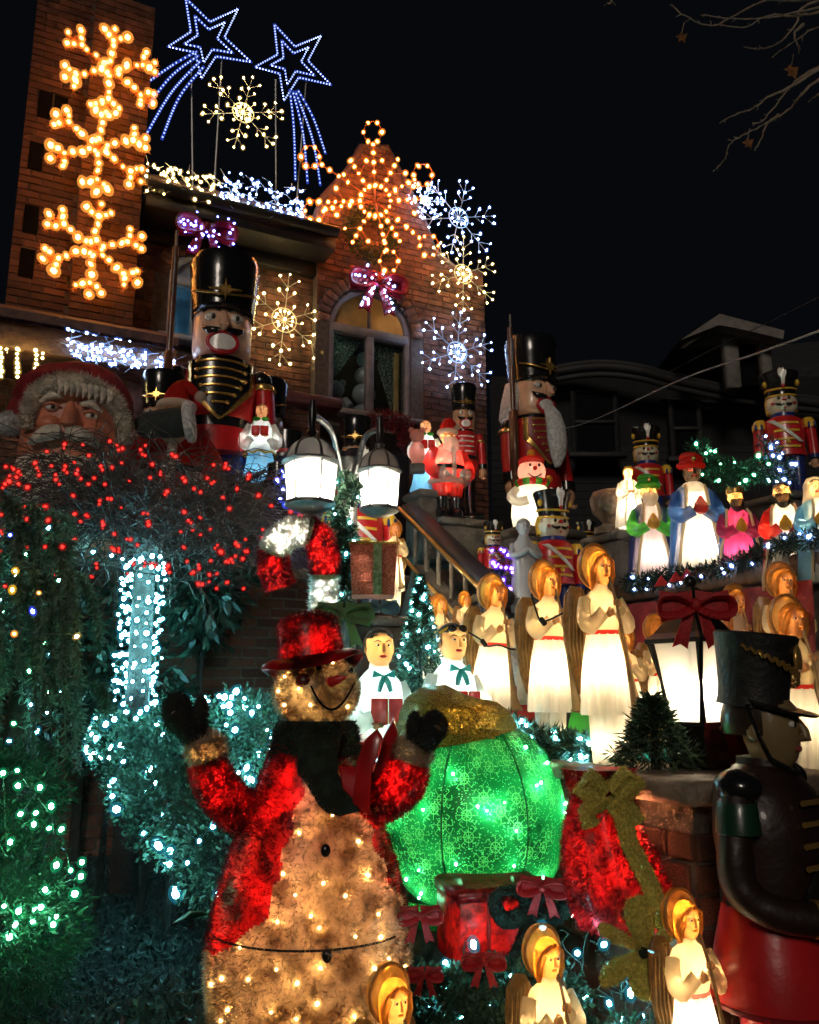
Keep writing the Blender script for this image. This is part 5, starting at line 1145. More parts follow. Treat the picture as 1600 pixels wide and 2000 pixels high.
for k in range(4): MB().tube([(-.06 + (.269 - .012 * k) * math.cos(a), (.257 - .012 * k) * math.sin(a), ro * .80 + .012 + .034 * k - .03 * math.cos(a)) for a in [2 * math.pi * j / 40 for j in range(40)]], .004, 5, closed=True).build('cap_ridge', gcap, orn)
for k in range(34):
    a = rnd.uniform(-3.0, -.1); b_ = rnd.uniform(-.85, .9); rr = ro - .024
    lamp(orn, (rr * math.cos(b_) * math.cos(a), rr * .95 * math.cos(b_) * math.sin(a), rr * math.sin(b_)), rnd.uniform(.10, .26), (.50, 1, .70), .006)
    rr = ro + .004; bulb(orn, (rr * math.cos(b_) * math.cos(a), rr * .95 * math.cos(b_) * math.sin(a), rr * math.sin(b_)), 'green', .42)
lamp(orn, (0, .05, 0), .8, (.75, 1, .72), .05)
for px, py in ((880, 1395), (960, 1385), (985, 1392), (935, 1372)): lamp(orn, tuple(at(px, py, DO - .17) - oc), .12, (1, .7, .2), .006)
MB().tube([(0, 0, -ro * .7), (0, 0, -oc.z + gh(oc.x, oc.y))], .03, 8).build('stand', wire_m, orn)

# ================================================================== presents and bag
pr = thing('gift_bag', 'red tinsel gift sack tied with olive glitter ribbon', 'gift bag', gp(1232, 2.72, .0))
D_ = 2.72; kk = D_ / F; bx = lambda px: (px - 1232) * kk; bz = lambda py: Zof(py, D_)
q = MB(); q.loft([(bx((a + b_) / 2), 0, bz(py), (b_ - a) / 2 * kk, (b_ - a) / 2 * kk * .85, .05) for py, a, b_ in ((1830, 1150, 1330), (1800, 1135, 1352), (1760, 1122, 1345), (1700, 1116, 1312), (1650, 1118, 1285), (1600, 1128, 1262), (1570, 1140, 1256), (1545, 1130, 1262), (1512, 1122, 1268))], 40, k=8)
q.build('sack', t_red, pr); fuzz(q, 1500, .012, .0022).build('sack_sparkle', M('silver_fleck', (.9, .75, .7), .15, .9), pr, False, kind='stuff'); fuzz(q, 9000, .016, .0016).build('sack_tinsel', t_red, pr, False, kind='stuff')
def tribbon(root, pts, wd, mat, nm, o=0, nf=1600):
    q = MB(); rows = []
    for px, py, y in pts:
        rows.append((px, py, y))
    R_ = []
    for i, (px, py, y) in enumerate(rows):
        a = rows[max(i - 1, 0)]; b2 = rows[min(i + 1, len(rows) - 1)]; d = Vector((b2[0] - a[0], 0, -(b2[1] - a[1]))).normalized(); nrm = Vector((d.z, 0, -d.x)) * wd
        c = Vector((bx(px), y, bz(py))); R_.append([c - nrm + Vector((0, .008, 0)), c + Vector((0, -.012, 0)), c + nrm + Vector((0, .008, 0)), c + nrm + Vector((0, .02, 0)), c + Vector((0, .005, 0)), c - nrm + Vector((0, .02, 0))])
    q.rings(R_).build(nm, mat, root); fuzz(q, nf, .012, .0014).build(nm + '_tinsel', mat, root, False, kind='stuff')
yb = lambda py: -(interp([(1512, 62), (1560, 56), (1600, 64), (1700, 92), (1800, 104)], py) * kk * .9)
tribbon(pr, [(1200, 1560, yb(1560) - .03), (1225, 1600, yb(1600) - .03), (1232, 1650, yb(1650) - .04), (1258, 1710, yb(1710) - .04), (1278, 1765, yb(1770) - .04), (1268, 1795, yb(1800) - .05)], .028, t_green, 'ribbon')
for sg, pts in ((0, [(1192, 1552), (1160, 1520), (1140, 1545), (1178, 1566)]), (1, [(1200, 1552), (1232, 1515), (1258, 1530), (1215, 1568)]), (2, [(1190, 1560), (1150, 1590), (1160, 1618)]), (3, [(1206, 1562), (1240, 1590), (1252, 1612)])):
    tribbon(pr, [(a, b_, yb(1560) - .06) for a, b_ in pts], .026, t_green, 'bow_loop', 0, 900)
for k in range(6):      # the flat star bow at the foot of the sack
    a = R(85 + 60 * k); c = (1226, 1826); L_ = (82, 74, 84, 70, 80, 72)[k]; q = MB()
    pth = [(bx(c[0] + L_ * t * math.cos(a + .15 * t)), yb(1800) - .09 - .05 * math.sin(math.pi * t) + .012 * (k % 2), bz(c[1] - L_ * t * math.sin(a + .15 * t))) for t in (.04, .25, .5, .75, .93, 1.0)]
    q.tube(pth, [.008, .026, .040, .046, .040, .026], 12, flat=.32 if abs(math.sin(a)) < .6 else 1.0)
    q2 = MB(); q2.v = [(x, yb(1800) - .1 + (y - (yb(1800) - .1)) * (.45 if abs(math.sin(a)) >= .6 else 1), z) for x, y, z in q.v]; q2.f = q.f
    q2.build('bow_petal', t_green, pr); fuzz(q2, 1300, .012, .0014).build('bow_petal_tinsel', t_green, pr, False, kind='stuff')
MB().ball((bx(1226), yb(1800) - .13, bz(1826)), .016, 10, 8).build('bow_knot', t_dkgreen, pr)
for k in range(18):
    py = rnd.uniform(1570, 1800); a = rnd.uniform(-2.9, -.2); hw = interp([(1512, 70), (1560, 56), (1600, 64), (1700, 92), (1800, 104)], py) * kk - .025
    lamp(pr, (hw * math.cos(a), hw * .85 * math.sin(a), bz(py)), .10, (1, .35, .15), .006)
# red box present with dark bow
D_ = 3.35
bxp = thing('present', 'red glitter present box with dark bow under the green ornament', 'present', gp(985, 3.02, -.05), 14)
t_box = tin('box_red', (.60, .02, .02), (.18, .006, .008), .4, 40)
MB().box((-.03, 0, .43), (.36, .28, .26), .012).build('box', t_box, bxp)
MB().box((-.03, 0, .545), (.375, .295, .05), .012).build('lid', t_box, bxp)
for x in (-.1, .04): MB().box((x, -.146, .43), (.012, .012, .25), .003).build('edge_wire', M('red_wire', (.3, .01, .01), .4), bxp)
for k in range(6): lamp(bxp, (rnd.uniform(-.18, .12), -.10, rnd.uniform(.35, .5)), .10, (1, .4, .2), .006)
for sg in (-1, 1):
    q = MB(); q.tube(bez([(.05, -.17, .50), (.05 + sg * .07, -.2, .57), (.05 + sg * .14, -.18, .55), (.05 + sg * .1, -.17, .47), (.05, -.17, .49)], 4), [.03] * 17, 10, flat=.5); q.build('bow_loop', t_dkgreen, bxp); fuzz(q, 900, .014, .0015).build('bow_pile', t_dkgreen, bxp, False, kind='stuff')
    q = MB(); q.tube([(.05, -.18, .49), (.05 + sg * .05, -.2, .4), (.05 + sg * .1, -.19, .30)], [.03, .034, .03], 10, flat=.4); q.build('bow_tail', t_dkgreen, bxp); fuzz(q, 700, .014, .0015).build('bow_pile', t_dkgreen, bxp, False, kind='stuff')
bw = thing('red_bow', 'red vinyl bow on the dark bush between snowman and present', 'bow', at(945, 1880, 2.62))
def vbow(root, s, mat, tails=True):
    for sg in (-1, 1):
        MB().tube(bez([(sg * .02, 0, 0), (sg * .5, -.12, .28), (sg * 1.0, -.1, .22), (sg * 1.02, -.05, -.2), (sg * .5, -.08, -.24), (sg * .02, 0, 0)], 3), [.12 * 1] + [.22] * 14 + [.1], 10, flat=.35).build('bow_loop', mat, root)
        q = MB(); q.prism([(sg * .05, .5), (sg * .55, .42), (sg * 1.0, .5), (sg * 1.05, -.1), (sg * 1.0, -.45), (sg * .5, -.35), (sg * .05, -.1)] if sg > 0 else [(sg * .05, -.1), (sg * .5, -.35), (sg * 1.0, -.45), (sg * 1.05, -.1), (sg * 1.0, .5), (sg * .55, .42), (sg * .05, .5)], (0, .02, 0), (1, 0, 0), (0, 0, 1), (0, 1, 0), .1, .1); q.build('bow_wing', mat, root)
        if tails: q = MB(); q.prism([(0, 0), (sg * .3, -.1), (sg * .75, -1.2), (sg * .5, -1.1), (sg * .3, -1.25)] if sg < 0 else [(sg * .3, -1.25), (sg * .5, -1.1), (sg * .75, -1.2), (sg * .3, -.1), (0, 0)], (0, -.02, 0), (1, 0, 0), (0, 0, 1), (0, 1, 0), .05, .05); q.build('bow_tail', mat, root)
    MB().ball((0, -.12, .05), (.17, .14, .2), 12, 8).build('knot', mat, root)
vinyl = M('red_velvet', (.42, .012, .016), .6, var=.3, vs_=12, bump=.2)
vbow(bw, .1, vinyl); bw.scale = (.06, .06, .06)
for px, py, D2, s_, rz, lb in ((820, 1790, 2.9, .07, 10, 'red bow peeping out right of the snowman belly'), (1060, 1735, 2.85, .075, -20, 'red bow on the corner of the red present'), (830, 1905, 2.6, .05, 0, 'small red bow low beside the snowman belly')):
    copytree(bw, at(px, py, D2), rz, s_, lb)
# glitter gift with mint ribbon by the lamp post
D_ = 4.4
gf = thing('present', 'copper glitter gift box with mint ribbon by the lamp post', 'present', at(728, 1166, D_), 4)
cop_ = M('copper_glitter', (.62, .20, .11), .3, .2, c2=(.26, .07, .04), vs_=120, ramp=(.4, .6), bump=.7, bs=220, trans=.3)
wb, hb = 92 * D_ / F, 100 * D_ / F
MB().loft([(0, 0, 0, wb * .44 * 1.41, wb * .44 * 1.41), (0, 0, hb, wb * .5 * 1.41, wb * .5 * 1.41)], 4, rot=math.pi / 4).build('box', cop_, gf, False)
MB().box((.02, -wb * .49, hb * .5), (.045, .012, hb), .003).build('ribbon', t_mint, gf)
MB().tube([(-wb * .5, -wb * .5, hb), (wb * .5, -wb * .5, hb), (wb * .5, wb * .5, hb), (-wb * .5, wb * .5, hb)], .008, 6, closed=True).build('rim', gcap, gf)
for k in range(5): lamp(gf, (rnd.uniform(-.08, .08), -.09, rnd.uniform(.05, .2)), .07, (1, .8, .75), .006)
g2 = thing('glitter_bow', 'mint green glitter bow above the snowman hat', 'bow', at(672, 1200, 4.0), 0, .125); vbow(g2, 1, t_mint)
g3 = thing('glitter_bow', 'pale blue glitter bow beside the mint bow', 'bow', at(742, 1188, 4.1), 0, .085); vbow(g3, 1, t_ice, False)
# candy cane
D_ = 4.3
cc = thing('candy_cane', 'big fuzzy red and white candy cane arch', 'candy cane', at(630, 1330, D_))
co_ = cc.location.copy()
path = bez([at(548, 1148, D_), at(536, 1108, D_), at(535, 1075, D_), at(556, 1048, D_ - .03), at(590, 1037, D_ - .05), at(618, 1048, D_ - .03), at(632, 1082, D_), at(634, 1130, D_), at(632, 1180, D_), at(630, 1330, D_)], 6)
segs = [(0, 13, t_red), (12, 27, t_white), (26, 42, t_red), (41, 55, t_white)]
for a, b_, mt in segs:
    q = MB(); pp = [p - co_ for p in path[a:b_]]; q.tube(pp, 27 * D_ / F, 18); q.build('stripe', mt, cc); fuzz(q, 2600, .025, .002, front=False).build('stripe_tinsel', mt, cc, False, kind='stuff')
    for k in range(2, len(pp), 3): lamp(cc, tuple(pp[k] + Vector((rnd.uniform(-.02, .02), -.045, 0))), .26, (1, .9, .75) if mt is t_white else (1, .4, .25), .006)
for a in (12, 26, 41): MB().tube([path[a] - co_, path[a + 1] - co_], 29 * D_ / F, 16).build('green_band', t_mint, cc)

# ================================================================== lamp posts
frost = M('frosted_glass', (.95, .93, .88), .3, trans=.75, var=.03, thin=.3)
clear = glass('lantern_glass', (.95, .95, .95), .1)
D_ = 4.6
lp = thing('lamp_post', 'double headed grey lamp post with white glowing lanterns', 'lamp post', gp(668, D_, 0))
pb_ = lp.location.copy(); L3 = lambda px, py, dy=0: at(px, py, D_ + dy) - pb_
ztop = L3(668, 850).z
MB().loft([(0, 0, 0, .11, .11), (0, 0, .12, .1, .1), (0, 0, .2, .06, .06), (0, 0, 1.2, .055, .055), (0, 0, ztop - .35, .055, .055), (0, 0, ztop - .05, .06, .06), (0, 0, ztop, .075, .075), (0, 0, ztop + .02, .07, .07)], 18).build('post', greymetal, lp)
for px, cy0, hw, top, bot in ((607, 905, 52, 838, 990), (741, 922, 40, 858, 1000)):
    D2 = D_ - (.35 if px < 668 else -.25); kk2 = D2 / F; c = at(px, (cy0 + bot) / 2, D2) - pb_
    ln = thing('lantern', None, None); link_ = ln; ln.parent = lp; KIDS.setdefault(lp.name, []).append(ln); ln.location = c; ln.location.z = 0
    zt, zb = (at(px, cy0, D2) - pb_).z, (at(px, bot, D2) - pb_).z; w2 = hw * kk2
    MB().loft([(0, 0, zb + .02, w2 * .86, w2 * .86), (0, 0, zt, w2, w2)], 6, False, False).build('glass', frost, ln, False)
    MB().loft([(0, 0, zb - .03, w2 * .5, w2 * .5), (0, 0, zb, w2 * .98, w2 * .98), (0, 0, zb + .02, w2 * .95, w2 * .95)], 12).build('bottom_ring', greymetal, ln)
    MB().loft([(0, 0, zt - .005, w2 * 1.02, w2 * 1.02), (0, 0, zt + .008, w2 * 1.14, w2 * 1.14), (0, 0, zt + .022, w2 * 1.0, w2 * 1.0)], 12).build('top_ring', greymetal, ln)
    MB().loft([(0, 0, zt + .022 + .115 * math.sin(a), w2 * .95 * math.cos(a), w2 * .95 * math.cos(a)) for a in [k * .26 for k in range(6)]], 12, False, False).build('dome_glass', frost, ln)
    for k in range(6):
        a = 2 * math.pi * k / 6
        MB().tube([(w2 * .96 * math.cos(b_) * math.cos(a), w2 * .96 * math.cos(b_) * math.sin(a), zt + .022 + .118 * math.sin(b_)) for b_ in [i * .26 for i in range(7)]], .007, 6).build('dome_rib', greymetal, ln)
        MB().tube([(w2 * .87 * math.cos(a), w2 * .87 * math.sin(a), zb + .02), (w2 * 1.01 * math.cos(a), w2 * 1.01 * math.sin(a), zt)], .0055, 6).build('glass_bar', greymetal, ln)
    zf = zt + .14
    MB().loft([(0, 0, zf, .02, .02), (0, 0, zf + .03, .03, .03), (0, 0, zf + .05, .016, .016), (0, 0, zf + .12, .022, .022), (0, 0, zf + .2, .014, .014)], 12).build('finial', blackmetal, ln)
    lamp(ln, (0, 0, (zt + zb) / 2), 30, (1, .90, .74), .035)
    e = Vector((c.x, c.y, zf + .1)); p0 = Vector((0, 0, ztop - .22)); mid = (e + p0) / 2 + Vector((0, 0, .16))
    MB().tube(bez([p0, p0.lerp(mid, .5) + Vector((0, 0, -.02)), mid, e.lerp(mid, .3) + Vector((0, 0, .03)), e], 5), .017, 8).build('arm', greymetal, lp)
    d = (e - p0).normalized(); MB().tube([p0 + d * (.06 + .05 * math.cos(a) * (1 - a / 12)) + Vector((0, 0, .06 + .05 * math.sin(a) * (1 - a / 12))) for a in [k * .6 for k in range(14)]], .011, 6).build('scroll', greymetal, lp)
# black lantern on the stair wall
D_ = 3.2
bl_ = thing('black_lantern', 'black post lantern with bright glass on the stair wall cap', 'lantern', gp(1372, D_, .918), 34)
zz = lambda py: Zof(py, D_) - .918; kl = D_ / F
def sq(r_, z, a0=math.pi / 4): return [(r_ * 1.414 * math.cos(a0 + math.pi / 2 * k), r_ * 1.414 * math.sin(a0 + math.pi / 2 * k), z) for k in range(4)]
MB().rings([sq(.085, 0), sq(.085, .012), sq(.075, .03), sq(.075, zz(1425)), sq(.085, zz(1418)), sq(.085, zz(1410))]).build('base', blackmetal, bl_, False)
r0_, r1_ = .075, .112; z0_, z1_ = zz(1410), zz(1252)
MB().rings([sq(r0_, z0_), sq(r1_, z1_)], False, False).build('glass', M('lantern_pane', (.95, .9, .82), .2, trans=.45, var=.05, thin=.45), bl_, False)
MB().rings([sq(r0_ * .5, z0_ + .02), sq(r0_ * .5, z0_ + .16)], True, True).build('candle_sleeve', frost, bl_, False)
for k in range(4):
    a = math.pi / 4 + math.pi / 2 * k; MB().tube([(r0_ * 1.43 * math.cos(a), r0_ * 1.43 * math.sin(a), z0_), ((r0_ + r1_) * .5 * 1.37 * math.cos(a), (r0_ + r1_) * .5 * 1.37 * math.sin(a), (z0_ + z1_) / 2), (r1_ * 1.45 * math.cos(a), r1_ * 1.45 * math.sin(a), z1_)], [.013, .008, .016], 6).build('corner_bar', blackmetal, bl_)
MB().rings([sq(r1_ * 1.16, z1_ - .005), sq(r1_ * 1.18, z1_ + .012), sq(r1_ * .95, z1_ + .035), sq(r1_ * .66, z1_ + .085), sq(r1_ * .42, z1_ + .15), sq(r1_ * .30, z1_ + .20), sq(.02, z1_ + .215)]).build('roof', blackmetal, bl_, False)
MB().ball((0, 0, z1_ + .235), .028, 10, 8).build('finial', blackmetal, bl_)
lamp(bl_, (0, 0, z0_ + .10), 12, (1, .83, .58), .025)
lb_ = thing('red_bow', 'large red ribbon bow tied over the black lantern roof', 'bow', at(1358, 1185, 3.16), -6, .125); vbow(lb_, 1, vinyl)
rt = thing('red_ribbon', 'red ribbon tail hanging beside the lantern base', 'ribbon', at(1440, 1470, 3.1), 0, 1.0)
MB().prism([(-.06, .09), (.0, .1), (.07, .03), (.075, -.06), (.04, -.09), (-.02, -.07), (-.03, .03)], (0, 0, 0), (1, .2, 0), (0, 0, 1), (0, 1, 0), .012, .04).build('ribbon_fold', vinyl, rt)
MB().prism([(-.015, .07), (.02, .06), (.05, -.05), (.03, -.06)], (0, -.015, 0), (1, .2, 0), (0, 0, 1), (0, 1, 0), .008, .04).build('ribbon_crease', vinyl, rt)

# ================================================================== the dark soldier in front
SD = 2.4; sg_ = thing('toy_soldier', 'life size dark toy soldier with tall black shako and red coat skirt, looking right', 'toy soldier', spot(1488, 2.66, -.5, 1500), 50)
z_ = lambda py: Zof(py, SD) + .5
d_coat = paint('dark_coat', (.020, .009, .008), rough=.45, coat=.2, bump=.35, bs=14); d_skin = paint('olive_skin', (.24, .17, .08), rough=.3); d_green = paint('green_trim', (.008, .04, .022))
MB().box((0, 0, .03), (.36, .36, .06), .01).build('base', p_black, sg_)
for s_ in (-1, 1):
    MB().loft([(s_ * .085, -.04, .06, .06, .11), (s_ * .085, -.02, .13, .058, .085), (s_ * .085, 0, .2, .056, .06), (s_ * .085, 0, .42, .065, .07)], 18).build('boot', p_black, sg_)
    MB().loft([(s_ * .085, 0, .4, .07, .075), (s_ * .085, 0, .9, .09, .10)], 18).build('leg', p_red, sg_)
MB().loft([(0, 0, .80, .225, .20), (0, 0, .82, .228, .202), (0, 0, .95, .20, .175), (0, 0, 1.09, .165, .14)], 32).build('coat_skirt', p_red, sg_)
MB().tube([(.226 * math.cos(a), .20 * math.sin(a), .81) for a in [2 * math.pi * k / 32 for k in range(32)]], .009, 6, closed=True).build('hem', p_dred, sg_)
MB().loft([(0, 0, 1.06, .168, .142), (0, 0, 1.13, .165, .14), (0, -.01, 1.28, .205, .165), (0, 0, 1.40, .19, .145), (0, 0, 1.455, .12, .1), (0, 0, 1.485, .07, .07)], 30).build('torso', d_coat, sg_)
MB().loft([(0, 0, 1.075, .176, .15), (0, 0, 1.115, .174, .148)], 28, False, False).build('belt', p_black, sg_)
for z in (1.2, 1.26, 1.32, 1.38): MB().tube([(x, -.17 * math.sqrt(1 - (x / .24) ** 2), z) for x in [-.12 + .24 * k / 8 for k in range(9)]], .009, 6).build('braid', p_gold, sg_)
MB().patch([(1.12 + .035 * i, -.13 + .026 * i, -.085 + .026 * i) for i in range(9)], lambda x, z: -.168 * math.sqrt(max(.05, 1 - (x / .22) ** 2)), 4, .014).build('strap', p_black, sg_)
MB().loft([(0, -.005, 1.44, .085, .085), (0, -.005, 1.50, .08, .08)], 18).build('collar', d_coat, sg_)
head(sg_, (0, -.02, 1.588), .110, d_skin, paint('dark_hair', (.03, .018, .01)), 'cap', paint('dull_lip', (.3, .06, .05)))
tilt = Matrix.Rotation(R(7), 3, 'X'); hc2 = Vector((0, .012, 1.655))
def s_pt(x, y, z): return tuple(hc2 + tilt @ Vector((x, y, z)))
MB().rings([[s_pt(rr * math.cos(a), rr * math.sin(a), z) for a in [2 * math.pi * k / 36 for k in range(36)]] for rr, z in ((.112, .0), (.108, .02), (.108, .06), (.116, .13), (.126, .2), (.130, .225), (.12, .232), (.02, .225))], True, True).build('shako', M('black_felt', (.012, .012, .012), .55, var=.4, vs_=30, bump=.2, bs=60), sg_)
vis = MB(); vis.rings([[s_pt(rr * math.sin(a), -rr * math.cos(a) * k1 + y0, z + .02 * math.cos(a) * -1) for a in [-1.45 + 2.9 * i / 20 for i in range(21)]] for rr, k1, y0, z in ((.106, 1, 0, .03), (.115, 1.25, -.012, .022), (.12, 1.5, -.02, .016), (.116, 1.47, -.02, .008), (.104, 1, 0, .016))], False, False, closed=False); vis.build('visor', p_black, sg_)
for k in range(2): MB().tube([s_pt(.132 * math.cos(a), .132 * math.sin(a), .185 - (.10 + .022 * k) * abs(math.sin((a + math.pi) / 2 * 1.0)) ** 1.2 + .006 * math.sin(a * 34)) for a in [-math.pi + math.pi * i / 70 for i in range(71)]], .0045, 5).build('chain', p_gold, sg_)
MB().prism([(-.02, -.03), (.02, -.03), (.032, .0), (.02, .035), (0, .05), (-.02, .035), (-.032, 0)], s_pt(0, -.138, .16), (1, 0, 0), (0, 0, 1), (0, 1, 0), .014, .15).build('badge', p_gold, sg_)
MB().tube([s_pt(-.112, -.02, .01), (-.098, -.03, 1.57), (-.075, -.055, 1.5), (-.03, -.10, 1.462), (.0, -.112, 1.458), (.03, -.10, 1.462), (.075, -.055, 1.5), (.098, -.03, 1.57), s_pt(.112, -.02, .01)], .010, 6, flat=.6).build('chin_strap', p_black, sg_)
for s_ in (-1, 1):
    MB().ball((s_ * .225, 0, 1.425), (.062, .07, .052), 16, 10).build('shoulder', p_black, sg_)
    MB().loft([(s_ * .24, 0, 1.385, .05, .056), (s_ * .245, 0, 1.36, .055, .06), (s_ * .245, 0, 1.30, .06, .065), (s_ * .245, 0, 1.295, .05, .055)], 16).build('sleeve_glint', d_green, sg_)  # green band stands in for a reflection on the upper sleeve
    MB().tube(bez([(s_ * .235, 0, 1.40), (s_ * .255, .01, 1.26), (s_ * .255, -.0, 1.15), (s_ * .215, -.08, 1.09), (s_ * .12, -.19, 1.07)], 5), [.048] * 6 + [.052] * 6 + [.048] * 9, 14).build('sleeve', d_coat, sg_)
    MB().tube([(s_ * .15, -.155, 1.075), (s_ * .105, -.21, 1.068)], [.052, .056], 14).build('cuff', p_gold, sg_)
    q = MB(); fingers(q, (s_ * .075, -.235, 1.068), (-s_ * .6, -.4, 0), (0, 0, 1), .075); q.build('hand', d_skin, sg_)
MB().tube([(0, -.245, 1.15), (.0, -.245, .98)], .016, 8).build('stick', p_brown, sg_)

# ================================================================== giant Santa head
SH = 6.6; sh = thing('giant_santa', 'giant Santa face with red cap peering over the red berry tree', 'giant santa', spot(150, SH, T_, 800), 10, .95)
kh = SH / F; hx = lambda px: (px - 158) * kh; hz = lambda py: Zof(py, SH) - T_
s_red = M('santa_cap', (.24, .012, .016), .8, var=.35, vs_=10, bump=.4); s_skin = M('santa_skin', (.62, .20, .11), .45, var=.25, vs_=9, bump=.15, bs=20); s_hair = M('santa_hair', (.62, .54, .44), .8, var=.35, vs_=14, bump=.9, bs=26)
MB().loft([(0, 0, 0, .38, .25), (0, 0, .3, .42, .28), (0, 0, hz(880), .42, .30), (0, 0, hz(800), .40, .30), (0, 0, hz(740), .33, .26), (0, 0, hz(715), .2, .18)], 32).build('skull', s_skin, sh)
MB().loft([(hx(150), .14, hz(840), .46, .30), (hx(148), .12, hz(790), .48, .32), (hx(149), .03, hz(758), .47, .35), (hx(150), -.02, hz(735), .43, .34), (hx(156), -.02, hz(710), .33, .28), (hx(164), -.02, hz(697), .2, .18), (hx(168), -.02, hz(692), .05, .05)], 28).build('cap', s_red, sh)
MB().tube(bez([(hx(80), .05, hz(760)), (hx(55), .0, hz(790)), (hx(45), -.05, hz(825))], 4), [.16, .15, .14, .13, .12, .11, .1, .09, .08], 14).build('cap_tail', s_red, sh)
q = MB(); q.ball((hx(38), -.08, hz(830)), (.095, .095, .095), 18, 12); q.build('pompom', fur, sh); fuzz(q, 1500, .03, .003).build('pompom_fur', fur, sh, False, kind='stuff')
yS = lambda x: -.31 * math.sqrt(max(.05, 1 - (x / .44) ** 2))
q = MB(); 
bp_ = [(hx(a), yS(hx(a)) - .02, hz(b_)) for a, b_ in ((82, 850), (84, 805), (104, 772), (140, 757), (175, 755), (210, 764), (240, 784), (256, 815), (260, 865))]
q.tube(bez(bp_, 5), [.045 + .022 * math.sin(math.pi * k / 40) for k in range(41)], 14); q.build('fur_brim', s_hair, sh); fuzz(q, 4200, .05, .004).build('fur_brim_hair', s_hair, sh, False, kind='stuff')
for k in range(9):
    x = hx(140 + 11 * k); MB().tube(bez([(x, yS(x) - .06, hz(752 + k)), (x + .03, yS(x) - .09, hz(768 + k * 1.3)), (x + .015, yS(x) - .075, hz(786 + k * 1.4))], 4), [.012, .02, .026, .028, .026, .022, .016, .01, .004], 8).build('forelock', s_hair, sh)
for px, py, tl_ in ((128, 800, .10), (202, 812, -.12)):
    x = hx(px); e = MB().ball((x, yS(x) - .0, hz(py + 8)), (.05, .03, .024), 14, 8).build('eye', p_white, sh); MB().ball((x + .012, yS(x) - .026, hz(py + 8)), (.017, .01, .017), 10, 6).build('pupil', p_iris, e)
    MB().tube([(x - .085, yS(x) - .03, hz(py - 6) + tl_ * -.25), (x, yS(x) - .055, hz(py - 14)), (x + .085, yS(x) - .03, hz(py - 6) + tl_ * .25)], [.015, .036, .014], 10).build('eyebrow', s_hair, sh)
    MB().tube([(x - .065, yS(x) - .025, hz(py + 3)), (x, yS(x) - .036, hz(py)), (x + .065, yS(x) - .02, hz(py + 5))], [.008, .014, .008], 8).build('eyelid', s_skin, sh)
    MB().ball((x + (-.01 if px < 160 else .01), yS(x) + .03, hz(py + 40)), (.105, .07, .07), 16, 10).build('cheek', s_skin, sh)
MB().tube([(hx(165), yS(0) - .02, hz(800)), (hx(166), yS(0) - .07, hz(826)), (hx(166), yS(0) - .09, hz(842)), (hx(166), yS(0), hz(852))], [.028, .05, .065, .03], 12).build('nose', s_skin, sh)
q = MB(); q.loft([(0, -.16, .0, .2, .14), (0, -.2, .25, .34, .18), (0, -.2, .55, .40, .18), (0, -.16, hz(905), .34, .15), (0, -.08, hz(885), .26, .1)], 48, fold=.09, k=12); q.build('beard', s_hair, sh)
for sg in (-1, 1): MB().tube(bez([(sg * .02, yS(0) - .06, hz(862)), (sg * .14, yS(.14) - .07, hz(868)), (sg * .27, yS(.27) - .04, hz(884))], 4), [.05, .06, .065, .065, .06, .05, .04, .03, .015], 10).build('moustache', s_hair, sh)
# pleased Santa with scroll behind the angels
D_ = 4.7; ss_ = thing('santa', 'curly bearded Santa with black hat holding a small lettered card', 'santa', spot(1010, D_, Zof(1420, D_)), 24, 1.0, 'Santa figures')
zs_ = lambda py: Zof(py, D_) - Zof(1420, D_)
curl = M('curly_beard', (.62, .56, .56), .85, var=.3, vs_=30, bump=1.0, bs=45)
MB().loft([(0, 0, -.3, .16, .13), (0, 0, 0, .15, .12), (0, 0, zs_(1330), .14, .12), (0, 0, zs_(1295), .1, .09)], 24).build('coat', p_red, ss_)
head(ss_, (0, -.02, zs_(1255)), .085, p_skin, curl, 'cap', p_lip)
q = MB(); q.loft([(0, -.07, zs_(1272), .09, .05), (0, -.08, zs_(1290), .11, .06), (0, -.08, zs_(1330), .10, .06), (0, -.07, zs_(1360), .03, .03)], 20, fold=.08, k=7); q.build('beard', curl, ss_)
MB().loft([(0, 0, zs_(1232), .10, .1), (0, 0, zs_(1225), .11, .11), (0, 0, zs_(1200), .085, .085), (0, 0, zs_(1195), .08, .08)], 20).build('hat', p_black, ss_)
card = MB().box((-.02, -.155, zs_(1338)), (.135, .008, .21), .003).build('card', M('card_paper', (.62, .60, .52), .7, var=.15), ss_)
ink = M('ink', (.10, .09, .08), .7)
MB().tube([(-.045 + .016 * math.cos(a), -.161, zs_(1310) + .016 * math.sin(a)) for a in [2 * math.pi * k / 16 for k in range(16)]], .0022, 5, closed=True).build('letter', ink, card)
q = MB(); q.tube([(-.002, -.161, zs_(1310) + .017), (-.002, -.161, zs_(1310) - .015)], .0022, 5); q.tube([(-.016, -.161, zs_(1310) - .015), (.012, -.161, zs_(1310) - .015)], .0022, 5); q.build('letter', ink, card)
MB().tube(bez([(-.055, -.161, zs_(1330)), (-.04, -.161, zs_(1326)), (-.03, -.161, zs_(1329)), (-.01, -.161, zs_(1323)), (.02, -.161, zs_(1318))], 3), .002, 5).build('handwriting', ink, card)
for s_ in (-1, 1): q = MB(); fingers(q, (s_ * .07 - .02, -.165, zs_(1365)), (-s_, -.2, .3), (0, -1, 0), .035); q.build('hand', p_white, ss_)
lamp(ss_, (-.0, -.45, zs_(1220)), .25, (1, .85, .7), .02)
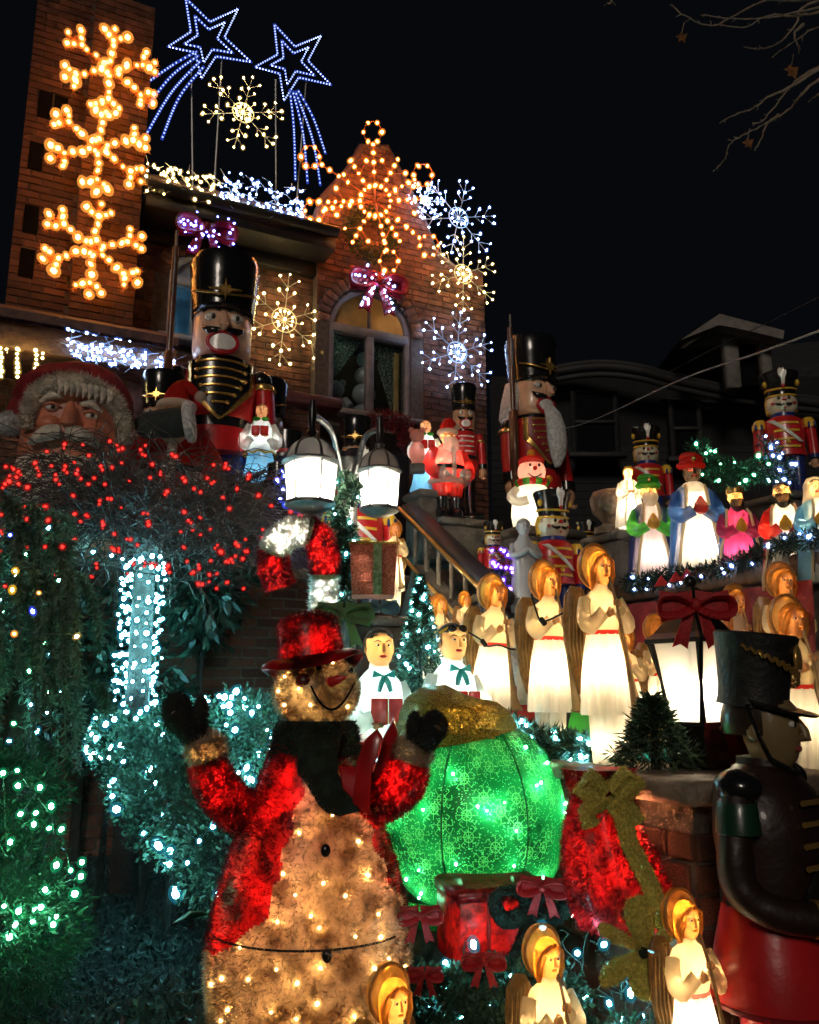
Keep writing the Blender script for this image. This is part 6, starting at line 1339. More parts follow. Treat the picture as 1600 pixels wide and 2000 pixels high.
# green penguin with red scarf
D_ = 3.9; pg = thing('toy_penguin', 'green bodied toy penguin with red scarf between the two front angels', 'toy', spot(1142, D_, .918), 18, 1.0)
MB().loft([(0, 0, 0, .085, .08), (0, 0, .03, .095, .085), (0, 0, .12, .075, .07), (0, 0, .2, .05, .05)], 20).build('body', b_green, pg); MB().ball((-.02, 0, .245), (.062, .06, .065), 16, 10).build('head', p_white, pg)
MB().tube([(.052 * math.cos(a), .052 * math.sin(a), .195 - .01 * math.cos(a)) for a in [2 * math.pi * k / 18 for k in range(18)]], .016, 8, closed=True).build('scarf', p_red, pg); MB().box((.055, -.045, .15), (.03, .012, .08), .003).build('scarf_end', p_red, pg)
MB().ball((.065, -.03, .18), .024, 10, 8).build('bobble', p_cream, pg); MB().tube([(-.05, -.055, .24), (-.075, -.09, .232)], [.014, .003], 8).build('beak', p_yel, pg); MB().ball((-.03, -.056, .262), .008, 8, 6).build('eye', p_iris, pg); lamp(pg, (0, 0, .08), .12, (.8, 1, .8))
# jester elf behind the lantern
D_ = 3.9; el_ = thing('toy_elf', 'small elf in teal and red with blue bauble beside the black lantern', 'toy', spot(1288, D_, .55), -10, 1.0)
MB().loft([(0, 0, 0, .09, .08), (0, 0, .2, .085, .075), (0, 0, .34, .10, .08), (0, 0, .40, .05, .05)], 20).build('tunic', b_teal, el_); MB().ball((0, -.01, .455), .055, 14, 10).build('head', b_skin, el_)
MB().tube(bez([(0, 0, .47), (.0, .01, .55), (.04, .0, .60), (.08, 0, .58)], 4), [.06 - .0045 * k for k in range(13)], 12).build('hat', b_yel, el_)
for s_ in (-1, 1): MB().tube(bez([(s_ * .08, 0, .36), (s_ * .13, -.02, .28), (s_ * .09, -.09, .25)], 4), .028, 10).build('sleeve', p_red if s_ < 0 else b_teal, el_); q = MB(); fingers(q, (s_ * .08, -.11, .25), (0, -1, 0), (0, 0, 1), .03); q.build('hand', b_skin, el_)
MB().ball((-.02, -.12, .22), .055, 16, 12).build('bauble', paint('blue_bauble', (.01, .02, .55), rough=.1, coat=.8), el_); MB().loft([(0, 0, .12, .1, .085), (0, 0, .15, .1, .085)], 20, False, False).build('belt', p_white, el_); lamp(el_, (0, 0, .2), .5, (.4, 1, .8))
# ================================================================== light decorations on the house
Z3 = Vector((0, 0, 1))
amber_t = M('orange_tinsel', (.85, .30, .05), .4, trans=.4, var=.3, vs_=40)
wfr = M('flake_wire_white', (.55, .53, .45), .5); bfr = M('flake_wire_blue', (.4, .5, .62), .5); ofr = M('flake_wire_orange', (.55, .16, .04), .5)
def flake_tinsel(c, Rr, rot, label, off):
    o = thing('light_snowflake', label, 'light ornament', c, 0, 1, 'orange tinsel snowflakes on the tower')
    tm = MB()
    for k in range(6):
        a = rot + k * math.pi / 3; d = U * math.cos(a) + Z3 * math.sin(a)
        fr = MB(); fr.tube([(0, 0, 0), tuple(d * Rr * .82)], .012, 6); 
        pts = [d * Rr * t for t in (.18, .36, .54, .70)]
        for sg in (-1, 0, 1):
            a2 = a + sg * .95; d2 = U * math.cos(a2) + Z3 * math.sin(a2); b0 = d * Rr * .70
            fr.tube([tuple(b0), tuple(b0 + d2 * Rr * .30)], .010, 6); pts.append(b0 + d2 * Rr * .28); 
            for i in range(70): tm.hair(b0 + d2 * Rr * .34 * rnd.random(), rvec(), .075, .004)
        for sg in (-1, 1):
            a2 = a + sg * .95; d2 = U * math.cos(a2) + Z3 * math.sin(a2); b0 = d * Rr * .70; pts.append(b0 + d2 * Rr * .15)
        for i in range(170): tm.hair(d * Rr * .82 * rnd.random(), rvec(), .065, .004)
        fr.build('arm', ofr, o)
        for p in pts: bulb(o, p + N * .03 + rvec(.014), 'orange', rnd.uniform(1.6, 2.2))
    for k in range(3): bulb(o, U * .07 * math.cos(k * 2.1) + Z3 * .07 * math.sin(k * 2.1) + N * .04, 'orange', 1.75)
    tm.build('tinsel', amber_t, o, False, kind='stuff')
    return o
for (px, py, r_), lb, rt_ in (((216, 138, 96), 'topmost orange tinsel snowflake on the brick tower', .5), ((193, 290, 98), 'middle orange tinsel snowflake on the brick tower', .52), ((183, 488, 100), 'lowest orange tinsel snowflake on the brick tower', .48)):
    c = fac(px, py, .62); dd = proj(c)[2]; flake_tinsel(c, r_ * dd / F, rt_, lb, .62)
def flake_wire(px, py, rpx, label, colr, off, rot=.5, D=None, k_=1.0, wirem=None, axes=None):
    c = at(px, py, D) if D else fac(px, py, off); dd = proj(c)[2]; Rr = rpx * dd / F; A, B = axes if axes else (U, Z3)
    o = thing('light_snowflake', label, 'light ornament', c, 0, 1, 'wire snowflake lights')
    fr = MB(); fr.tube([tuple(A * Rr * .25 * math.cos(t) + B * Rr * .25 * math.sin(t)) for t in [2 * math.pi * i / 24 for i in range(24)]], .007, 5, closed=True)
    pts = [Vector((0, 0, 0))]
    for k in range(12):
        a = rot + k * math.pi / 6; d = A * math.cos(a) + B * math.sin(a); fr.tube([(0, 0, 0), tuple(d * Rr * (.25 if k % 2 else .95))], .005, 5); pts.append(d * Rr * .17)
        if k % 2: pts.append(d * Rr * .36); fr.tube([tuple(d * Rr * .25), tuple(d * Rr * .36)], .004, 4)
        else:
            for t, l in ((.45, .22), (.70, .28)):
                for sg in (-1, 1):
                    a2 = a + sg * .8; d2 = A * math.cos(a2) + B * math.sin(a2); e = d * Rr * t + d2 * Rr * l; fr.tube([tuple(d * Rr * t), tuple(e)], .004, 4); pts.append(e)
            pts += [d * Rr * .97, d * Rr * .66]
    fr.build('wire_frame', wirem or (bfr if colr == 'cool' else wfr), o, kind='stuff')
    for p in pts: bulb(o, p + N * .015 + rvec(.012), colr, k_)
    return o
flake_wire(475, 220, 84, 'white snowflake light hanging below the two shooting stars', 'warm', 0, .35, 9.2, .95)
flake_wire(555, 625, 100, 'yellow snowflake light on the brick right of the huge nutcracker', 'warm', .12, .45, None, 1.0)
flake_wire(896, 425, 86, 'upper icy blue snowflake light off the gable corner', 'cool', .3, .3, None, .95)
flake_wire(905, 535, 80, 'warm white snowflake light between the two icy ones at the gable corner', 'warm', .35, .5, None, .95)
flake_wire(893, 688, 86, 'lower icy blue snowflake light right of the arched window', 'cool', .24, .42, None, .95)
flake_wire(832, 392, 40, 'small icy snowflake light tucked against the gable slope', 'cool', .25, .2, None, .8)
# roof edge flakes: two long runs of bulbs on the tiles
def roof_run(px0, py0, px1, py1, hgt, n, colr, label, offa, offb, nm='roof_lights', k_=.95, wm=wfr):
    c = fac((px0 + px1) / 2, (py0 + py1) / 2, offa); o = thing(nm, label, 'lights', c); fr = MB()
    for i in range(n):
        t = rnd.random(); h = rnd.random() ** 1.2; px = px0 + (px1 - px0) * t; py = py0 + (py1 - py0) * t - hgt * h
        p = fac(px, py, offa + (offb - offa) * h) - c
        bulb(o, p, colr, k_ * rnd.uniform(.8, 1.2))
        q_ = p + U * rnd.uniform(-.12, .12) + Z3 * rnd.uniform(-.10, .10); fr.tube([tuple(p), tuple(p.lerp(q_, .5) + N * .01), tuple(q_)], .004, 4)
    fr.build('wire_frame', wm, o, kind='stuff')
roof_run(282, 372, 448, 402, 55, 85, 'warm', 'band of warm white flake lights on the roof edge by the tower', .60, .2)
roof_run(432, 388, 592, 430, 60, 105, 'cool', 'band of icy blue flake lights on the roof edge by the gable', .60, .2, wm=bfr)
roof_run(132, 694, 340, 735, 52, 120, 'cool', 'icy blue flake lights along the pent roof above the giant Santa', 1.42, 1.2, wm=bfr)
# the great orange snowflake with looped ends
c = fac(733, 392, .55); dd = proj(c)[2]; og = thing('light_snowflake', 'great orange snowflake of bulbs with looped tips on the gable', 'light ornament', c)
E = lambda px, py, off=.55: fac(px, py, off) - c
tips = [(728, 258), (606, 306), (614, 412), (760, 510), (838, 480), (826, 342)]
fr = MB(); n_ = 24
fr.tube([tuple(E(733 + 30 * math.cos(t), 392 + 30 * math.sin(t))) for t in [2 * math.pi * i / n_ for i in range(n_)]], .008, 5, closed=True)
for i in range(16): bulb(og, E(733 + 30 * math.cos(i * .3927), 392 + 30 * math.sin(i * .3927)), 'ember', 1.5)
for tx, ty in tips:
    dx, dy = tx - 733, ty - 392; L_ = math.hypot(dx, dy); ux, uy = dx / L_, dy / L_
    fr.tube([tuple(E(733, 392)), tuple(E(tx - ux * 18, ty - uy * 18))], .008, 5)
    fr.tube([tuple(E(tx + 20 * math.cos(t) * abs(ux) + 17 * math.cos(t) * (1 - abs(ux)), ty + 22 * math.sin(t))) for t in [2 * math.pi * i / 16 for i in range(16)]], .008, 5, closed=True)
    for i in range(6): bulb(og, E(tx + 18 * math.cos(i * 1.047), ty + 21 * math.sin(i * 1.047)), 'ember', 1.5)
    for t in (.42, .56, .70, .82): bulb(og, E(733 + dx * t, 392 + dy * t), 'ember', 1.5)
for k in range(6):
    a = 2 * math.pi * (k + .5) / 6 + .5; dx, dy = math.cos(a), math.sin(a)
    fr.tube([tuple(E(733 + 30 * dx, 392 + 30 * dy)), tuple(E(733 + 88 * dx, 392 + 88 * dy))], .007, 5)
    for t in (46, 62, 78, 92): bulb(og, E(733 + t * dx, 392 + t * dy), 'ember', 1.5)
    for sg in (-1, 1):
        e0 = (733 + 60 * dx, 392 + 60 * dy); e1 = (733 + 80 * math.cos(a + sg * .33), 392 + 80 * math.sin(a + sg * .33)); fr.tube([tuple(E(*e0)), tuple(E(*e1))], .006, 5); bulb(og, E(*e1), 'ember', 1.4)
fr.build('wire_frame', ofr, og, kind='stuff')
# shooting stars of rope light
rope_core = EM('rope_led', (.55, .68, 1), 3.0, 0, False); rope_tube = EM('rope_tube', (.03, .07, .55), .35, .25, False)
led = None
def star(cx, cy_, R_o, rot, tails, label):
    c = fac(cx, cy_, .3); o = thing('shooting_star', label, 'light ornament', c, 0, 1, 'rope light shooting stars'); G = lambda x, y: fac(x, y, .3) - c
    tubes, dots, frm = MB(), MB(), MB()
    def rope(pts, closed=False):
        P = [G(*p) for p in pts]; P = P + [P[0]] if closed else P
        tubes.tube([tuple(p) for p in P], .017, 6)
        for a, b_ in zip(P, P[1:]):
            n2 = max(1, int((b_ - a).length / .036))
            for i in range(n2): dots.ball(a.lerp(b_, (i + .5) / n2), .0105, 5, 3)
    for k in (1.0, .58):
        rope([(cx + rr * k * math.cos(rot + i * math.pi / 5), cy_ - rr * k * math.sin(rot + i * math.pi / 5)) for i in range(10) for rr in [R_o[i]]], True)
    for tl_ in tails: rope([tuple(p[:2]) for p in bez([(x, y, 0) for x, y in tl_], 6)])
    tubes.build('rope_tube', rope_tube, o); dots.build('led_chain', rope_core, o, False, kind='stuff')
    for px in (-30, 30): MB().tube([tuple(G(cx + px, cy_ + 30) - N * .03), tuple(G(cx + px * .6, 440) - N * .25)], .012, 5).build('support_rod', blackmetal, o)
star(405, 78, [92, 36, 78, 34, 76, 36, 96, 34, 86, 36], 2.05 - .0, [[(385, 100), (340, 125), (282, 165)], [(388, 108), (335, 148), (286, 210)], [(392, 118), (335, 180), (286, 262)], [(398, 130), (350, 190), (316, 272)]], 'left blue rope light shooting star above the roof')
star(570, 122, [82, 32, 72, 32, 76, 32, 88, 32, 78, 32], 2.0, [[(566, 175), (574, 250), (577, 352)], [(572, 178), (592, 260), (601, 358)], [(577, 178), (610, 270), (626, 362)], [(582, 176), (612, 230), (636, 300)]], 'right blue rope light shooting star ending at the gable')
# bows with lights on the windows, wreath on the gable
t_bowred = tin('bow_red', (.40, .012, .03), (.12, .004, .012), .4, 20)
def lit_bow(px, py, s_, label, off, colr, n):
    o = thing('lit_bow', label, 'bow', fac(px, py, off), 26, s_); vbow(o, 1, t_bowred)
    for i in range(n):
        sg = rnd.choice((-1, 1))
        if rnd.random() < .5: p = Vector((sg * rnd.uniform(.1, 1.1), -.16, rnd.uniform(-.5, .55)))
        else: t_ = rnd.random(); p = Vector((sg * (.1 + .55 * t_ + rnd.uniform(-.15, .15)), -.1, -.1 - 1.1 * t_))
        bulb(o, p, colr, rnd.uniform(.7, 1.0) / s_)
lit_bow(737, 552, .33, 'red bow with white lights at the top of the arched window', .32, 'cool', 46)
lit_bow(403, 448, .29, 'dark red bow with blue lights over the window behind the huge nutcracker', .45, 'blue', 44)
wr_ = thing('wreath', 'dark round wreath hung on the gable brick under the orange snowflake', 'wreath', fac(722, 462, .24))
lf_w = M('wreath_leaf', (.03, .045, .018), .7, rand=.4, island=True, trans=.15)
q = MB()
for i in range(1500):
    a = rnd.uniform(0, 2 * math.pi); d = U * math.cos(a) + Z3 * math.sin(a); q.leaf(d * rnd.gauss(.28, .05) + N * rnd.uniform(0, .1), rvec(), rvec(), .05, .012)
q.build('foliage', lf_w, wr_, False, kind='stuff'); MB().tube([tuple((U * math.cos(a) + Z3 * math.sin(a)) * .28 + N * .04) for a in [2 * math.pi * k / 24 for k in range(24)]], .02, 6, closed=True).build('ring', darkwood, wr_)
# icicle lights at the left edge
ic = thing('icicle_lights', 'short warm icicle lights hanging under the pent roof at the left edge', 'lights', fac(20, 690, 1.4))
for px, y0, y1 in ((2, 680, 735), (34, 682, 738), (70, 684, 722), (14, 682, 690), (84, 690, 700)):
    MB().tube([tuple(fac(px, y0, 1.38) - fac(20, 690, 1.4)), tuple(fac(px, y1, 1.38) - fac(20, 690, 1.4))], .006, 5).build('wire', whitewire, ic)
    y = y0
    while y <= y1: bulb(ic, fac(px + rnd.uniform(-2, 2), y, 1.38) - fac(20, 690, 1.4), 'warm', 1.0); y += 9

# figures inside the window
r = thing('window_snowman', 'tall stacked snowman figure dimly seen inside the arched window', 'snowman', FP(wc + .12, wz0, -.35))
for k, (z, rr) in enumerate(((.16, .17), (.45, .15), (.70, .12), (.92, .10))): MB().ball((0, 0, z), (rr, rr, rr * .95), 14, 10).build('ball', p_grey, r)
MB().loft([(0, 0, 1.0, .13, .13), (0, 0, 1.015, .13, .13), (0, 0, 1.02, .08, .08), (0, 0, 1.14, .08, .08)], 16).build('hat', p_black, r)
r = thing('window_bear', 'pale toy bear dimly seen in the left pane of the arched window', 'toy', FP(wc - .28, wz0, -.3))
MB().ball((0, 0, .18), (.15, .13, .19), 14, 10).build('body', p_grey, r); MB().ball((0, -.03, .43), (.12, .11, .11), 14, 10).build('head', p_grey, r)
for sg in (-1, 1): MB().ball((sg * .09, 0, .52), .045, 10, 8).build('ear', p_grey, r); MB().tube([(sg * .12, 0, .3), (sg * .2, -.06, .2)], [.05, .045], 10).build('arm', p_grey, r)

# ================================================================== vegetation
def leafmass(n, fn, l, wd, mb=None, up=.2):
    mb = mb or MB()
    for i in range(n):
        p, nr = fn(); mb.leaf(p, (nr + rvec(.9) + Vector((0, 0, up))), rvec(), l * rnd.uniform(.6, 1.3), wd * rnd.uniform(.7, 1.2))
    return mb
def ell(c, r, shell=.55):
    def f():
        d = rvec(); t = rnd.uniform(shell, 1.0) * (1 + .13 * math.sin(d.x * 7 + d.z * 5) + .1 * math.sin(d.z * 11 + d.y * 6)); return Vector((c[0] + d.x * r[0] * t, c[1] + d.y * r[1] * t, c[2] + d.z * r[2] * t)), d
    return f
lf_hedge = M('hedge_leaf', (.035, .080, .045), .6, rand=.5, island=True, trans=.25); lf_dark = M('dark_leaf', (.010, .028, .016), .4, rand=.5, island=True, trans=.2); lf_cedar = M('cedar_needle', (.09, .15, .095), .6, rand=.5, island=True, trans=.25); lf_grn = M('green_bush_leaf', (.015, .075, .035), .5, rand=.5, island=True, trans=.25); lf_fir = M('fir_needle', (.05, .09, .05), .5, rand=.6, island=True, trans=.15); lf_gnd = M('ground_ivy', (.014, .03, .024), .4, rand=.8, island=True, trans=.1)
twig_m = M('twig', (.06, .042, .034), .7, var=.4, vs_=20); bark_d = M('dark_bark', (.03, .024, .02), .85, var=.4, vs_=20, bump=.6)
# weeping bare tree
DT = 5.4; wt = thing('weeping_tree', 'bare weeping tree with tangled twigs over a light wrapped trunk', 'tree', spot(274, DT, 0, 1230)); wl = wt.location.copy()
ztk = Zof(1090, DT)
MB().tube(bez([(0, 0, 0), (.0, 0, .5), (.01, 0, 1.1), (.0, 0, ztk), (-.02, .02, ztk + .2)], 5), [.085 - .0012 * k for k in range(21)], 14).build('trunk', bark_d, wt)
cc_ = Vector((0, .1, Zof(985, DT)))
for k in range(9):
    a = 2 * math.pi * k / 9; e = cc_ + Vector((math.cos(a) * .75, math.sin(a) * .55, rnd.uniform(-.0, .3)))
    MB().tube(bez([(0, 0, ztk), (math.cos(a) * .25, math.sin(a) * .2, ztk + .3), tuple(e)], 5), [.05, .047, .044, .04, .037, .034, .03, .026, .022, .018, .014], 7).build('limb', bark_d, wt)
tw_ = MB()
for i in range(2600):
    d = rvec(); t = rnd.uniform(.25, 1.0); p = cc_ + Vector((d.x * 1.12 * t + .02, d.y * .75 * t, d.z * .44 * t - .02 + (.10 if d.x < 0 else -.02)))
    dr = Vector((d.x + rnd.uniform(-.8, .8), d.y * .6 + rnd.uniform(-.6, .6), rnd.uniform(-.3, .6))).normalized(); L_ = rnd.uniform(.18, .5); pts = []; seg = 5
    for k in range(seg + 1):
        pts.append(tuple(p)); p = p + dr * L_ / seg; dr = (dr + Vector((rnd.uniform(-.25, .25), rnd.uniform(-.25, .25), rnd.uniform(-.55, .1)))).normalized()
    tw_.tube(pts, [.0042 - .0005 * k for k in range(seg + 1)], 3, False)
tw_.build('twigs', twig_m, wt, False, kind='stuff')
rl = thing('red_light_string', 'string of red berry lights tangled through the weeping tree', 'lights', at(280, 1000, 4.8)); r0c = rl.location.copy()
redp = []
for i in range(150):
    while True:
        px, py = rnd.uniform(-5, 600), rnd.uniform(840, 1150)
        lim = interp([(0, 905), (120, 850), (300, 868), (450, 905), (600, 990)], px); lo = interp([(0, 1140), (300, 1130), (450, 1170), (600, 1090)], px)
        if lim < py < lo: break
    p = at(px, py, rnd.uniform(4.55, 5.0)) - r0c; redp.append(p)
    for k in range(rnd.choice((1, 1, 1, 2))): bulb(rl, p + rvec(.022 * (k > 0)), 'red', rnd.uniform(.55, .75))
redp.sort(key=lambda v: (round(v.z * 4), v.x))
q = MB(); q.tube([tuple(p) for p in redp], .0028, 4, False); q.build('wire', darkwire, rl, False)
tl = thing('teal_light_string', 'icy teal lights wound thickly round the trunk of the weeping tree', 'lights', wt.location); q = MB(); pa_ = []
for i in range(170):
    t = i / 169; z = interp([(0, Zof(1372, DT)), (1, Zof(1090, DT))], t); a = t * 2 * math.pi * 13; rr = .115 + rnd.uniform(-.015, .035); pa_.append(Vector((rr * math.cos(a), rr * math.sin(a), z + rnd.uniform(-.04, .04))))
q.tube([tuple(p) for p in pa_], .003, 4, False); q.build('wire', wire_m, tl, False)
for p in pa_: bulb(tl, p * 1.0, 'teal', rnd.uniform(.6, 1.25))
for px, py in ((182, 1078), (218, 1085), (255, 1098)): bulb(tl, at(px, py, 4.9) - wt.location, 'teal', .8)
# hedge with teal lights
hg = thing('hedge', 'leafy hedge strung with icy lights behind the snowman', 'hedge', gp(340, 4.7, 0)); hl = hg.location.copy()
hp = [(-1.15, 4.75, .92, .40, .34, .26), (-1.45, 4.9, .85, .32, .3, .26), (-.75, 4.7, 1.0, .42, .3, .22), (-1.2, 4.5, .66, .32, .3, .28), (-.92, 4.45, .48, .34, .3, .32), (-1.72, 5.0, .92, .12, .12, .16), (-.45, 4.75, .85, .36, .3, .3)]
q = MB()
for x, y, z, a, b_, c in hp: leafmass(4200, ell((x - hl.x, y - hl.y, z), (a, b_, c), .5), .035, .009, q)
q.build('foliage', lf_hedge, hg, False, kind='stuff')
for x, y, z, a, b_, c in hp: MB().tube([(x - hl.x, y - hl.y, 0), (x - hl.x + .02, y - hl.y, z)], [.025, .012], 6).build('stem', bark_d, hg)
hs = thing('teal_light_string', 'icy teal lights scattered over the hedge beside the snowman', 'lights', hl); hb_ = []
for i in range(105):
    x, y, z, a, b_, c = rnd.choice(hp); d = rvec(); d.y = -abs(d.y)
    hb_.append(Vector((x + d.x * a * 1.02, y + d.y * b_ * 1.04, z + d.z * c * 1.02)) - hl)
hb_ = [p for p in hb_ if p.z > .18]
for p in hb_: bulb(hs, p, 'teal', rnd.uniform(.7, 1.25))
hb_.sort(key=lambda v: (round(v.z * 5), v.x)); q = MB(); q.tube([tuple(p) for p in hb_], .0025, 4, False); q.build('wire', wire_m, hs, False)
hs2 = thing('teal_light_string', 'row of icy lights along the top of the hedge left of the snowman head', 'lights', at(440, 1375, 4.35)); o2 = hs2.location.copy(); pp = []
for px, py in ((360, 1366), (400, 1362), (428, 1360), (452, 1362), (478, 1364), (392, 1382), (436, 1380), (450, 1392), (492, 1392), (505, 1380), (442, 1416)): pp.append(at(px, py, 4.35) - o2); bulb(hs2, pp[-1], 'teal', .9)
q = MB(); q.tube([tuple(p) for p in pp], .0025, 4, False); q.build('wire', wire_m, hs2, False)
# drooping cedar on the left
DCd = 3.7; cd = thing('drooping_cedar', 'weeping cedar with hanging sprays at the left edge', 'tree', gp(20, DCd, 0)); cl_ = cd.location.copy()
MB().tube(bez([(-.1, .1, 0), (-.1, .1, 1.0), (-.05, .1, Zof(980, DCd))], 5), [.09 - .004 * k for k in range(11)], 10).build('trunk', bark_d, cd)
nd = MB(); spr = []
for i in range(64):
    px = rnd.uniform(-60, 150); py0 = rnd.uniform(965, 1150) + max(0, px - 60) * .5; spr.append((px, py0, rnd.uniform(140, 420), rnd.uniform(-10, 30)))
spr += [(110, 1105, 170, 85), (125, 1120, 130, 70), (120, 1330, 60, 90), (100, 1340, 90, 60), (150, 1350, 50, 60)]
for px, py0, L_, dx in spr:
    Dd = rnd.uniform(3.35, 4.0); st = []; n2 = 9
    for k in range(n2 + 1):
        t = k / n2; st.append(at(px + dx * math.sin(t * 1.5) + rnd.uniform(-5, 5), py0 + L_ * (t ** 1.4) - 18 * math.sin(t * 3.1), Dd + rnd.uniform(-.02, .02)) - cl_)
    st = bez(st, 4); MB_ = nd
    for k in range(len(st) - 1):
        a, b_ = st[k], st[k + 1]; d = (b_ - a).normalized()
        for j in range(11):
            p = a.lerp(b_, rnd.random()); v = (d * .7 + rvec(1.0)).normalized(); nd.leaf(p, v, rvec(), rnd.uniform(.02, .05), .0045)
    nd.tube([tuple(p) for p in st], .004, 3, False)
nd.build('foliage', lf_cedar, cd, False, kind='stuff')
cs = thing('coloured_light_string', 'scattered coloured bulbs in the weeping cedar', 'lights', at(40, 1150, 3.3)); o3 = cs.location.copy(); pp = []
for px, py, c_ in ((20, 1045, 'blue'), (64, 1194, 'blue'), (10, 1145, 'red'), (24, 1152, 'yellow'), (30, 1115, 'yellow'), (76, 1158, 'orange'), (88, 1068, 'red'), (52, 1014, 'red'), (94, 1016, 'red'), (122, 1068, 'red'), (2, 1005, 'red'), (18, 940, 'red'), (32, 932, 'red'), (10, 945, 'red'), (36, 945, 'red'), (28, 1238, 'orange'), (150, 1243, 'warm')):
    pp.append(at(px, py, 3.3) - o3); bulb(cs, pp[-1], c_, .55)
q = MB(); q.tube([tuple(p) for p in sorted(pp, key=lambda v: -v.z)], .002, 4, False); q.build('wire', wire_m, cs, False)
ct = thing('green_light_string', 'green and icy bulbs half hidden inside the weeping cedar', 'lights', at(60, 1250, 3.75)); o4 = ct.location.copy(); pp = []
for i in range(24): pp.append(at(rnd.uniform(-30, 150), 1020 + 19 * i + rnd.uniform(-12, 12), rnd.uniform(3.5, 3.85)) - o4); bulb(ct, pp[-1], 'teal' if i % 3 else 'green', .6)
q = MB(); q.tube([tuple(p) for p in pp], .002, 4, False); q.build('wire', wire_m, ct, False)
# green bush below it
DG = 3.35; gb = thing('green_bush', 'round bush glowing with green lights at the lower left', 'bush', gp(50, DG, 0)); gl_ = gb.location.copy(); q = MB()
gp_ = [(-1.62, 3.3, .42, .34, .3, .34), (-1.42, 3.35, .30, .22, .22, .28), (-1.78, 3.25, .75, .3, .26, .3), (-1.55, 3.4, .78, .22, .2, .24)]
for x, y, z, a, b_, c in gp_: leafmass(4500, ell((x - gl_.x, y - gl_.y, z), (a, b_, c), .55), .04, .004, q, 0)
q.build('foliage', lf_grn, gb, False, kind='stuff'); MB().tube([(0, 0, 0), (0, 0, .6)], .03, 6).build('stem', bark_d, gb)
gs = thing('green_light_string', 'green lights deep in the round bush at the lower left', 'lights', gl_); pp = []
for px, py in ((35, 1535), (78, 1538), (40, 1590), (70, 1588), (66, 1610), (96, 1618), (20, 1645), (100, 1575), (110, 1690), (160, 1684), (158, 1712), (88, 1738), (8, 1770), (36, 1780), (68, 1776), (80, 1772), (28, 1806), (64, 1800), (110, 1790), (104, 1806), (146, 1746), (18, 1830), (6, 1510), (34, 1505), (120, 1620), (138, 1700)):
    pp.append(at(px, py, 2.98 + rnd.uniform(-.03, .06)) - gl_); bulb(gs, pp[-1], 'green', rnd.uniform(.65, .9))
q = MB(); q.tube([tuple(p) for p in pp], .002, 4, False); q.build('wire', wire_m, gs, False)
# dark broad-leaved shrub behind
sb = thing('dark_shrub', 'dark broad leaved shrub left of the lit trunk', 'shrub', gp(170, 6.0, 0)); sl_ = sb.location.copy(); q = MB()
for (x, z, a, c) in ((-2.35, 1.5, .5, .5), (-2.0, 1.1, .45, .5), (-2.7, 1.0, .5, .6), (-1.5, 1.9, .35, .3)): leafmass(900, ell((x - sl_.x, 6.1 - sl_.y, z), (a, .3, c), .4), .11, .022, q, -.4)
q.build('foliage', lf_dark, sb, False, kind='stuff'); MB().tube([(-.1, 0, 0), (-.1, 0, 1.3)], .04, 6).build('stem', bark_d, sb)
sb2 = thing('dark_shrub', 'dark shrub hanging below the twigs right of the lit trunk', 'shrub', gp(372, 6.2, 0)); q = MB()
leafmass(700, ell((0, 0, Zof(1190, 6.2)), (.22, .2, .3), .3), .10, .02, q, -.6); q.build('foliage', lf_dark, sb2, False, kind='stuff'); MB().tube([(0, 0, 0), (0, 0, 1.5)], .025, 6).build('stem', bark_d, sb2)
# little fir tree with teal lights
def fir(name, label, loc, H, Rb, n, l=.035, bulbs=0, cat='tree', colr='teal'):
    o = thing(name, label, cat, loc); MB().tube([(0, 0, 0), (0, 0, H * .97)], [.02, .006], 6).build('trunk', bark_d, o); q = MB()
    for i in range(n):
        t = rnd.random() ** .8; a = rnd.uniform(0, 2 * math.pi); rr = Rb * (1 - t) * (1 + .22 * math.sin(a * 5 + t * 30)) * rnd.uniform(.45, 1.05); p = Vector((rr * math.cos(a), rr * math.sin(a), .04 * H + H * .96 * t))
        q.leaf(p, Vector((math.cos(a), math.sin(a), -.1)) + rvec(.9), rvec(), l * rnd.uniform(.6, 1.3), .0045)
    q.build('foliage', lf_fir, o, False, kind='stuff')
    if bulbs:
        s_ = thing(colr + '_light_string', 'icy lights on the ' + label.split(' with')[0], 'lights', loc); pts = []
        for i in range(bulbs):
            t = (i + .5) / bulbs; a = -1.57 + 1.5 * math.sin(i * 2.4); rr = Rb * (1 - t) * 1.02 + .01; pts.append(Vector((rr * math.cos(a), rr * math.sin(a), .04 * H + H * .95 * t))); bulb(s_, pts[-1], colr, .75)
        q = MB(); q.tube([tuple(p) for p in pts], .002, 4, False); q.build('wire', wire_m, s_, False)
    return o
fir('fir_tree', 'little fir tree with icy lights between the choir boys', spot(822, 4.55, .70), Zof(1112, 4.55) - .70, .27, 9000, .034, 48)
fir('fir_sprig', 'bushy fir sprig leaning on the black lantern base', spot(1282, 3.12, .918), .26, .16, 2600, .05, 0, 'plant')
fir('fir_sprig', 'dark fir sprig at the right of the lantern base', spot(1500, 3.6, .6), .45, .16, 2000, .05, 0, 'plant')
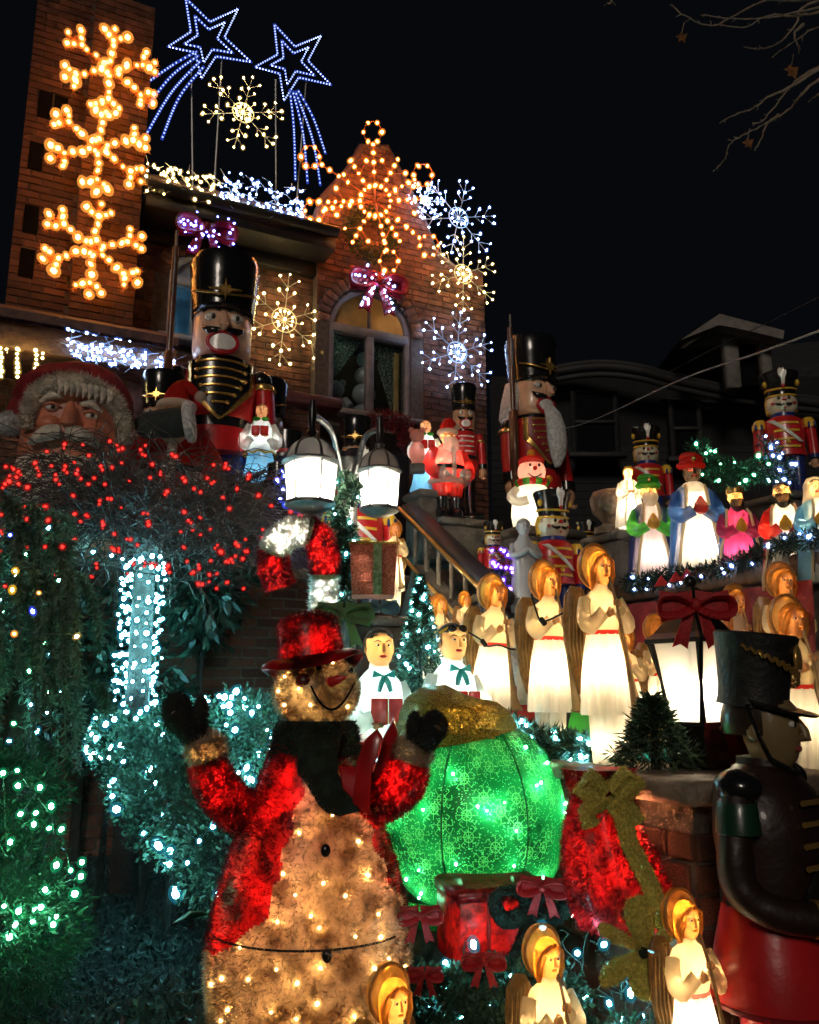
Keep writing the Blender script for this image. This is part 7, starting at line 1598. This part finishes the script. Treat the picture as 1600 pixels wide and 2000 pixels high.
# garlands
def garland(name, label, pts, rad, n, bulbs, colr='teal', k_=.75, mat=lf_fir, l=.05, front=True):
    c = Vector(pts[0]); P = [p - c for p in bez(pts, 8)]; o = thing(name, label, 'garland', c); q = MB()
    for i in range(n):
        t = rnd.random() * (len(P) - 1); k = int(t); p = P[k].lerp(P[k + 1], t - k); d = rvec(); q.leaf(p + d * rad * rnd.uniform(.2, .8), d + rvec(.6), rvec(), l * rnd.uniform(.6, 1.3), .0042)
    q.build('foliage', mat, o, False, kind='stuff'); MB().tube([tuple(p) for p in P], .008, 5).build('stem', bark_d, o)
    for i in range(bulbs):
        t = (i + rnd.random()) / bulbs * (len(P) - 1); k = min(int(t), len(P) - 2); p = P[k].lerp(P[k + 1], t - k); d = rvec(); d.y = -abs(d.y) - .3; bulb(o, p + d.normalized() * rad * .95, colr, k_ * rnd.uniform(.8, 1.3))
    return o
garland('garland', 'fir garland with icy lights along the stair wall at the angels feet', [at(985, 1418, 4.0), at(1030, 1440, 3.85), at(1090, 1455, 3.68), at(1150, 1466, 3.56), at(1172, 1470, 3.52)], .07, 5200, 26)
garland('garland', 'fir garland wound round the double lamp post', [at(668, 935, 4.5), at(690, 960, 4.42), at(655, 1000, 4.45), at(682, 1050, 4.45), at(660, 1090, 4.45), at(672, 1130, 4.5), at(668, 1200, 4.5)], .06, 4200, 9, 'teal', .6, lf_hedge, .04)
garland('garland', 'dark garland with icy lights along the side terrace rail', [at(1225, 1142, 5.45), at(1300, 1128, 5.2), at(1380, 1118, 4.95), at(1460, 1095, 4.65), at(1540, 1062, 4.4), at(1620, 1050, 4.2)], .06, 3600, 22, 'cool', .6, lf_dark)
garland('garland', 'dark greenery with green lights behind the kings', [at(1365, 878, 6.2), at(1400, 925, 6.2), at(1450, 925, 6.2), at(1500, 918, 6.2)], .13, 2600, 14, 'green', .75, lf_dark)
garland('garland', 'string of icy lights hanging below the far toy soldier', [at(1490, 862, 6.3), at(1520, 880, 6.3), at(1505, 900, 6.3), at(1550, 910, 6.3), at(1500, 935, 6.3), at(1550, 935, 6.3)], .05, 700, 14, 'cool', .75, lf_dark)
garland('garland', 'coloured lights wound round the small soldier beside the stair rail', [at(960, 1075, 5.35), at(1000, 1082, 5.35), at(965, 1105, 5.35), at(1005, 1118, 5.35), at(960, 1140, 5.35), at(1008, 1150, 5.35)], .03, 200, 18, 'purple', .75, lf_dark)
garland('garland', 'blue and purple lights between the two purple snowmen', [at(560, 915, 5.6), at(545, 945, 5.6), at(560, 985, 5.6), at(600, 1000, 5.6)], .03, 200, 10, 'blue', .9, lf_dark)
garland('garland', 'dark red tinsel garland on the doorway behind the lanterns', [at(720, 825, 7.9), at(760, 820, 7.9), at(790, 835, 7.9), at(800, 870, 7.9)], .12, 2200, 0, 'red', 1, M('red_tinsel_dark', (.16, .012, .016), .35, rand=.5, island=True))
# bushes in the front bed
fb = thing('front_bush', 'dark clipped bush with white lights in front of the presents', 'bush', gp(1050, 3.2, -.3)); f0 = fb.location.copy(); q = MB()
fpz = [(.05, 2.95, .0, .22, .16, .26), (.32, 2.95, .02, .28, .18, .28), (.60, 2.9, -.04, .30, .18, .28), (.80, 2.8, -.12, .28, .18, .30), (.36, 2.98, .2, .2, .1, .16), (.10, 2.98, .2, .16, .1, .14), (1.0, 2.7, -.12, .14, .14, .3)]
for x, y, z, a, b_, c in fpz: leafmass(3200, ell((x - f0.x, y - f0.y, z - f0.z), (a, b_, c), .5), .03, .008, q)
q.build('foliage', lf_hedge, fb, False, kind='stuff'); MB().tube([(0, 0, -.3), (0, 0, .3)], .03, 6).build('stem', bark_d, fb)
fs = thing('teal_light_string', 'white lights strung over the dark front bush', 'lights', f0); pp = []
for px, py in ((1000, 1908), (1128, 1862), (1190, 1886), (1232, 1940), (1262, 1895), (1214, 1990), (1255, 1985), (905, 1990), (872, 1935), (1145, 1950), (1270, 1860), (1420, 1985), (1430, 1940), (960, 1960), (842, 1965), (1190, 1960), (1400, 1900), (870, 1880), (925, 1845), (1060, 1810), (1170, 1800), (1215, 1905), (1180, 1845)):
    pp.append(at(px, py, 2.72) - f0); bulb(fs, pp[-1], 'teal', .75)
q = MB(); q.tube([tuple(p + Vector((0, .06, -.02)) + rvec(.03)) for p in bez([tuple(p) for p in sorted(pp, key=lambda v: v.x)], 6)], .002, 4, False); q.build('wire', wire_m, fs, False)
# ground cover, twigs, fallen leaf
q = MB()
for i in range(26000):
    y = 2.4 + 5.0 * rnd.random() ** 1.6; x = rnd.uniform(-.62 * y - .2, -.02 * y)
    z = gh(x, y); d = Vector((rnd.uniform(-1, 1), rnd.uniform(-1, 1), rnd.uniform(0, 1.0))); q.leaf((x, y, z + rnd.uniform(-.005, .025)), d, Vector((0, 0, 1)) + rvec(.8), rnd.uniform(.015, .05), rnd.uniform(.003, .010))
gc = q.build('ground_ivy', lf_gnd, None, False); tag(gc, 'low tangled grass and ivy covering the yard', 'ground cover', kind='stuff')
lf = thing('fallen_leaf', 'pale curled leaf lying on the dark lawn beside the snowman', 'leaf', at(372, 1795, 3.55), 20)
q = MB(); pts = [(-.07, 0, -.012), (-.03, -.03, .01), (.0, -.04, .035), (.045, -.03, .03), (.075, .0, .01), (.05, .03, .0), (.0, .04, .02), (-.04, .02, .0)]
q.rings([pts, [(x, y, z + .004) for x, y, z in pts]]).build('blade', M('pale_leaf', (.20, .33, .22), .6, var=.3), lf); MB().tube([(.07, 0, .012), (.11, .01, .0)], .003, 5).build('stalk', bark_d, lf)
tgs = [((150, 1950), (215, 1942)), ((330, 1945), (400, 1938)), ((362, 1750), (405, 1758)), ((228, 1688), (252, 1674))]
for i, (a, b_) in enumerate(tgs):
    lb = ('long dry twig on the lawn at the bottom left', 'pale twig on the lawn next to the snowman base', 'short twig under the hedge edge', 'tiny twig on the dark lawn left of the hedge')[i]
    Dg = lambda py: (CAMZ - .03) / ((py - 1000) / F * CP - SP)
    q = MB(); q.tube(bez([at(*a, Dg(a[1])), at((a[0] + b_[0]) / 2, (a[1] + b_[1]) / 2 - 3, Dg((a[1] + b_[1]) / 2 - 3)), at(*b_, Dg(b_[1]))], 4), .004, 5); tag(q.build('twig', bark, None), lb, 'twig', 'twigs on the lawn')
# cords with plugs between the angels
for nm, pts, pl_ in (('power cord with plug hanging between rear angel and middle angel', [(915, 1235), (940, 1250), (950, 1262), (975, 1260), (1000, 1268), (1035, 1265)], (945, 1256)), ('power cord with plug looped at the waist of the middle angel', [(1038, 1160), (1048, 1195), (1060, 1214), (1095, 1200), (1122, 1186)], (1060, 1214))):
    Dk = 3.98 if '915' in str(pts) else 3.58; c = at(*pl_, Dk); o = thing('power_cord', nm, 'cord', c)
    q = MB(); q.tube([tuple(p - c) for p in bez([at(x, y, Dk) for x, y in pts], 5)], .0042, 6); q.build('cable', darkwire, o); MB().box((0, -.005, 0), (.022, .022, .04), .005, (Vector((.8, 0, .6)), Vector((0, 1, 0)), Vector((-.6, 0, .8)))).build('plug', darkwire, o)
# red cloth draped on the side terrace
cl = thing('red_drape', 'deep red cloth swags hung on the side terrace wall', 'drape', UV(3.68, 4.1, 1.75)); rows = []
for i in range(10):
    r_ = []
    for j in range(31):
        t = j / 30; sw = .5 + .5 * abs(math.sin(t * math.pi * 3)); r_.append(tuple(-V * (t - .5) * 2.4 - U * (.02 + .03 * abs(math.sin(t * 40)) * i / 9) - Z3 * (.75 * sw * i / 9)))
    rows.append(r_)
MB().rings(rows, False, False, closed=False).build('cloth', M('deep_red_cloth', (.20, .012, .014), .7, var=.35, vs_=8, bump=.3), cl)
ft = thing('red_pennants', 'row of small red cloth points along the terrace edge', 'pennants', at(1370, 1135, 5.0)); o5 = ft.location.copy()
for px, py in ((1290, 1132), (1318, 1124), (1340, 1118), (1362, 1112)):
    a, b_, c_ = at(px - 12, py + 14, 5.0), at(px + 2, py - 8, 5.0), at(px + 16, py + 10, 5.0); q = MB(); q.rings([[a - o5, b_ - o5, c_ - o5], [a - o5 + Vector((0, .012, 0)), b_ - o5 + Vector((0, .012, 0)), c_ - o5 + Vector((0, .012, 0))]]).build('point', vinyl, ft, False)
